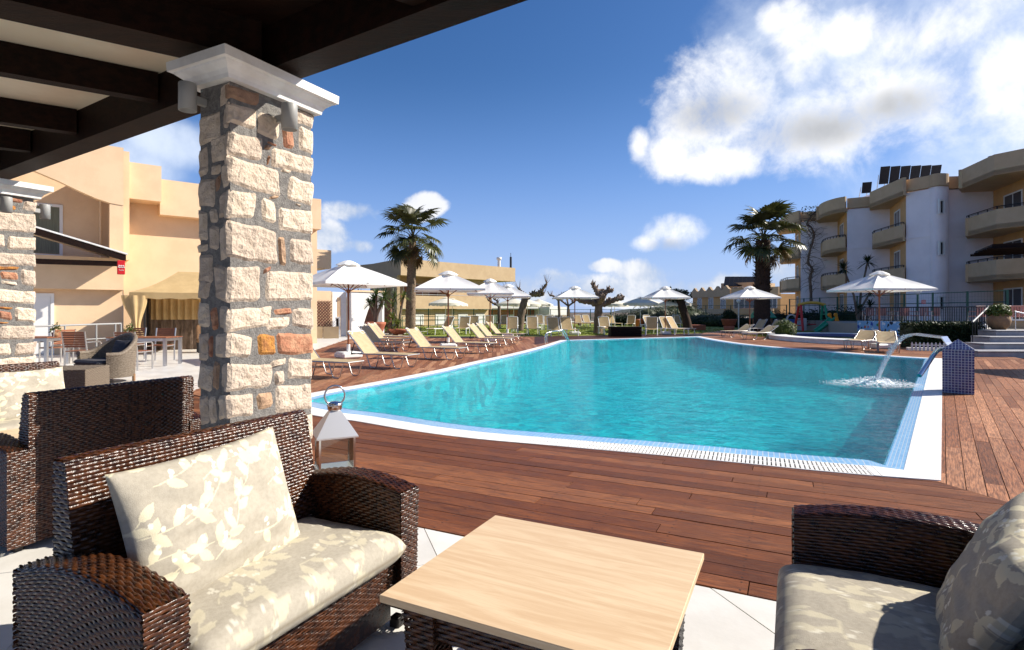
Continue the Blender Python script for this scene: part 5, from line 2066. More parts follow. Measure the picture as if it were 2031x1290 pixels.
LG = make_lounger()
LR = make_lounger(27)
lst = [
    (704, 718, -25, 'lounger at the far left whose foot end shows right of the near pillar'),
    (819, 704, -25, 'lounger right beside the white base of the leftmost wood poled parasol'),
    (917, 690.5, -25, 'lounger with its back in shadow, left of the second wood poled parasol'),
    (977, 681, -24, 'lounger behind the second wood poled parasol'),
    (1014, 671.5, -22, 'lounger with a dark shaded back, fifth along the left deck'),
    (1026, 668, -22, 'lounger behind the third wood poled parasol on the left deck'),
    (1038, 662.5, -20, 'farthest deck lounger of the left row, near the lawn edge'),
    (808, 679, -20, 'lounger in the back row whose head rises in front of the white arch'),
    (809, 672.5, -20, 'lounger in the back row just left of the round terracotta pot'),
    (808, 667.5, -20, 'lounger in the back row closest to the left palm trunk'),
    (1436, 657, 205, 'lounger lying left of the parasol by the right palm'),
    (1479, 660.5, 205, 'lounger lying between the parasol and the round bush'),
    (1478, 651.5, 210, 'lounger with its back up against the right palm trunk'),
    (1510, 652.5, 210, 'lounger with its back up behind the round bush'),
    (1690, 676, 222, 'lounger left of the parasol by the paddling pool'),
    (1764, 681, 240, 'lounger right of the parasol by the paddling pool'),
]
for i, (px, py, a, lab) in enumerate(lst):
    f = G(px, py, .34)
    r = math.radians(a)
    flat = i in (10, 11, 14, 15)
    place(LR if flat else LG, i in (0, 10), (f.x - math.cos(r) * 1.27, f.y - math.sin(r) * 1.27, 0), r, lab)


# white resin loungers on the lawn
def make_resin():
    t = thing('garden_lounger', '', 'sun lounger', (0, 0, 0), 0, 'white framed loungers on the lawn')
    hw, zs, L = .33, .36, 1.25
    be = math.radians(58)
    bl = .8
    tx, tz = -bl * math.cos(be), zs + bl * math.sin(be)
    mb = MB()
    for o in (0, -.012):
        mb.grid(lambda u_, v_: (L * u_, -hw + .04 + (2 * hw - .08) * v_, zs + .02 + o - .02 * math.sin(pi * v_)), 4, 4)
    obj('seat_sling', mb, 'sling_lawn', t)
    mb = MB()
    for o in (0, -.012):
        mb.grid(lambda u_, v_: (tx * u_ - o, -hw + .04 + (2 * hw - .08) * v_, zs + (tz - zs) * u_ + .02 - .02 * math.sin(pi * v_)), 4, 4)
    obj('back_sling', mb, 'sling_lawn', t)
    for s in (-1, 1):
        obj('side_frame', MB().tube([(-.2, s * hw, zs), (L, s * hw, zs)], .028, 6).tube([(0, s * hw, zs), (tx, s * hw, tz)], .026, 6), 'resin_white', t)
        for x in (-.12, L - .12):
            obj('leg', MB().tube([(x, s * hw, zs), (x + (.05 if x > 0 else -.05), s * hw, 0)], [.026, .03], 6), 'resin_white', t)
    obj('head_bar', MB().tube([(tx, -hw, tz), (tx - .01, -hw + .1, tz + .03), (tx - .01, hw - .1, tz + .03), (tx, hw, tz)], .024, 6), 'resin_white', t)
    return t


RG = make_resin()
lawn = [
    (1103, 667.0, -85, 'white framed lounger directly behind the pool ladder'),
    (1133, 666.5, -80, 'white framed lounger right of the pale parasol base at the pool end'),
    (1207, 663.5, -85, 'white framed lounger just left of the dark timber planter'),
    (1292, 665.5, -105, 'white framed lounger first to the right of the dark timber planter'),
    (1313, 663.5, -60, 'white framed lounger turned beside the sixth wood poled parasol'),
    (1342, 664.5, -70, 'white framed lounger with a shaded back, left of the leaning dark trunk'),
    (1364, 664.0, -50, 'white framed lounger with its foot nearest the leaning dark trunk'),
    (862, 664, -130, 'white framed lounger with a shaded back between palm trunk and second parasol'),
    (915, 663, -95, 'white framed lounger seen through behind the second parasol pole'),
    (1016, 664.5, -90, 'white framed lounger behind the fourth wood poled parasol'),
    (1058, 664, -88, 'white framed lounger left of the pool ladder on the lawn edge'),
    (1051, 652, -95, 'white framed lounger behind, beside a small white table and mulberry trunk'),
    (1088, 654, -92, 'white framed lounger in the second lawn row, left of the twin thin trees'),
    (1112, 652, -85, 'white framed lounger in the second lawn row, between the twin thin trees'),
    (1131, 650, -75, 'white framed lounger in the second lawn row behind the parasol at the pool end'),
    (1155, 649, -75, 'white framed lounger in the second lawn row, left of the big pollarded trunk'),
    (1174, 648.5, -70, 'white framed lounger half hidden by the big pollarded trunk'),
    (1224, 650, -70, 'white framed lounger behind the timber planter, left of a scalloped parasol pole'),
    (1248, 651, -110, 'white framed lounger with a grey back above the timber planter'),
    (1298, 649, -70, 'white framed lounger in front of the dark shrubs, behind the sixth parasol'),
    (936, 656, -95, 'white framed lounger in the back lawn row, between the second and third wood poled parasols'),
    (968, 654, -92, 'white framed lounger in the back lawn row behind the third wood poled parasol'),
    (998, 652, -96, 'white framed lounger in the back lawn row beside the thin left mulberry'),
    (1072, 648.5, -88, 'white framed lounger farthest back, before the long terracotta garden wall'),
    (1096, 647.5, -85, 'white framed lounger farthest back, behind the twin thin trees'),
    (1354, 650, -80, 'white framed lounger at the foot of the leaning dark trunk'),
]
for i, (px, py, a, lab) in enumerate(lawn):
    q = G(px, py)
    r = math.radians(a)
    place(RG, i == 0, (q.x - math.cos(r) * .9, q.y - math.sin(r) * .9, 0), r, lab)


# ---------------------------------------------------------------- parasols
def make_parasol():
    t = thing('parasol', '', 'parasol', (0, 0, 0), 0, 'white parasols on wooden poles')
    hs, zr, zt = 1.22, 2.22, 2.86
    obj('pole', MB().tube([(0, 0, .1), (0, 0, 2.88)], .028, 10), 'umbrella_wood', t)
    mb = MB()
    for i in range(4):
        a, b = i * pi / 2 + pi / 4, (i + 1) * pi / 2 + pi / 4
        A, B = Vector((math.cos(a), math.sin(a), 0)) * hs * 1.414, Vector((math.cos(b), math.sin(b), 0)) * hs * 1.414
        def fn(u_, v_, A=A, B=B, o=0):
            e = A.lerp(B, u_) * (1 - .03 * math.sin(pi * u_))
            q = e * (.12 + .88 * v_)
            z = zt - (zt - zr) * (.12 + .88 * v_) - .05 * math.sin(pi * v_) * math.sin(pi * ((u_ * 2) % 1)) + .02 * math.sin(pi * v_)
            return (q.x, q.y, z + o)
        mb.grid(fn, 12, 8, smooth=True)
        mb.grid(lambda u_, v_, fn=fn: Vector(fn(u_, 1)) - Vector((0, 0, .07 * v_)), 12, 1)
    can = obj('canopy', mb, 'canvas', t)
    mb = MB()
    mb.grid(lambda u_, v_: (math.cos(u_ * 2 * pi) * (.05 + .3 * v_) * (1 + .05 * math.cos(u_ * 8 * pi)), math.sin(u_ * 2 * pi) * (.05 + .3 * v_) * (1 + .05 * math.cos(u_ * 8 * pi)), 2.92 - .15 * v_ ** 1.3 + .015 * math.cos(u_ * 16 * pi) * v_), 32, 5)
    obj('vent_cap', mb, 'canvas', can)
    for k in range(8):
        a = k * pi / 4 + pi / 4
        r = hs * (1.414 if k % 2 == 0 else 1.0) * .985
        d = Vector((math.cos(a), math.sin(a), 0))
        rb = obj('rib', MB().tube([(0, 0, zt - .05), d * (r * .5) + Vector((0, 0, (zt + zr) / 2 - .045)), d * r + Vector((0, 0, zr - .025))], .013, 5), 'umbrella_wood', t)
        obj('strut', MB().tube([d * .04 + Vector((0, 0, zr - .22)), d * (r * .56) + Vector((0, 0, zr + (zt - zr) * .44 - .05))], .012, 5), 'umbrella_wood', rb)
    obj('hub', MB().lathe([(.03, zr - .28), (.055, zr - .26), (.055, zr - .18), (.03, zr - .17)], 10), 'umbrella_wood', t)
    obj('base', MB().box((0, 0, .1), (.62, .62, .19), bev=.05), 'resin_white', t)
    obj('sleeve', MB().tube([(0, 0, .18), (0, 0, .42)], .05, 10), 'resin_white', t)
    return t


UM = make_parasol()
ums = [(691, 711, 1.0, 42, 1.03, 'leftmost wood poled white parasol, largest, beside the near pillar'),
       (889, 692, 1.0, 10, 1.02, 'wood poled white parasol in front of the far building, second from the left'),
       (972, 678, 1.0, 3, .86, 'wood poled white parasol third from the left on the deck'),
       (1007, 668, 1.0, 3, 1.0, 'wood poled white parasol beside the branching bare mulberry tree'),
       (1140, 664.5, 1.0, 3, 1.0, 'wood poled white parasol at the far end of the pool by the ladder'),
       (1387.5, 664, 1.0, 10, 1.0, 'wood poled white parasol right of the timber planter in front of dark shrubs'),
       (1487, 664.5, 1.0, 5, 1.03, 'wood poled white parasol beside the right palm trunk'),
       (1744, 692, 1.0, 6, 1.02, 'wood poled white parasol by the paddling pool and mural')]
sun_side = Vector((14.85, 13.0, 0))      # one more, added out of view to cast shade on the right deck
ums[5] = (1319.5, 664, 1.0, 2, .95, ums[5][5])
for i, (px, py, s, rz, wsc, lab) in enumerate(ums):
    o = place(UM, i == 0, G(px, py), math.radians(rz), lab)
    o.scale = (wsc, wsc, 1.0)
o = place(UM, False, sun_side, .0, 'wood poled white parasol standing on the right deck just beyond the right edge')


def make_scallop():
    t = thing('scalloped_parasol', '', 'parasol', (0, 0, 0), 0, 'cream scalloped parasols on the lawn')
    R_m, zr, zt = 1.25, 2.0, 2.4
    obj('pole', MB().tube([(0, 0, 0), (0, 0, 2.42)], .022, 8), 'resin_white', t)
    mb = MB()
    mb.grid(lambda u_, v_: (math.cos(u_ * 2 * pi) * R_m * v_, math.sin(u_ * 2 * pi) * R_m * v_, zt - (zt - zr) * v_ ** 1.25), 32, 6)
    mb.grid(lambda u_, v_: (math.cos(u_ * 2 * pi) * (R_m + .015 * v_), math.sin(u_ * 2 * pi) * (R_m + .015 * v_), zr - v_ * (.13 + .07 * abs(math.sin(u_ * 12 * pi)))), 72, 2)
    mb.grid(lambda u_, v_: (math.cos(u_ * 2 * pi) * (.02 + .26 * v_), math.sin(u_ * 2 * pi) * (.02 + .26 * v_), zt + .07 - .06 * v_), 16, 2)
    can = obj('canopy', mb, 'canvas_lawn', t)
    for k in range(8):
        a = k * pi / 4
        obj('rib', MB().tube([(0, 0, zt - .03), (math.cos(a) * R_m, math.sin(a) * R_m, zr - .015)], .008, 4), 'resin_white', t)
    obj('base', MB().lathe([(0, 0), (.24, 0), (.24, .06), (.06, .1), (.04, .3), (0, .3)], 14), 'resin_white', t)
    return t


SG = make_scallop()
scs = [(884, 655.5, 'cream scalloped parasol left of the second wood poled parasol, nearer of two'),
       (897, 652.5, 'cream scalloped parasol farther of the two behind the second wood poled parasol'),
       (1019, 654, 'cream scalloped parasol behind the mulberry with the raised branches'),
       (1046, 651, 'cream scalloped parasol in front of the low brown building, left one'),
       (1068, 650.5, 'cream scalloped parasol in front of the low brown building, right one'),
       (1213, 652, 'cream scalloped parasol just right of the big pollarded tree'),
       (1219, 649.5, 'cream scalloped parasol behind its twin right of the pollarded tree'),
       (1270, 656, 'cream scalloped parasol above the timber planter'),
       (1286, 651.5, 'cream scalloped parasol half hidden behind the one above the timber planter'),
       (1337, 654, 'cream scalloped parasol beside the leaning dark trunk')]
for i, (px, py, lab) in enumerate(scs):
    place(SG, i == 0, G(px, py), RND.uniform(0, 6), lab)


# small white tables, planters, pots
def make_side_table():
    t = thing('side_table', '', 'table', (0, 0, 0), 0, 'small white side tables on the lawn')
    obj('table_top', MB().lathe([(0, .42), (.26, .42), (.28, .44), (.26, .46), (0, .46)], 18), 'resin_white', t)
    for k in range(4):
        a = k * pi / 2 + .4
        obj('leg', MB().tube([(math.cos(a) * .2, math.sin(a) * .2, .43), (math.cos(a) * .23, math.sin(a) * .23, 0)], .03, 6), 'resin_white', t)
    return t


STb = make_side_table()
for i, (px, py, lab) in enumerate([(1193, 662.5, 'white side table at the foot of the big pollarded trunk'), (1071, 655, 'white side table between the second row loungers on the lawn'),
                                   (1021, 659, 'white side table behind the fourth wood poled parasol'), (1277, 657, 'white side table beside the scalloped parasol pole right of the planter'),
                                   (1123, 650, 'white side table between the twin thin trees')]):
    place(STb, i == 0, G(px, py), 0, lab)
tpl = G(1239, 667.5)
tp = thing('timber_planter', 'low dark timber planter box at the far end of the pool', 'planter', tpl, .04)
for k in range(4):
    obj('board', MB().box((0, -.42, .06 + .13 * k), (1.7, .05, .12), bev=.01), 'dark_beam', tp)
    obj('board', MB().box((0, .42, .06 + .13 * k), (1.7, .05, .12), bev=.01), 'dark_beam', tp)
    for s in (-1, 1):
        obj('board', MB().box((s * .84, 0, .06 + .13 * k), (.05, .78, .12), bev=.01), 'dark_beam', tp)
obj('cover', MB().box((0, 0, .53), (1.78, .94, .03), bev=.008), 'dark_beam', tp)


def lathe_pot(name, label, loc, prof, mat, group=None):
    t = thing(name, label, 'pot', loc, 0, group)
    obj('pot_body', MB().lathe(prof, 22), mat, t)
    r = max(p[0] for p in prof[-3:]) * .8
    obj('soil_fill', MB().lathe([(0, prof[-1][1] - .06), (r, prof[-1][1] - .06)], 16), 'soil', t)
    return t


bigpot = [(0, 0), (.24, 0), (.36, .22), (.43, .42), (.48, .5), (.5, .58), (.46, .6), (.42, .56)]
conep = [(0, 0), (.2, 0), (.3, .62), (.33, .64), (.33, .72), (.28, .72), (.27, .66)]
for px, py, lab in ((1150, 645, 'tall terracotta pot left of the pollarded trunk on the lawn'), (1199, 646, 'tall terracotta pot right of the pollarded trunk on the lawn'), (1262, 650, 'tall terracotta pot above the timber planter'), (1274, 648, 'tall terracotta pot behind the scalloped parasol pole'),
                    (1327, 649, 'tall terracotta pot beside the sixth wood poled parasol')):
    lathe_pot('terracotta_pot', lab, G(px, py), conep, 'terracotta', 'tall terracotta pots on the lawn')


# ---------------------------------------------------------------- plants
def leaf_cloud(mb, c, rad, n, size, seed, shell=.55, flat=1.0, up=.3):
    rs = random.Random(seed)
    for k in range(n):
        d = Vector((rs.gauss(0, 1), rs.gauss(0, 1), rs.gauss(0, 1))).normalized()
        bump_ = 1 + .22 * mnoise.noise(d * 2.3 + Vector((seed, 0, 0)))
        r = (shell + (1 - shell) * rs.random() ** .6) * bump_
        p = Vector((c[0] + d.x * rad[0] * r, c[1] + d.y * rad[1] * r, c[2] + d.z * rad[2] * r))
        q = (d + Vector((rs.uniform(-1, 1), rs.uniform(-1, 1), rs.uniform(-.6, 1) + up))).normalized()
        w = q.orthogonal().normalized()
        w = (Matrix.Rotation(rs.uniform(0, 6.28), 3, q) @ w)
        v = q.cross(w)
        l = size * rs.uniform(.6, 1.3)
        mb.add([p - w * l, p + v * l * .45 + q * l * .1, p + w * l, p - v * l * .45 + q * l * .1], [(0, 1, 2, 3)])


def shrub(name, label, loc, parts, mat, n=1400, size=.07, seed=1, cat='shrub', group=None, stem=True):
    t = thing(name, label, cat, loc, 0, group)
    mb = MB()
    for k, (c, rad) in enumerate(parts):
        leaf_cloud(mb, c, rad, n // len(parts), size, seed * 13 + k)
        vs, fs = ico(1, 2)
        mb.add([(c[0] + v.x * rad[0] * .62, c[1] + v.y * rad[1] * .62, c[2] + v.z * rad[2] * .62) for v in vs], fs)
    obj('foliage', mb, mat, t)
    if stem:
        c, rad = parts[0]
        obj('stem', MB().tube([(0, 0, -.05), (c[0] * .5, c[1] * .5, c[2] * .8)], .05, 6), 'bark', t)
    return t


def fan_frond(seed, dry=False):
    rs = random.Random(seed)
    mb = MB()
    lp_ = rs.uniform(.85, 1.3)
    pet = [Vector((lp_ * k / 6, 0, .12 * math.sin(pi * k / 6) - (.1 if dry else .0) * (k / 6) ** 2)) for k in range(7)]
    mb.tube(pet, [.03 - .016 * k / 6 for k in range(7)], 5)
    o = pet[-1]
    n = 30
    for k in range(n):
        a = math.radians(-118 + 236 * k / (n - 1)) + rs.uniform(-.03, .03)
        l = (1.15 if dry else 1.22) * (.72 + .28 * math.cos(a * .75)) * rs.uniform(.88, 1.06)
        d = Vector((math.cos(a), math.sin(a), 0))
        s = Vector((-d.y, d.x, 0))
        pr = []
        m = 5
        for i in range(m + 1):
            f = i / m
            zz = .16 * math.sin(f * 2.2) * (1 - .3 * abs(math.sin(a))) - (.55 if dry else .42) * max(0, f - .38) ** 1.6 * rs.uniform(.7, 1.5) + .07 * abs(math.sin(a)) * f
            w = .058 * l * (math.sin(min(1, .12 + f * 1.5) * pi / 2) if f < .55 else max(.02, (1 - f) / .45)) * .9
            if f < .5:
                w = max(w, l * f * math.radians(236 / n) * .55)
            c = o + Matrix.Rotation(math.radians(28), 3, 'Y') @ (d * (l * f * (1 - .12 * f)) + Vector((0, 0, zz * l)))
            pr.append((c - s * w + Vector((0, 0, .25 * w)), c, c + s * w + Vector((0, 0, .25 * w))))
        vs = [p for t_ in pr for p in t_]
        fs = []
        for i in range(m):
            fs += [(i * 3, i * 3 + 1, i * 3 + 4, i * 3 + 3), (i * 3 + 1, i * 3 + 2, i * 3 + 5, i * 3 + 4)]
        mb.add(vs, fs)
    return mb.mesh('frond')


FR = [fan_frond(s) for s in range(5)]
FRD = [fan_frond(20 + s, True) for s in range(2)]
for m_ in FR:
    m_.materials.append(MATS['palm_leaf'])
for m_ in FRD:
    m_.materials.append(MATS['palm_leaf_dry'])


def palm(label, loc, h, r0, r1, n, scale, seed, skirt=None, up=78, down=-55, lean=(0, 0)):
    rs = random.Random(seed)
    t = thing('palm_tree', label, 'palm tree', loc, 0, 'fan palms by the pool')
    mb = MB()
    nr = 46
    pts = [(lean[0] * (k / nr) ** 1.5, lean[1] * (k / nr) ** 1.5, h * k / nr - .1) for k in range(nr + 1)]
    rad = [(r0 + (r1 - r0) * k / nr) * (1 + .1 * (k % 2)) * (1.25 if k < 2 else 1) for k in range(nr + 1)]
    mb.tube(pts, rad, 14)
    for k in range(520):
        f = rs.random()
        a = rs.uniform(0, 2 * pi)
        big_ = skirt and f > skirt[0]
        r = (r0 + (r1 - r0) * f) * (1.05 if not big_ else 1.0)
        z = h * f
        rr = r * (skirt[1] if big_ else 1)
        ox, oy = lean[0] * f ** 1.5, lean[1] * f ** 1.5
        d, s = Vector((math.cos(a), math.sin(a), 0)), Vector((-math.sin(a), math.cos(a), 0))
        c = Vector((ox, oy, z)) + d * r * .9
        w, l, ot_ = rs.uniform(.04, .07), rs.uniform(.1, .2), (rr - r) + rs.uniform(.02, .06) * (2.0 if big_ else 1)
        mb.add([c - s * w, c + s * w, c + s * w * .5 + d * ot_ + Vector((0, 0, l)), c - s * w * .5 + d * ot_ + Vector((0, 0, l)), c + d * (ot_ * .5) + Vector((0, 0, l * .3))],
               [(0, 1, 2, 3), (0, 4, 1), (1, 4, 2), (0, 3, 4)])
    obj('trunk', mb, 'palm_bark' if not skirt else 'palm_skirt', t)
    top = Vector((lean[0], lean[1], h - .05))
    for k in range(n):
        f = (k + .5) / n
        pitch = math.radians(up + (down - up) * f + rs.uniform(-10, 10))
        azm = k * 2.39996 + rs.uniform(-.25, .25)
        dry = f > .86
        me = rs.choice(FRD if dry else FR)
        o = obj('frond', me, None, t)
        sc_ = scale * rs.uniform(.85, 1.1) * (1 if not dry else .85)
        o.matrix_local = Matrix.Translation(top - Vector((0, 0, .35 * f))) @ Matrix.Rotation(azm, 4, 'Z') @ Matrix.Rotation(-pitch, 4, 'Y') @ Matrix.Rotation(rs.uniform(-.35, .35), 4, 'X') @ Matrix.Scale(sc_, 4)
    return t


pp1 = G(814, 660)
palm('slender fan palm on the left, in front of the far building', (pp1.x, pp1.y, -.02), 6.4, .33, .25, 25, 1.2, 3, None, 78, -58, (.15, 0))
pp2 = G(1511, 656)
palm('stout fan palm with a shaggy dark trunk, right of the pool', (pp2.x, pp2.y, -.02), 6.7, .56, .47, 24, 1.5, 8, (.42, 1.35), 80, -36, (.1, 0))


def sword_rosette(seed, n=46, l=.75, w=.035, mat_up=1.1):
    rs = random.Random(seed)
    mb = MB()
    for k in range(n):
        a = k * 2.4
        e = math.radians(rs.uniform(-25, 80))
        ll = l * rs.uniform(.75, 1.1)
        d = Vector((math.cos(a), math.sin(a), 0))
        s = Vector((-d.y, d.x, 0))
        pr = []
        for i in range(5):
            f = i / 4
            c = d * (ll * f * math.cos(e)) + Vector((0, 0, ll * f * math.sin(e) - .28 * ll * f * f))
            ww = w * (1 - f ** 2) * (0.6 + f) + .002
            pr += [c - s * ww, c + s * ww]
        mb.add(pr, [(i * 2, i * 2 + 1, i * 2 + 3, i * 2 + 2) for i in range(4)])
    return mb


def yucca(label, loc, stems, mat='yucca_leaf', l=.75, seed=1, pot=None, name='yucca_plant', n=46):
    t = thing(name, label, 'plant', loc)
    for k, (x, y, z) in enumerate(stems):
        if z > .3:
            obj('trunk', MB().tube([(0, 0, 0), (x * .3, y * .3, z * .5), (x, y, z)], [.09, .07, .055], 8), 'bark', t)
        o = obj('leaf_rosette', sword_rosette(seed * 10 + k, n, l), mat, t)
        o.location = (x, y, z)
    return t


# ---------------------------------------------------------------- arch, lattice, pots on the left
ar = thing('white_arch', 'white wall with a tall pointed arch opening left of the palm', 'wall', (0, 0, 0))
a0, a1 = pz(697, 31.5), pz(762, 33.2)
dA_ = (a1 - a0).normalized()
nA = away(a0, a1)
LA = (a1 - a0).length
zt0 = 1.4 + (HY - 579) / FPX * 31.5
mb = MB()
prof = [(.0, 0)]
def arch_lo(s):
    f = (s - .30 * LA) / (.93 * LA - .30 * LA)
    if f <= 0 or f >= 1:
        return 0.0
    return min(zt0 - .12, 2.3 * math.sin(pi / 2 * min(1, f / .85)) ** .75)
N = 40
for k in range(N):
    s0, s1 = LA * k / N, LA * (k + 1) / N
    z0a, z0b = arch_lo(s0), arch_lo(s1)
    p, q = a0 + dA_ * s0, a0 + dA_ * s1
    p2, q2 = p + nA * .45, q + nA * .45
    mb.add([(*p, z0a), (*q, z0b), (*q, zt0), (*p, zt0), (*p2, z0a), (*q2, z0b), (*q2, zt0), (*p2, zt0)],
           [(0, 1, 2, 3), (5, 4, 7, 6), (3, 2, 6, 7), (1, 0, 4, 5)])
mb.add([(*a0, 0), (*a0, zt0), (*(a0 + nA * .45), zt0), (*(a0 + nA * .45), 0)], [(0, 1, 2, 3)])
obj('arch_wall', mb, 'white_arch', ar)
wall('coping', ar, a0 - nA * .06 - dA_ * .06, a1 - nA * .06 + dA_ * .06, zt0 + .003, zt0 + .1, 'ochre_wall', .6)
wall('side_wall', ar, a0 + nA * .46 - dA_ * .9, a0 + nA * .46 - dA_ * .02, -.05, zt0 - .02, 'white_arch', .25)
bw = thing('brick_oven_wall', 'brown brick wall seen through the white arch', 'wall', (0, 0, 0))
b0, b1 = pz(655, 36), pz(775, 36)
o = wall('brickwork', bw, b0, b1, -.05, 2.2, 'brick_wall', .3)
lw_ = thing('lattice_wall', 'ochre wall with a brown diamond lattice, right of the near pillar', 'wall', (0, 0, 0))
l0, l1 = pz(600, 30), pz(657, 31)
wall('wall', lw_, l0, l1, -.05, 1.4 + (HY - 577) / FPX * 30.5, 'ochre_wall', .3)
wall('low_wall', lw_, pz(657, 31.2), pz(676, 31.4), -.05, 1.4 + (HY - 590) / FPX * 31, 'ochre_wall', .3)
window_on(lw_, pz(657, 31.2), pz(676, 31.4), .3, .0, .36, 1.1, pane='glass_dark', leaves=1)
wall('side_wall', lw_, pz(676, 33.2), pz(716, 33.6), -.05, 1.4 + (HY - 590) / FPX * 33, 'sand_wall', .3)
dl = (l1 - l0).normalized()
nl = -away(l0, l1)
mb = MB()
zl0, zl1 = .25, 1.4 + (HY - 597) / FPX * 30.5
LL = (l1 - l0).length
sp_ = .17
H_ = zl1 - zl0
for dirn in (1, -1):
    s = -H_
    while s < LL:
        pa, pb = (s, 0), (s + H_, H_)
        t0, t1 = max(0, -s / H_), min(1, (LL - s) / H_)
        if t1 > t0:
            fa, fb = s + H_ * t0, s + H_ * t1
            if dirn < 0:
                fa, fb = LL - fa, LL - fb
            p = l0 + dl * fa + nl * (.05 + .012 * dirn)
            q = l0 + dl * fb + nl * (.05 + .012 * dirn)
            mb.tube([(*p, zl0 + H_ * t0), (*q, zl0 + H_ * t1)], .02, 4)
        s += sp_
obj('lattice', mb, 'brick_red', lw_)
gw = thing('glass_screen', 'low pale glass screen in front of the lattice wall', 'screen', (0, 0, 0))
for a_, b_ in ((620, 640), (641, 672)):
    wall('panel', gw, pz(a_, 28.6), pz(b_, 28.8), .02, .62, 'sand_wall', .04)

ptp = G(745, 668)
lathe_pot('terracotta_pot', 'large round terracotta pot under the dracaena by the white arch', ptp, [(p[0] * 1.15, p[1] * 1.35) for p in bigpot], 'terracotta')
yucca('bushy dracaena growing from the large terracotta pot by the white arch', (ptp.x, ptp.y, .7), [(-.1, 0, 1.35), (.35, .1, 1.15), (.1, -.2, 1.6), (-.35, .1, 1.1), (.5, -.1, 1.5)], 'yucca_leaf', .62, 2, n=60)
ptp2 = G(790, 664)
lathe_pot('terracotta_pot', 'shallow terracotta bowl left of the slender palm', ptp2, [(0, 0), (.3, 0), (.55, .25), (.6, .34), (.56, .34), (.5, .28)], 'terracotta')
yucca('yellow green yucca behind the shallow terracotta bowl', (ptp2.x - .6, ptp2.y + .6, 0), [(-.3, 0, .5), (.4, .1, .55), (.1, .1, .9)], 'yucca_yellow', .8, 4)
yucca('thin stemmed yucca between the white arch and the slender palm', (ptp2.x - .25, ptp2.y + 1.2, 0), [(.35, 0, 2.3), (-.4, .2, 1.7)], 'yucca_yellow', .62, 5)
yucca('dark fronded plant rising behind the white arch', (P(745, 600, 36).x, 37.5, 0), [(-.6, 0, 2.2), (.2, .1, 2.45), (.9, 0, 2.3), (-1.4, 0, 2.3)], 'yucca_leaf', .95, 6, n=40)

# ---------------------------------------------------------------- far buildings
fb = thing('far_hotel_building', 'tan flat roofed hotel building in the middle distance behind the left palm', 'building', (0, 0, 0))
c0, c1, c2 = pz(795, 50), pz(1022, 61), pz(740, 55.5)
zt_ = 1.4 + (HY - 513) / FPX * 50
zb_ = 1.4 + (HY - 546) / FPX * 50
nF = away(c0, c1)
dF = (c1 - c0).normalized()
LF = (c1 - c0).length
poly_prism('roof_parapet', fb, [c0, c1, c1 + nF * 9, c2 + nF * 5, c2], zb_, zt_, 'sand_wall')
i0_, i1_ = c0 + nF * 2.2, c1 + nF * 2.2 - dF * 3.3
wall('upper_wall', fb, i0_, i1_, 1.6, zb_, 'sand_wall', .3)
wall('upper_wall', fb, c1 + nF * .7 - dF * 9.0, c1 + nF * .7 - dF * 3.6, 1.6, zb_, 'sand_wall', 2)
wall('side_wall', fb, c2 + nF * .5, c0 + nF * .6, -.2, zb_, 'sand_wall', .3)
for s in (3.0, 6.0, 10.5):
    window_on(fb, i0_, i1_, s, 1.75, 2.3, 2.3, frame='frame_white', pane='wall_brown')
zb1, zb0 = 1.4 + (HY - 588) / FPX * 54, 1.4 + (HY - 613) / FPX * 54
wall('balcony_front', fb, c0 + nF * .4 + dF * .5, c1 + nF * .4 - dF * 3.2, zb0, zb1, 'sand_wall', .25)
wall('balcony_floor', fb, c0 + nF * .66 + dF * .5, c1 + nF * .66 - dF * 3.2, zb0, zb0 + .3, 'sand_wall', 1.7)
wall('ground_wall', fb, c0 + nF * .9, c1 + nF * .9 - dF * 3.2, -1, zb0, 'sand_wall', .3)
for s in (2.6, 5.3, 8.2, 10.6):
    window_on(fb, c0 + nF * .9, c1 + nF * .9, s, .15, 1.25, 1.0, pane='frame_white', leaves=1)
obj('balcony_rail', MB().tube([(*(c0 + nF * .5 + dF * .5), zb1 + .12), (*(c1 + nF * .5 - dF * 3.2), zb1 + .12)], .03, 5), 'lamp_grey', fb)
p = P(989, 530, 60)
obj('chimney', MB().tube([(p.x, p.y + 2, zt_ - .3), (p.x, p.y + 2, zt_ + .95)], .17, 10).lathe([(.17, 0), (.28, .05), (.28, .3), (0, .32)], 10, (p.x, p.y + 2, zt_ + .95)), 'frame_white', fb)
p = P(1013, 530, 61)
obj('antenna_mast', MB().tube([(p.x, p.y + 1.5, zt_ - .3), (p.x, p.y + 1.5, zt_ + 1.35)], .12, 8).tube([(p.x, p.y + 1.5, zt_ + 1.3), (p.x, p.y + 1.5, zt_ + 1.8)], .03, 5), 'iron_black', fb)

lo = thing('low_villa', 'low brown and cream villa beyond the lawn fence', 'building', (0, 0, 0))
a, b = pz(960, 66), pz(1150 - 38, 72)
za = 1.4 + (HY - 612) / FPX * 66
wall('roof_slab', lo, a, b, za, za + .35, 'white_arch', 6)
nL = away(a, b)
wall('wall', lo, a + nL * 1, b + nL * 1, -2.5, za, 'wall_brown', .3)
for s in (2.0, 4.2, 6.2, 8.4):
    window_on(lo, a + nL, b + nL, s, -1.2, 1.0, 2.2, pane='glass_dark' if s > 5 else 'frame_white', leaves=1)
a, b = pz(1090, 69), pz(1124, 71)
wall('white_block', lo, a, b, -2.5, 1.4 + (HY - 609) / FPX * 70, 'white_arch', 5)
gwall = thing('garden_wall', 'long low terracotta coloured garden wall with pale top behind the lawn', 'wall', (0, 0, 0))
a, b = pz(985, 60), pz(1180, 66)
wall('wall', gwall, a, b, -.4, .15, 'terracotta', .3)
wall('wall_top', gwall, a - away(a, b) * .05, b - away(a, b) * .05, .153, .26, 'white_arch', .4)

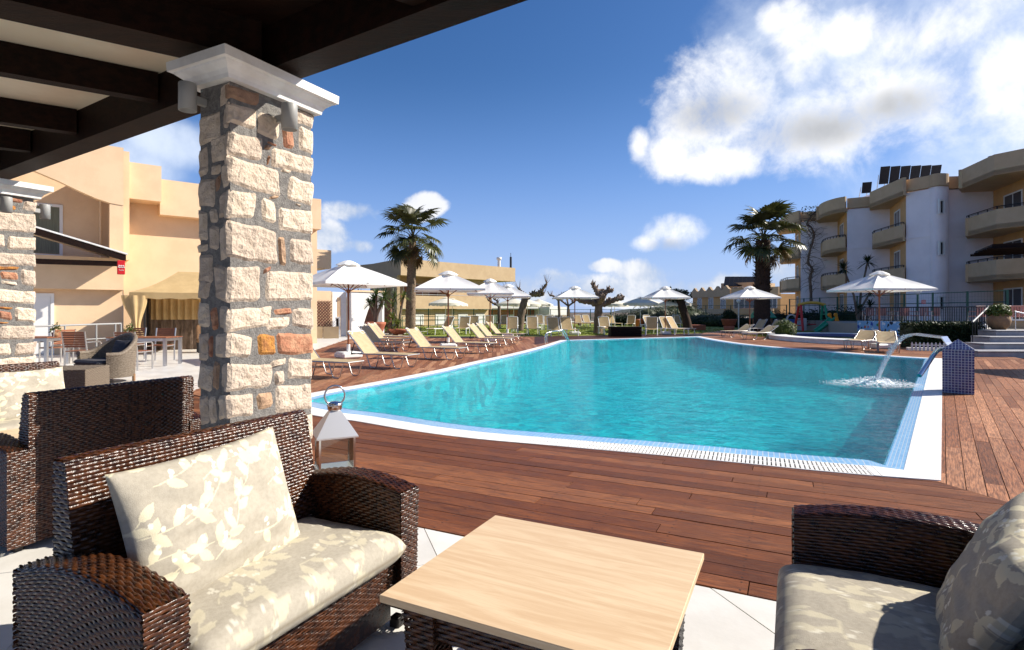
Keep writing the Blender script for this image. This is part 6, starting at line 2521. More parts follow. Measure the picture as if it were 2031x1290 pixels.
sb = thing('scalloped_building', 'far beige two storey building with scalloped parapet left of the right palm', 'building', (0, 0, 0))
a, b = pz(1374, 92), pz(1452, 80)
zr_ = 1.4 + (HY - 577) / FPX * 86
def far_block(a, b, ztop, wins, scal=False, base=-1.5, parm='beige_parapet', wallm='orange_wall', balc=True):
    n = away(a, b)
    L = (b - a).length
    wall('wall', sb, a, b, base, ztop - .9, wallm, 6)
    wall('parapet', sb, a - n * .35, b - n * .35, ztop - 1.0, ztop, parm, .4)
    if scal:
        d = (b - a).normalized()
        mb = MB()
        k = 5
        for i in range(k):
            c = a + d * (L * (i + .5) / k) - n * .33
            w = L / k / 2
            pr = [(-w, 0), (-w * .7, .12), (-w * .4, .5), (-w * .15, .9), (0, 1.0), (w * .15, .9), (w * .4, .5), (w * .7, .12), (w, 0)]
            vs = [(*(c + d * x), ztop + z * .6) for x, z in pr] + [(*(c + d * x + n * .3), ztop + z * .6) for x, z in pr]
            m = len(pr)
            mb.add(vs, [tuple(range(m)), tuple(range(2 * m - 1, m - 1, -1))] + [(j, m + j, m + j + 1, j + 1) for j in range(m - 1)])
        obj('scallops', mb, parm, sb)
    for s in wins:
        for z in (base + .7, base + 3.3):
            if z + 1.6 < ztop - .9:
                window_on(sb, a, b, L * s, z, 1.5, 1.75)
    if balc:
        wall('balcony', sb, a - n * 1.1 + (b - a) * .02, b - n * 1.1 - (b - a) * .02, base + 2.5, base + 3.25, parm, .2)
        wall('balcony_slab', sb, a - n * .88 + (b - a) * .02, b - n * .88 - (b - a) * .02, base + 2.5, base + 2.7, parm, .87)


far_block(a, b, zr_, (.2, .5, .8), True)
a, b = pz(1452, 78), pz(1500, 76)
far_block(a, b, 1.4 + (HY - 572) / FPX * 77, (.3, .75), False)
a, b = pz(1500, 74), pz(1548, 70)
far_block(a, b, 1.4 + (HY - 570) / FPX * 72, (.25, .7), False)
a, b = pz(1430, 84), pz(1504, 80)
wall('penthouse', sb, a, b, 3.5, 1.4 + (HY - 561) / FPX * 82, 'beige_parapet', 6)
window_on(sb, a, b, 2.6, 4.2, 1.6, .8)
for k in range(7):
    p = P(1447 + k * 8.5, 559, 82)
    m_ = Matrix.Translation(p + Vector((0, 1, .1))) @ Matrix.Rotation(math.radians(-25), 4, 'Z') @ Matrix.Rotation(math.radians(28), 4, 'X')
    obj('solar_panel', MB().box((0, 0, 0), (.72, 3.2, .08), mx=m_), 'solar_black', sb)
# ---------------------------------------------------------------- fences
def mesh_fence(label, pts, zb, zt, step, mid=None, wire=.12):
    t = thing('wire_fence', label, 'fence', (0, 0, 0))
    mesh = MB()
    rails = MB()
    for a, b in zip(pts[:-1], pts[1:]):
        L = (b - a).length
        k = max(1, round(L / step))
        for i in range(k + (1 if b is pts[-1] else 0)):
            p = a.lerp(b, i / k)
            obj('post', MB().box((p.x, p.y, (zb + zt) / 2), (.07, .07, zt - zb)), 'fence_green', t)
        for z in [zt - .04] + (mid or []):
            rails.tube([(*a, z), (*b, z)], .022, 5)
        m = int(L / wire)
        for i in range(m):
            p = a.lerp(b, i / m)
            mesh.tube([(*p, zb), (*p, zt)], .0028, 3, cap=False)
        for i in range(int((zt - zb) / wire)):
            z = zb + i * wire
            mesh.tube([(*a, z), (*b, z)], .0028, 3, cap=False)
    obj('rails', rails, 'fence_green', t)
    w_ = obj('wire_mesh', mesh, 'fence_green', t)
    w_['kind'] = 'stuff'


mesh_fence('tall green wire fence along the back of the lawn', [pz(795, 42), pz(900, 46), pz(1010, 52), pz(1130, 56), pz(1290, 58)], -.1, 1.62, 2.2, [.75], .2)
mesh_fence('green wire fence in front of the far shrubs left of the right palm', [pz(1290, 58), pz(1400, 56), pz(1560, 50)], -.1, 2.0, 2.6, [1.0], .2)
mesh_fence('green wire fence in front of the right apartment building', [pz(1566, 46), pz(1700, 37), pz(1850, 30.5), pz(1998, 26.5)], .7, 2.42, 2.3, [1.85], .16)
ln_ = thing('low_rail_fence', 'low green tubular fence behind the left lawn loungers', 'fence', (0, 0, 0))
mb = MB()
a, b = pz(798, 40), pz(985, 48)
for z in (.35, .7, 1.02):
    mb.tube([(*a, z), (*b, z)], .022, 5)
obj('rails', mb, 'fence_green', ln_)
for k in range(7):
    p = a.lerp(b, k / 6)
    obj('post', MB().tube([(*p, -.05), (*p, 1.05)], .028, 6), 'fence_green', ln_)

# ---------------------------------------------------------------- bare pollarded trees
def knob_branch(mb, pts, r0, r1, rs, knobs=True, twig=0.0):
    pts = smoothline(pts, 5)
    n = len(pts)
    rad = [(r0 + (r1 - r0) * i / (n - 1)) * (1 + (.22 if knobs else .08) * math.sin(i * 2.4 + rs.random())) for i in range(n)]
    rad[-1] *= 1.25
    mb.tube(pts, rad, 8)
    for i in range(2, n):
        for q in range(2 if knobs else 1):
            if rs.random() < (.8 if knobs else .4):
                p = Vector(pts[i])
                d = Vector((rs.uniform(-.6, .6), rs.uniform(-.6, .6), rs.uniform(.3, 1))).normalized()
                l = rs.uniform(.1, .26) if knobs else rs.uniform(.2, .5)
                mb.tube([p, p + d * rad[i] * 1.2, p + d * (rad[i] + l)], [rad[i] * .6, rad[i] * .45, .02], 5)
    if twig:
        p = Vector(pts[-1])
        for k in range(7):
            d = Vector((rs.uniform(-.6, .6), rs.uniform(-.6, .6), rs.uniform(.3, 1))).normalized()
            mb.tube([p, p + d * twig * .5, p + d * twig + Vector((0, 0, .1))], [.03, .015, .006], 4)


def pollard(label, loc, trunk, branches, r, seed, knobs=True, twig=0.0):
    rs = random.Random(seed)
    t = thing('pollarded_tree', label, 'tree', loc, 0, 'bare pollarded mulberry trees on the lawn')
    mb = MB()
    tp_ = smoothline(trunk, 5)
    mb.tube(tp_, [r * (1.25 - .3 * i / len(tp_)) * (1 + .06 * math.sin(i * 2)) for i in range(len(tp_))], 10)
    obj('trunk', mb, 'bark', t)
    for pts, r0, r1 in branches:
        m_ = MB()
        knob_branch(m_, pts, r0, r1, rs, knobs, twig)
        obj('branch', m_, 'bark', t)


g = G(1186, 661.5)
pollard('bare pollarded mulberry with a wide flat crown, at the far end of the pool', g, [(0, 0, -.1), (.02, 0, 1), (.05, 0, 1.75), (.1, 0, 2.15)],
        [([(.05, 0, 1.75), (-.5, 0, 2.0), (-1.0, .1, 2.05), (-1.5, .2, 2.3)], .2, .13), ([(.1, 0, 1.8), (.6, 0, 1.95), (1.1, -.1, 2.15), (1.6, 0, 2.25)], .2, .13),
         ([(.08, 0, 2.1), (0, 0, 2.5), (-.15, .1, 2.85), (-.3, .1, 3.05)], .19, .14), ([(.1, 0, 2.2), (.3, 0, 2.55), (.7, .1, 2.7), (.95, .1, 2.72)], .17, .12),
         ([(.05, 0, 1.9), (.1, -.8, 2.1), (.2, -1.3, 2.3)], .16, .11), ([(.05, 0, 1.9), (-.1, .8, 2.1), (-.1, 1.3, 2.3)], .16, .11)], .24, 2)
g = G(1030, 656)
pollard('bare mulberry with raised branches beside the fourth wood poled parasol', g, [(0, 0, -.1), (.1, 0, 1.0), (.3, 0, 1.9), (.4, 0, 2.3)],
        [([(.4, 0, 2.25), (.9, 0, 2.6), (1.5, 0, 2.8), (2.0, .1, 3.4)], .19, .09), ([(.4, 0, 2.3), (.1, 0, 2.6), (-.4, 0, 2.7), (-.8, 0, 2.95)], .16, .1),
         ([(.9, 0, 2.6), (1.4, .1, 2.55), (1.8, 0, 2.65)], .12, .09), ([(.4, 0, 2.3), (.3, .5, 2.7), (0, .8, 3.0)], .13, .08)], .25, 5, True, .7)
g = G(1110, 652)
pollard('thin bare pollard tree, left one of the twin pair behind the pool end', g, [(0, 0, -.1), (-.03, 0, 1.2), (-.1, 0, 2.4)],
        [([(-.1, 0, 2.3), (-.5, 0, 2.65), (-.8, 0, 2.7)], .09, .07), ([(-.1, 0, 2.3), (.3, 0, 2.5), (.7, 0, 2.55)], .08, .05)], .1, 6, False, .3)
g = G(1126, 651)
pollard('thin bare pollard tree, right one of the twin pair behind the pool end', g, [(0, 0, -.1), (.03, 0, 1.0), (.05, 0, 1.9)],
        [([(.05, 0, 1.85), (-.4, 0, 2.2), (-.8, 0, 2.5)], .08, .07), ([(.05, 0, 1.85), (.4, 0, 2.1), (.6, 0, 2.2)], .08, .07), ([(.05, 0, 1.9), (0, .3, 2.3)], .08, .07)], .1, 7, False, .3)
g = G(990, 650)
pollard('thin bare pollard tree left of the raised branch mulberry', g, [(0, 0, -.1), (0, 0, 1.2), (.0, 0, 1.9)],
        [([(0, 0, 1.85), (-.6, 0, 2.15), (-1.0, 0, 2.45)], .09, .08), ([(0, 0, 1.85), (-.2, .3, 2.3), (-.5, .5, 2.5)], .08, .07)], .13, 9, True)

# leaning dark trunk with clipped crown behind it
g = G(1357, 655)
t = thing('leaning_tree', 'dark leaning tree trunk beside a low planter, left of the right shrubs', 'tree', g)
mb = MB()
mb.tube(smoothline([(.3, 0, -.1), (.15, 0, .8), (-.15, 0, 1.7), (-.35, 0, 2.4)], 5), [.5, .42, .36, .33, .32, .31, .3, .3, .3, .3, .3, .3, .3, .3, .3, .3], 10)
obj('trunk', mb, 'palm_skirt', t)
mb = MB()
leaf_cloud(mb, (-.5, .2, 2.6), (1.1, 1.0, .5), 1300, .1, 77)
obj('crown', mb, 'leaf_dark', t)
bx = thing('brick_planter', 'low square reddish planter at the foot of the leaning trunk', 'planter', G(1380, 654.5))
obj('planter_wall', MB().box((0, 0, .18), (1.3, .7, .4), bev=.02), 'terracotta', bx)

# ---------------------------------------------------------------- shrubs and trees at the back right
for k, (px, z_, r, h, mat_, lab) in enumerate([
        (1222, 60, 1.5, 1.3, 'leaf_dark', 'dark low shrub behind the lawn, right of the pollarded trunk'),
        (1248, 58, 1.6, 1.4, 'leaf_dark', 'dark rounded shrub behind the tall terracotta pots'),
        (1284, 57, 1.7, 2.1, 'leaf_olive', 'olive shrub behind the sixth parasol'),
        (1310, 60, 1.6, 2.3, 'leaf_olive', 'tall olive green shrub rising behind the sixth parasol'),
        (1335, 61, 2.0, 2.2, 'leaf_mid', 'green shrub behind the leaning trunk'),
        (1365, 60, 2.0, 1.9, 'leaf_mid', 'broad green shrub right of the leaning trunk'),
        (1392, 57, 1.9, 1.4, 'leaf_olive', 'greyish shrub below the scalloped building'),
        (1412, 54, 1.7, 1.0, 'leaf_dark', 'dark shrub left of the globe lamp post'),
        (1436, 53, 1.8, 1.35, 'leaf_mid', 'leafy shrub just left of the globe lamp post'),
        (1458, 51, 1.4, 1.0, 'leaf_dark', 'dark shrub at the foot of the globe lamp post'),
        (1484, 50, 1.6, 1.1, 'leaf_dark', 'dark shrub behind the parasol by the right palm'),
        (1540, 50, 1.8, 1.6, 'leaf_dark', 'dark shrub behind the toy playhouse'),
        (1575, 46, 1.8, 1.5, 'leaf_dark', 'dark shrub behind the white toy arch'),
        (1612, 44, 2.0, 1.7, 'leaf_dark', 'dark shrub behind the swing'),
        (1652, 42, 2.0, 1.9, 'leaf_dark', 'dark shrub behind the slide'),
        (1680, 40, 1.5, 1.8, 'leaf_dark', 'dark shrub left of the mural'),
        (1366, 66, 1.6, 2.7, 'leaf_dark', 'taller dark green tree in front of the scalloped building')]):
    q = pz(px, z_)
    shrub('garden_shrub', lab, (q.x, q.y, -.1), [((0, 0, h * .5), (r, r * .8, h * .55)), ((r * .6, .3, h * .4), (r * .6, r * .6, h * .42)), ((-r * .6, -.2, h * .42), (r * .6, r * .6, h * .4))],
          mat_, 1700, .1, k + 3, 'shrub', 'shrubs behind the lawn fence')
q = pz(1337, 75)
for k, (px, zc, h) in enumerate(((1330, 76, 4.6), (1340, 76, 4.1))):
    q = pz(px, zc)
    t = thing('cypress_tree', ['dark cypress tip behind the sixth parasol, taller one', 'dark cypress tip behind the sixth parasol, shorter one'][k], 'tree', (q.x, q.y, -.2), 0, 'cypress trees')
    mb = MB()
    for i in range(8):
        leaf_cloud(mb, (0, 0, .5 + h * i / 8), (.75 * (1 - i / 8.5), .75 * (1 - i / 8.5), h / 9), 220, .09, 300 + k * 20 + i)
    obj('crown', mb, 'leaf_dark', t)
    obj('trunk', MB().tube([(0, 0, 0), (0, 0, h * .9)], [.12, .03], 6), 'bark', t)
bsp = G(1557, 671)
shrub('round_bush', 'clipped round bush beside the paddling pool', (bsp.x, bsp.y, 0), [((0, 0, .46), (.58, .58, .52))], 'leaf_lime', 2600, .045, 91)
# potted dark plant on double terracotta pots, globe lamp
g = G(1446, 657)
lathe_pot('terracotta_pot', 'stacked terracotta planter on the deck left of the right palm', g, [(0, 0), (.33, 0), (.38, .36), (.3, .37), (.3, .4), (.42, .42), (.52, .78), (.55, .8), (.55, .86), (.48, .86)], 'terracotta')
shrub('planter_plant', 'dark spiky plant in the stacked terracotta planter', (g.x, g.y, .82), [((0, 0, .3), (.5, .5, .4))], 'leaf_dark', 700, .08, 93, 'plant')


def globe_lamp(label, loc, h, mat='frame_white'):
    t = thing('globe_lamp', label, 'lamp post', loc, 0, 'globe lamp posts')
    obj('post', MB().tube([(0, 0, 0), (0, 0, h)], .05, 8), mat, t)
    vs, fs = ico(.17, 3)
    obj('globe', MB().add([v + Vector((0, 0, h + .14)) for v in vs], fs, smooth=True), 'globe_white', t)


q = pz(1465, 46)
globe_lamp('white globe lamp post left of the right palm', (q.x, q.y, 0), 2.1)
q = pz(1820, 30)
globe_lamp('globe lamp post behind the terrace railing above the hedge', (q.x, q.y, TZ), 1.6, 'fence_green')

# ---------------------------------------------------------------- playground
def at(px, py):
    return G(px, py)


g = at(1610, 657)
sw = thing('swing_frame', 'toy swing with red and green legs under a yellow top bar', 'swing', g, .1)
for x, mat_ in ((-.9, 'play_red'), (.9, 'play_green')):
    mb = MB()
    for y in (-.5, .5):
        mb.tube([(x * 1.1, y, 0), (x, y * .25, 1.85)], .085, 8)
    for z in (.4, .8, 1.2):
        mb.box((x * (1.08 - .05 * z), 0, z), (.09, .95 - .45 * z, .07), bev=.02)
    obj('side_frame', mb, mat_, sw)
obj('top_bar', MB().tube(smoothline([(-1.0, 0, 1.86), (-.4, 0, 2.0), (.4, 0, 2.0), (1.0, 0, 1.86)], 5), .11, 8), 'play_yellow', sw)
obj('swing_rope', MB().tube([(-.2, 0, 1.95), (-.2, 0, .5)], .012, 5).tube([(.25, 0, 1.95), (.25, 0, .5)], .012, 5), 'iron_black', sw)
obj('swing_seat', MB().box((.02, 0, .48), (.5, .25, .06), bev=.02), 'play_red', sw)
g = at(1645, 659)
sl_ = thing('toy_slide', 'green toy slide with an orange ladder side near the mural', 'slide', g, .15)
mb = MB()
mb.grid(lambda u_, v_: (.15 - 1.15 * u_, -.3 + .5 * v_, .92 - .86 * u_ ** .9 + .1 * (abs(2 * v_ - 1) ** 4)), 12, 8)
mb.grid(lambda u_, v_: (.15 - 1.15 * u_, -.3 + .5 * v_, .84 - .86 * u_ ** .9 + .1 * (abs(2 * v_ - 1) ** 4) * 0), 12, 8)
for y in (-.3, .2):
    mb.tube([(.15 - 1.15 * k / 8, y, .98 - .86 * (k / 8) ** .9) for k in range(9)], .06, 6)
obj('chute', mb, 'play_green', sl_)
mb = MB()
for y in (-.34, .24):
    mb.tube([(.62, y, 0), (.36, y, .7), (.22, y, 1.15)], [.11, .1, .08], 8)
    mb.tube([(.3, y, 0), (.2, y, .5), (.22, y, 1.15)], [.07, .06, .06], 8)
    mb.lathe([(0, -.06), (.13, -.05), (.13, .05), (0, .06)], 12, mx=Matrix.Translation((.2, y, 1.17)) @ Matrix.Rotation(pi / 2, 4, 'X'))
obj('ladder_side', mb, 'play_orange', sl_)
for k in range(4):
    obj('rung', MB().tube([(.58 - .1 * k, -.34, .2 + .22 * k), (.58 - .1 * k, .24, .2 + .22 * k)], .04, 6), 'play_orange', sl_)
g = at(1570, 656)
ta_ = thing('toy_arch', 'white toy play panel with an arch and blue door beside the swing', 'toy', g, -.1)
mb = MB()
for k in range(16):
    a0_, a1_ = pi * k / 16, pi * (k + 1) / 16
    for r0_, r1_ in ((.26, .36),):
        mb.add([(math.cos(a) * r, -.05, .85 + math.sin(a) * r) for a in (a0_, a1_) for r in (r0_, r1_)] + [(math.cos(a) * r, .05, .85 + math.sin(a) * r) for a in (a0_, a1_) for r in (r0_, r1_)],
               [(0, 1, 3, 2), (4, 6, 7, 5), (1, 5, 7, 3), (0, 2, 6, 4)])
mb.box((-.36, 0, .43), (.2, .1, .86), bev=.02)
mb.box((.36, 0, .43), (.2, .1, .86), bev=.02)
mb.box((.78, .1, .45), (.6, .1, .9), bev=.02)
obj('arch_panel', mb, 'play_white', ta_)
obj('door', MB().box((0, .04, .42), (.5, .05, .82), bev=.02), 'play_blue', ta_)
g = at(1536, 655)
ph_ = thing('toy_playhouse', 'small brown playhouse with a green roof behind the right palm', 'playhouse', (g.x, g.y + 2, 0), .2)
obj('house_wall', MB().box((0, 0, .5), (1.1, 1.0, 1.0), bev=.02), 'wall_brown', ph_)
mb = MB()
mb.add([(-.75, -.65, .95), (.75, -.65, .95), (.75, .65, .95), (-.75, .65, .95), (-.75, 0, 1.45), (.75, 0, 1.45), (-.75, -.65, .88), (.75, -.65, .88), (.75, .65, .88), (-.75, .65, .88)],
       [(0, 1, 5, 4), (2, 3, 4, 5), (1, 2, 5), (3, 0, 4), (6, 9, 8, 7), (6, 7, 1, 0), (7, 8, 2, 1), (8, 9, 3, 2), (9, 6, 0, 3)])
obj('house_roof', mb, 'play_green', ph_)
obj('house_window', MB().box((.1, -.51, .55), (.4, .03, .35)), 'iron_black', ph_)

# ---------------------------------------------------------------- paddling pool, mural, hedge
KC = Vector((16.4, 27.0))
kp = MB()
n = 72
def circ(r, z):
    return [(KC.x + math.cos(2 * pi * k / n) * r, KC.y + math.sin(2 * pi * k / n) * r * 1.42, z) for k in range(n)]
mb = MB()
rings = [circ(3.42, -.06), circ(3.42, .15), circ(3.46, .16), circ(3.46, .21), circ(2.65, .22), circ(2.62, .2)]
vs = [p for r in rings for p in r]
fs = [(i * n + k, i * n + (k + 1) % n, (i + 1) * n + (k + 1) % n, (i + 1) * n + k) for i in range(len(rings) - 1) for k in range(n)]
mb.add(vs, fs)
struct('paddling_pool_rim', mb, 'coping_white')
mb = MB()
rings = [circ(2.62, .2), circ(2.6, -.05)]
vs = [p for r in rings for p in r]
mb.add(vs, [(k, (k + 1) % n, n + (k + 1) % n, n + k) for k in range(n)])
mb.add(circ(2.6, -.05), [tuple(range(n))])
struct('paddling_pool_basin', mb, 'mosaic_purple')
mb = MB()
mb.add(circ(2.605, .06), [tuple(range(n))])
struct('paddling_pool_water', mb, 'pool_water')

mu = thing('mural_wall', 'low wall painted with a colourful mural on blue below the terrace railing', 'wall', (0, 0, 0))
m0, m1 = Vector((19.35, 31.5)), Vector((20.05, 26.6))
mb = MB()
q = slab_poly(m0, m1, .25)
mb.prism(q, -.05, .88)
obj('painted_wall', mb, 'mural_paint', mu)
rl_ = thing('terrace_railing', 'black iron railing with thin bars along the upper terrace', 'railing', (0, 0, 0))
rp = [Vector((19.5, 31.5)), Vector((20.2, 26.6)), Vector((20.0, 23.4)), pz(1958, 22.2)]
bars = MB()
rr_ = MB()
cnt = 0
for a, b in zip(rp[:-1], rp[1:]):
    rr_.tube([(*a, TZ + .86), (*b, TZ + .86)], .028, 6)
    rr_.tube([(*a, TZ + .2), (*b, TZ + .2)], .015, 5)
    k = int((b - a).length / .14)
    for i in range(k):
        p = a.lerp(b, i / k)
        obj('bar', MB().box((p.x, p.y, TZ + .44), (.022, .022, .86)), 'iron_black', rl_)
obj('rail', rr_, 'iron_black', rl_)
wb = MB()
for a, b in zip(rp[1:-1], rp[2:]):
    wb.prism(slab_poly(a, b, .25), -.05, TZ + .12)
o = obj('terrace_edge_wall', wb, 'white_arch')
o['kind'] = 'structure'


def make_pink_chair():
    t = thing('pink_chair', '', 'chair', (0, 0, 0), 0, 'pink chairs on the upper terrace')
    obj('seat', MB().box((0, 0, .44), (.44, .44, .04), bev=.015), 'pink_plastic', t)
    mb = MB()
    for k in range(5):
        mb.box((-.17 + .085 * k, .21 + .0, .66), (.06, .03, .4), bev=.01)
    mb.box((0, .215, .87), (.46, .04, .07), bev=.015)
    obj('backrest', mb, 'pink_plastic', t)
    for x in (-.21, .21):
        obj('armrest', MB().box((x, .0, .66), (.05, .42, .035), bev=.01), 'pink_plastic', t)
        for y in (-.2, .2):
            obj('leg', MB().tube([(x, y, .66 if y < 0 else .44), (x * 1.15, y * 1.15, 0)], .017, 6), 'aluminium', t)
    return t


PC = make_pink_chair()
for i, (px, z_, rz, lab) in enumerate([(1722, 32.4, 2.9, 'pink chair at the left end of the terrace railing'), (1737, 32.8, -1.4, 'pink chair second from the left behind the railing'),
                                       (1762, 31.0, 1.5, 'pink chair behind the railing above the mural, just right of the parasol pole'), (1782, 30.6, -1.5, 'pink chair behind the railing left of the red fence sign'),
                                       (1806, 29.4, 1.6, 'pink chair behind the railing directly below the red fence sign'), (1828, 29, 3.0, 'pink chair behind the railing right of the red fence sign'),
                                       (1850, 28.4, -1.6, 'pink chair behind the railing above the left end of the hedge'), (1938, 25, 3.1, 'pink chair behind the handrail left of the tan urn'),
                                       (1990, 24.2, 3.2, 'pink chair behind the tan urn'), (2014, 23.5, 2.8, 'pink chair at the right edge above the steps')]):
    q = pz(px, z_)
    place(PC, i == 0, (q.x, q.y, TZ), rz, lab)
q = pz(1832, 30.2)
sg_ = thing('fence_sign', 'small red rectangular sign hung on the green fence', 'sign', (q.x, q.y, 1.4 + (HY - 599) / FPX * 30.2), .55)
obj('board', MB().box((0, 0, 0), (.46, .02, .2), bev=.005), 'pink_plastic', sg_)
mb = MB()
for z in (.045, -.02):
    for k in range(7):
        mb.box((-.17 + .056 * k, -.012, z), (.035, .004, .035))
obj('lettering', mb, 'red_paint', sg_)
sg_.children[0].data.materials.clear()
sg_.children[0].data.materials.append(MATS['red_paint'])
sg_.children[1].data.materials.clear()
sg_.children[1].data.materials.append(MATS['white_paint'])


def hedge(label, a, b, w, h, seed, mat='leaf_dark', n=5200, size=.055):
    t = thing('clipped_hedge', label, 'hedge', (0, 0, 0))
    rs = random.Random(seed)
    d = b - a
    nrm = away(a, b)
    mb = MB()
    poly = slab_poly(a + nrm * .06, b + nrm * .06, w - .12)
    mb.prism(poly, 0, h - .06)
    for k in range(n):
        f = rs.random()
        face = rs.random()
        if face < .42:
            y, z = 0, rs.uniform(.02, h)
        elif face < .8:
            y, z = rs.uniform(0, w), h
        else:
            y, z = w, rs.uniform(0, h)
        if rs.random() < .06:
            f = rs.choice((0, 1))
            y, z = rs.uniform(0, w), rs.uniform(0, h)
        p = Vector((*(a + d * f + nrm * y), z)) + Vector((rs.gauss(0, .04), rs.gauss(0, .04), rs.gauss(0, .035)))
        q = Vector((rs.uniform(-1, 1), rs.uniform(-1.2, .4), rs.uniform(-.3, 1.2))).normalized()
        u_ = q.orthogonal().normalized()
        u_ = Matrix.Rotation(rs.uniform(0, 6.28), 3, q) @ u_
        v_ = q.cross(u_)
        l = size * rs.uniform(.6, 1.3)
        mb.add([p - u_ * l, p + v_ * l * .5, p + u_ * l, p - v_ * l * .5], [(0, 1, 2, 3)])
    obj('foliage', mb, mat, t)
    obj('stems', MB().tube([(*(a + d * .2 + nrm * w / 2), -.05), (*(a + d * .2 + nrm * w / 2), h * .6)], .04, 6).tube([(*(a + d * .8 + nrm * w / 2), -.05), (*(a + d * .8 + nrm * w / 2), h * .6)], .04, 6), 'bark', t)


hedge('dark clipped hedge between the paddling pool and the marble steps', pz(1812, 21.0), pz(1948, 20.6), 1.1, .93, 4, 'leaf_dark')
pf = thing('picket_fence', 'low white picket fence at the foot of the clipped hedge', 'fence', (0, 0, 0))
a, b = pz(1809, 20.1), pz(1938, 19.4)
k = int((b - a).length / .115)
ang = math.atan2((b - a).y, (b - a).x)
for i in range(k):
    p = a.lerp(b, i / k)
    m_ = Matrix.Translation((p.x, p.y, 0)) @ Matrix.Rotation(ang, 4, 'Z')
    obj('picket', MB().add([(-.03, -.01, 0), (.03, -.01, 0), (.03, -.01, .26), (0, -.01, .31), (-.03, -.01, .26), (-.03, .01, 0), (.03, .01, 0), (.03, .01, .26), (0, .01, .31), (-.03, .01, .26)],
                           [(0, 1, 2, 3, 4), (9, 8, 7, 6, 5), (0, 5, 6, 1), (1, 6, 7, 2), (2, 7, 8, 3), (3, 8, 9, 4), (4, 9, 5, 0)], mx=m_), 'white_paint', pf)
mb = MB()
for z in (.08, .2):
    c = a.lerp(b, .5)
    mb.box((c.x, c.y + .02, z), ((b - a).length, .015, .03), ang)
obj('rail', mb, 'white_paint', pf)
q = pz(1905, 20.0)
kb = MB().prism(slab_poly(pz(1800, 20.25), pz(1942, 19.5), .2), -.05, .1)
struct('border_kerb', kb, 'white_arch')
# steps handrails, urn and pots
ur = thing('garden_urn', 'large round tan urn with a clipped plant at the top of the steps', 'urn', Vector((*pz(1981, 20.6), TZ)))
obj('urn_body', MB().lathe([(0, 0), (.2, 0), (.32, .14), (.36, .3), (.34, .44), (.27, .52), (.29, .56), (.24, .55)], 22), 'pot_tan', ur)
mb = MB()
leaf_cloud(mb, (0, 0, .66), (.38, .38, .26), 1500, .05, 55)
vs, fs = ico(.24, 2)
mb.add([v + Vector((0, 0, .62)) for v in vs], fs)
obj('clipped_plant', mb, 'leaf_lime', ur)
hd = thing('stair_handrail', 'black handrail with a pale sloping top left of the steps', 'railing', (0, 0, 0))
h0, h1 = P(1929, 639, 19.4), P(1961, 609, 21.4)
obj('rail', MB().tube([h0, h1], .03, 6), 'lamp_grey', hd)
for k in range(8):
    p = h0.lerp(h1, k / 7)
    obj('bar', MB().tube([p, (p.x, p.y, max(0, p.z - .95))], .014, 5), 'iron_black', hd)
h2 = thing('stair_handrail', 'pale steel handrail at the right edge above the marble steps', 'railing', (0, 0, 0))
h0, h1 = P(2012, 618, 20.2), P(2060, 628, 20.4)
obj('rail', MB().tube([h0, h1], .025, 6), 'steel', h2)
for k in (.04, .45, .9):
    p = h0.lerp(h1, k)
    obj('post', MB().tube([p, (p.x, p.y, TZ)], .022, 6), 'steel', h2)
lwl = thing('terrace_wall', 'low beige wall with a bright top edge right of the urn', 'wall', (0, 0, 0))
wall('wall', lwl, pz(1990, 21.6), pz(2080, 20.9), TZ - .02, TZ + .3, 'beige_parapet', .3)
wall('wall_top', lwl, pz(1989, 21.55), pz(2081, 20.85), TZ + .303, TZ + .36, 'white_paint', .4)
# timber shade roof at the right edge
tr_ = thing('shade_roof', 'weathered timber shade roof cut by the right edge, in front of the apartment building', 'roof', (0, 0, 0))
s0 = P(1968, 487, 29)
poly = [(s0.x, s0.y), (s0.x + 5, s0.y - 3.5), (s0.x + 7, s0.y + 1), (s0.x + 2, s0.y + 3.5)]
obj('roof_slab', MB().prism(poly, s0.z - .12, s0.z + .06), 'dark_beam', tr_)
for k in range(5):
    a = Vector(poly[0]).lerp(Vector(poly[3]), k / 4)
    obj('beam', MB().tube([(a.x - .2, a.y + .1, s0.z - .16), (a.x + 5, a.y - 3.4, s0.z - .16)], .07, 5), 'dark_beam', tr_)
for x, y in ((s0.x + 4.3, s0.y - 2.2), (s0.x + 4.6, s0.y + 1.2)):
    obj('post', MB().box((x, y, (s0.z + TZ) / 2), (.14, .14, s0.z - TZ - .1)), 'dark_beam', tr_)
# dracaenas before the right building and the climbing vine
q = pz(1702, 37)
yucca('tall dracaena with two dark heads in front of the right building', (q.x, q.y, TZ), [(-.95, 0, 3.45), (.75, .2, 3.9), (.6, -.3, 1.9)], 'leaf_dark', .85, 11, n=70)
q = pz(1716, 35)
yucca('short yucca behind the left end of the terrace railing', (q.x, q.y, TZ), [(.3, 0, 1.0), (-.3, 0, .7)], 'leaf_dark', .7, 12)
vn_ = thing('climbing_vine', 'leafless climbing vine on the white end wall of the right building', 'vine', (0, 0, 0))
rs = random.Random(5)
yv = 52.0
main = [P(px, py, yv - .1) for px, py in ((1609, 600), (1608, 575), (1607, 550), (1611, 535), (1603, 520), (1606, 500), (1612, 480), (1614, 465), (1608, 450), (1600, 445), (1608, 430), (1620, 418))]
mb = MB()
mb.tube(smoothline([tuple(p) for p in main], 4), [.13 * (1 - .5 * k / 44) * (1 + .15 * math.sin(k * 1.7)) for k in range(45)], 7)
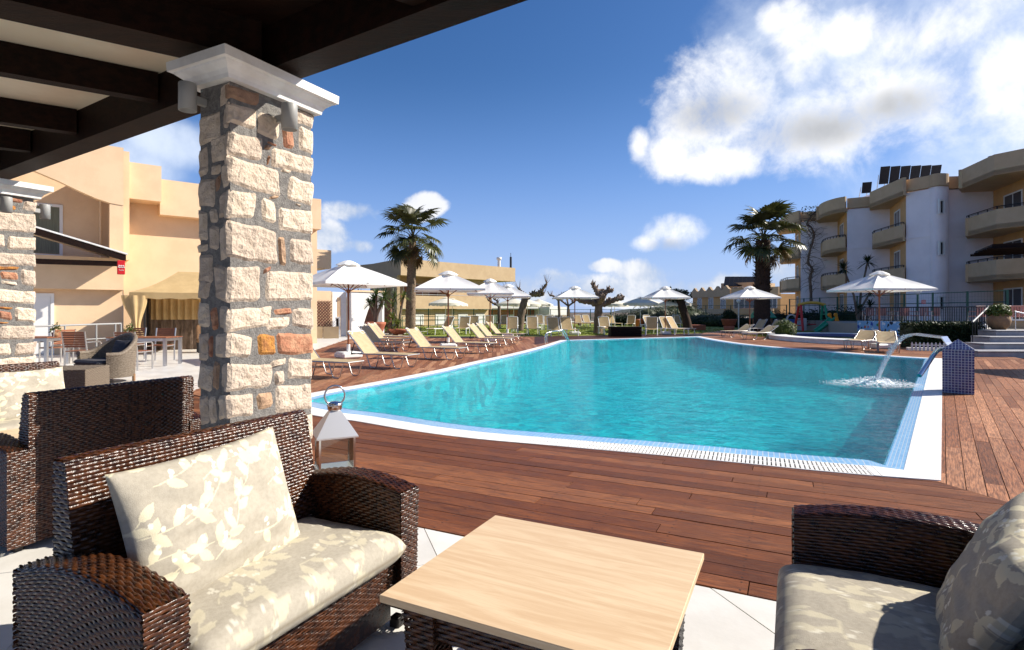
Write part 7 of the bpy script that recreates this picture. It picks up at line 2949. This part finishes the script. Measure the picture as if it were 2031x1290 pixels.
for k in range(120):
    p = main[rs.randrange(len(main))].lerp(main[rs.randrange(len(main))], .15)
    l = rs.uniform(.5, 2.4)
    a = rs.uniform(-.6, 3.7)
    pts = [p]
    for i in range(4):
        a += rs.uniform(-.6, .6)
        pts.append(pts[-1] + Vector((math.cos(a), 0, math.sin(a) * .9)) * l / 4)
    mb.tube(pts, [.03, .02, .014, .01, .005], 4)
obj('stem', mb, 'bark', vn_)
mb = MB()
leaf_cloud(mb, tuple(P(1612, 418, yv - .3)), (1.3, .4, .5), 160, .1, 81)
obj('leaf_tuft', mb, 'leaf_dark', vn_)

# ---------------------------------------------------------------- waterfall pillar, hand rails
wp0 = G(1868.5, 779)
wpd = vdir
fp = thing('fountain_pillar', 'blue mosaic pillar with a pointed top at the right pool edge', 'fountain', tuple(wp0 + Matrix.Rotation(math.radians(-38), 3, 'Z') @ Vector((.217, .217, 0))), math.radians(-38))
w_ = .215
mb = MB()
mb.box((0, 0, .375), (2 * w_, 2 * w_, .75 + .0))
obj('pillar_body', mb, 'mosaic_navy', fp)
mb = MB()
for i in range(4):
    c_ = [(-w_ - .004, -w_ - .004), (w_ + .004, -w_ - .004), (w_ + .004, w_ + .004), (-w_ - .004, w_ + .004)]
    a, b = c_[i], c_[(i + 1) % 4]
    mb.add([(*a, .752), (*b, .752), (0, 0, .92)], [(0, 1, 2)], [[(0, 0), (2 * w_, 0), (w_, .28)]])
obj('pointed_top', mb, 'mosaic_navy', fp)
spl = thing('waterfall_spout', 'flat stainless steel spout arching from the mosaic pillar over the pool', 'spout', fp.location)
mb = MB()
path = [(-.02, .70), (-.14, .86), (-.2, .96), (-.64, 1.0), (-.72, .985)]
hw = .13
for (x0, z0), (x1, z1) in zip(path[:-1], path[1:]):
    wa, wb_ = hw, hw
    mb.add([(x0, -wa, z0), (x1, -wb_, z1), (x1, wb_, z1), (x0, wa, z0), (x0, -wa, z0 - .035), (x1, -wb_, z1 - .03), (x1, wb_, z1 - .03), (x0, wa, z0 - .035)],
           [(0, 1, 2, 3), (7, 6, 5, 4), (0, 4, 5, 1), (3, 2, 6, 7), (0, 3, 7, 4), (1, 5, 6, 2)])
obj('sheet', mb, 'steel', spl)
spl.rotation_euler = (0, 0, math.radians(-57))
rot = Matrix.Rotation(math.radians(-57), 4, 'Z')
sb_ = thing('waterfall', 'thin clear waterfall dropping from the steel spout into the pool', 'water', fp.location, math.radians(-57))
mb = MB()
def fall(u_, v_):
    t_ = v_
    x = -.72 - .62 * t_
    z = .975 - 1.01 * t_ ** 1.9
    w = .11 * (1 - .35 * t_)
    return (x + .02 * math.sin(u_ * 14 + t_ * 9), (u_ - .5) * 2 * w, z + .01 * math.sin(u_ * 22 + t_ * 4))
mb.grid(fall, 24, 40)
mb.grid(lambda u_, v_: Vector(fall(u_, v_)) + Vector((.03 * (1 - abs(2 * u_ - 1)), 0, -.02)), 24, 40)
rs = random.Random(3)
for k in range(150):
    t_ = rs.random() ** .7
    p = Vector(fall(rs.random(), t_)) + Vector((rs.gauss(0, .03), rs.gauss(0, .03), rs.gauss(0, .02)))
    vs, fs = ico(rs.uniform(.003, .009), 1)
    mb.add([v + p for v in vs], fs, smooth=True)
obj('stream', mb, 'falling_water', sb_)
spt = Matrix.Translation(fp.location) @ rot @ Vector((-1.34, 0, WL))
fo = MB()
nr_, na_ = 26, 48
vs, at_ = [], []
for i in range(nr_ + 1):
    for k in range(na_):
        f = i / nr_
        a = 2 * pi * k / na_
        r = f * .85
        h_ = (.085 * (1 - f) ** 1.3 + .02 * math.sin(f * 24) * (1 - f)) * (.5 + .9 * mnoise.noise(Vector((math.cos(a) * f * 6, math.sin(a) * f * 6, 2))) + .3)
        vs.append((math.cos(a) * r * 1.15, math.sin(a) * r * .85, .006 + max(0, h_)))
        at_.append(max(0, 1.7 * (1 - f) ** .9))
fs = [(i * na_ + k, i * na_ + (k + 1) % na_, (i + 1) * na_ + (k + 1) % na_, (i + 1) * na_ + k) for i in range(nr_) for k in range(na_)]
me = bpy.data.meshes.new('splash')
n_f = len(vs)
for k in range(800):
    a, r = rs.uniform(0, 2 * pi), abs(rs.gauss(0, .36))
    p = Vector((math.cos(a) * r * 1.2, math.sin(a) * r * .9, rs.uniform(.0, .16) * max(.15, 1 - r)))
    v2, f2 = ico(rs.uniform(.004, .012), 1)
    o = len(vs)
    vs += [tuple(v + p) for v in v2]
    at_ += [3.0] * len(v2)
    fs += [tuple(o + q for q in f) for f in f2]
me.from_pydata(vs, [], fs)
me.attributes.new('rnd', 'FLOAT', 'POINT').data.foreach_set('value', at_)
me.polygons.foreach_set('use_smooth', [True] * len(fs))
me.materials.append(MATS['foam'])
so_ = bpy.data.objects.new('splash', me)
COL.objects.link(so_)
so_.location = spt
tag(so_, 'white splash foam where the waterfall meets the pool water', 'water')

gb_ = thing('pool_grab_rail', 'bent steel grab rail from the mosaic pillar down into the pool', 'handrail', (0, 0, 0))
p0, p1, p2 = P(1876, 692, 9.95), P(1858, 697, 9.9), P(1836, 728, 9.7)
p3 = p2 + (p2 - p1) * .55
obj('tube', MB().tube(smoothline([tuple(p) for p in (p0 + Vector((.1, .02, 0)), p0, p1, p2, p3)], 5), .038, 10), 'steel', gb_)
ldr = thing('pool_ladder', 'curved stainless steel pool ladder rails at the far left corner of the pool', 'ladder', (0, 0, 0))
for dx, dz in ((0, 0), (9, 1.2)):
    b0 = G(1081 + dx * .4, 683 - dz)
    z_ = b0.y
    pts = [b0, P(1082 + dx * .4, 664 - dz, z_), P(1092 + dx * .5, 658.5 - dz, z_ + .3), P(1110 + dx * .4, 656.5 - dz, z_ + .6), P(1116 + dx * .4, 659 - dz, z_ + .8), P(1128 + dx * .3, 680 - dz, z_ + 1.0)]
    pts.append(pts[-1] + (pts[-1] - pts[-2]) * .6)
    obj('rail', MB().tube(smoothline([tuple(p) for p in pts], 5), .022, 8), 'steel', ldr)

# the right deck's unseen shadow caster is the added parasol, set with the others
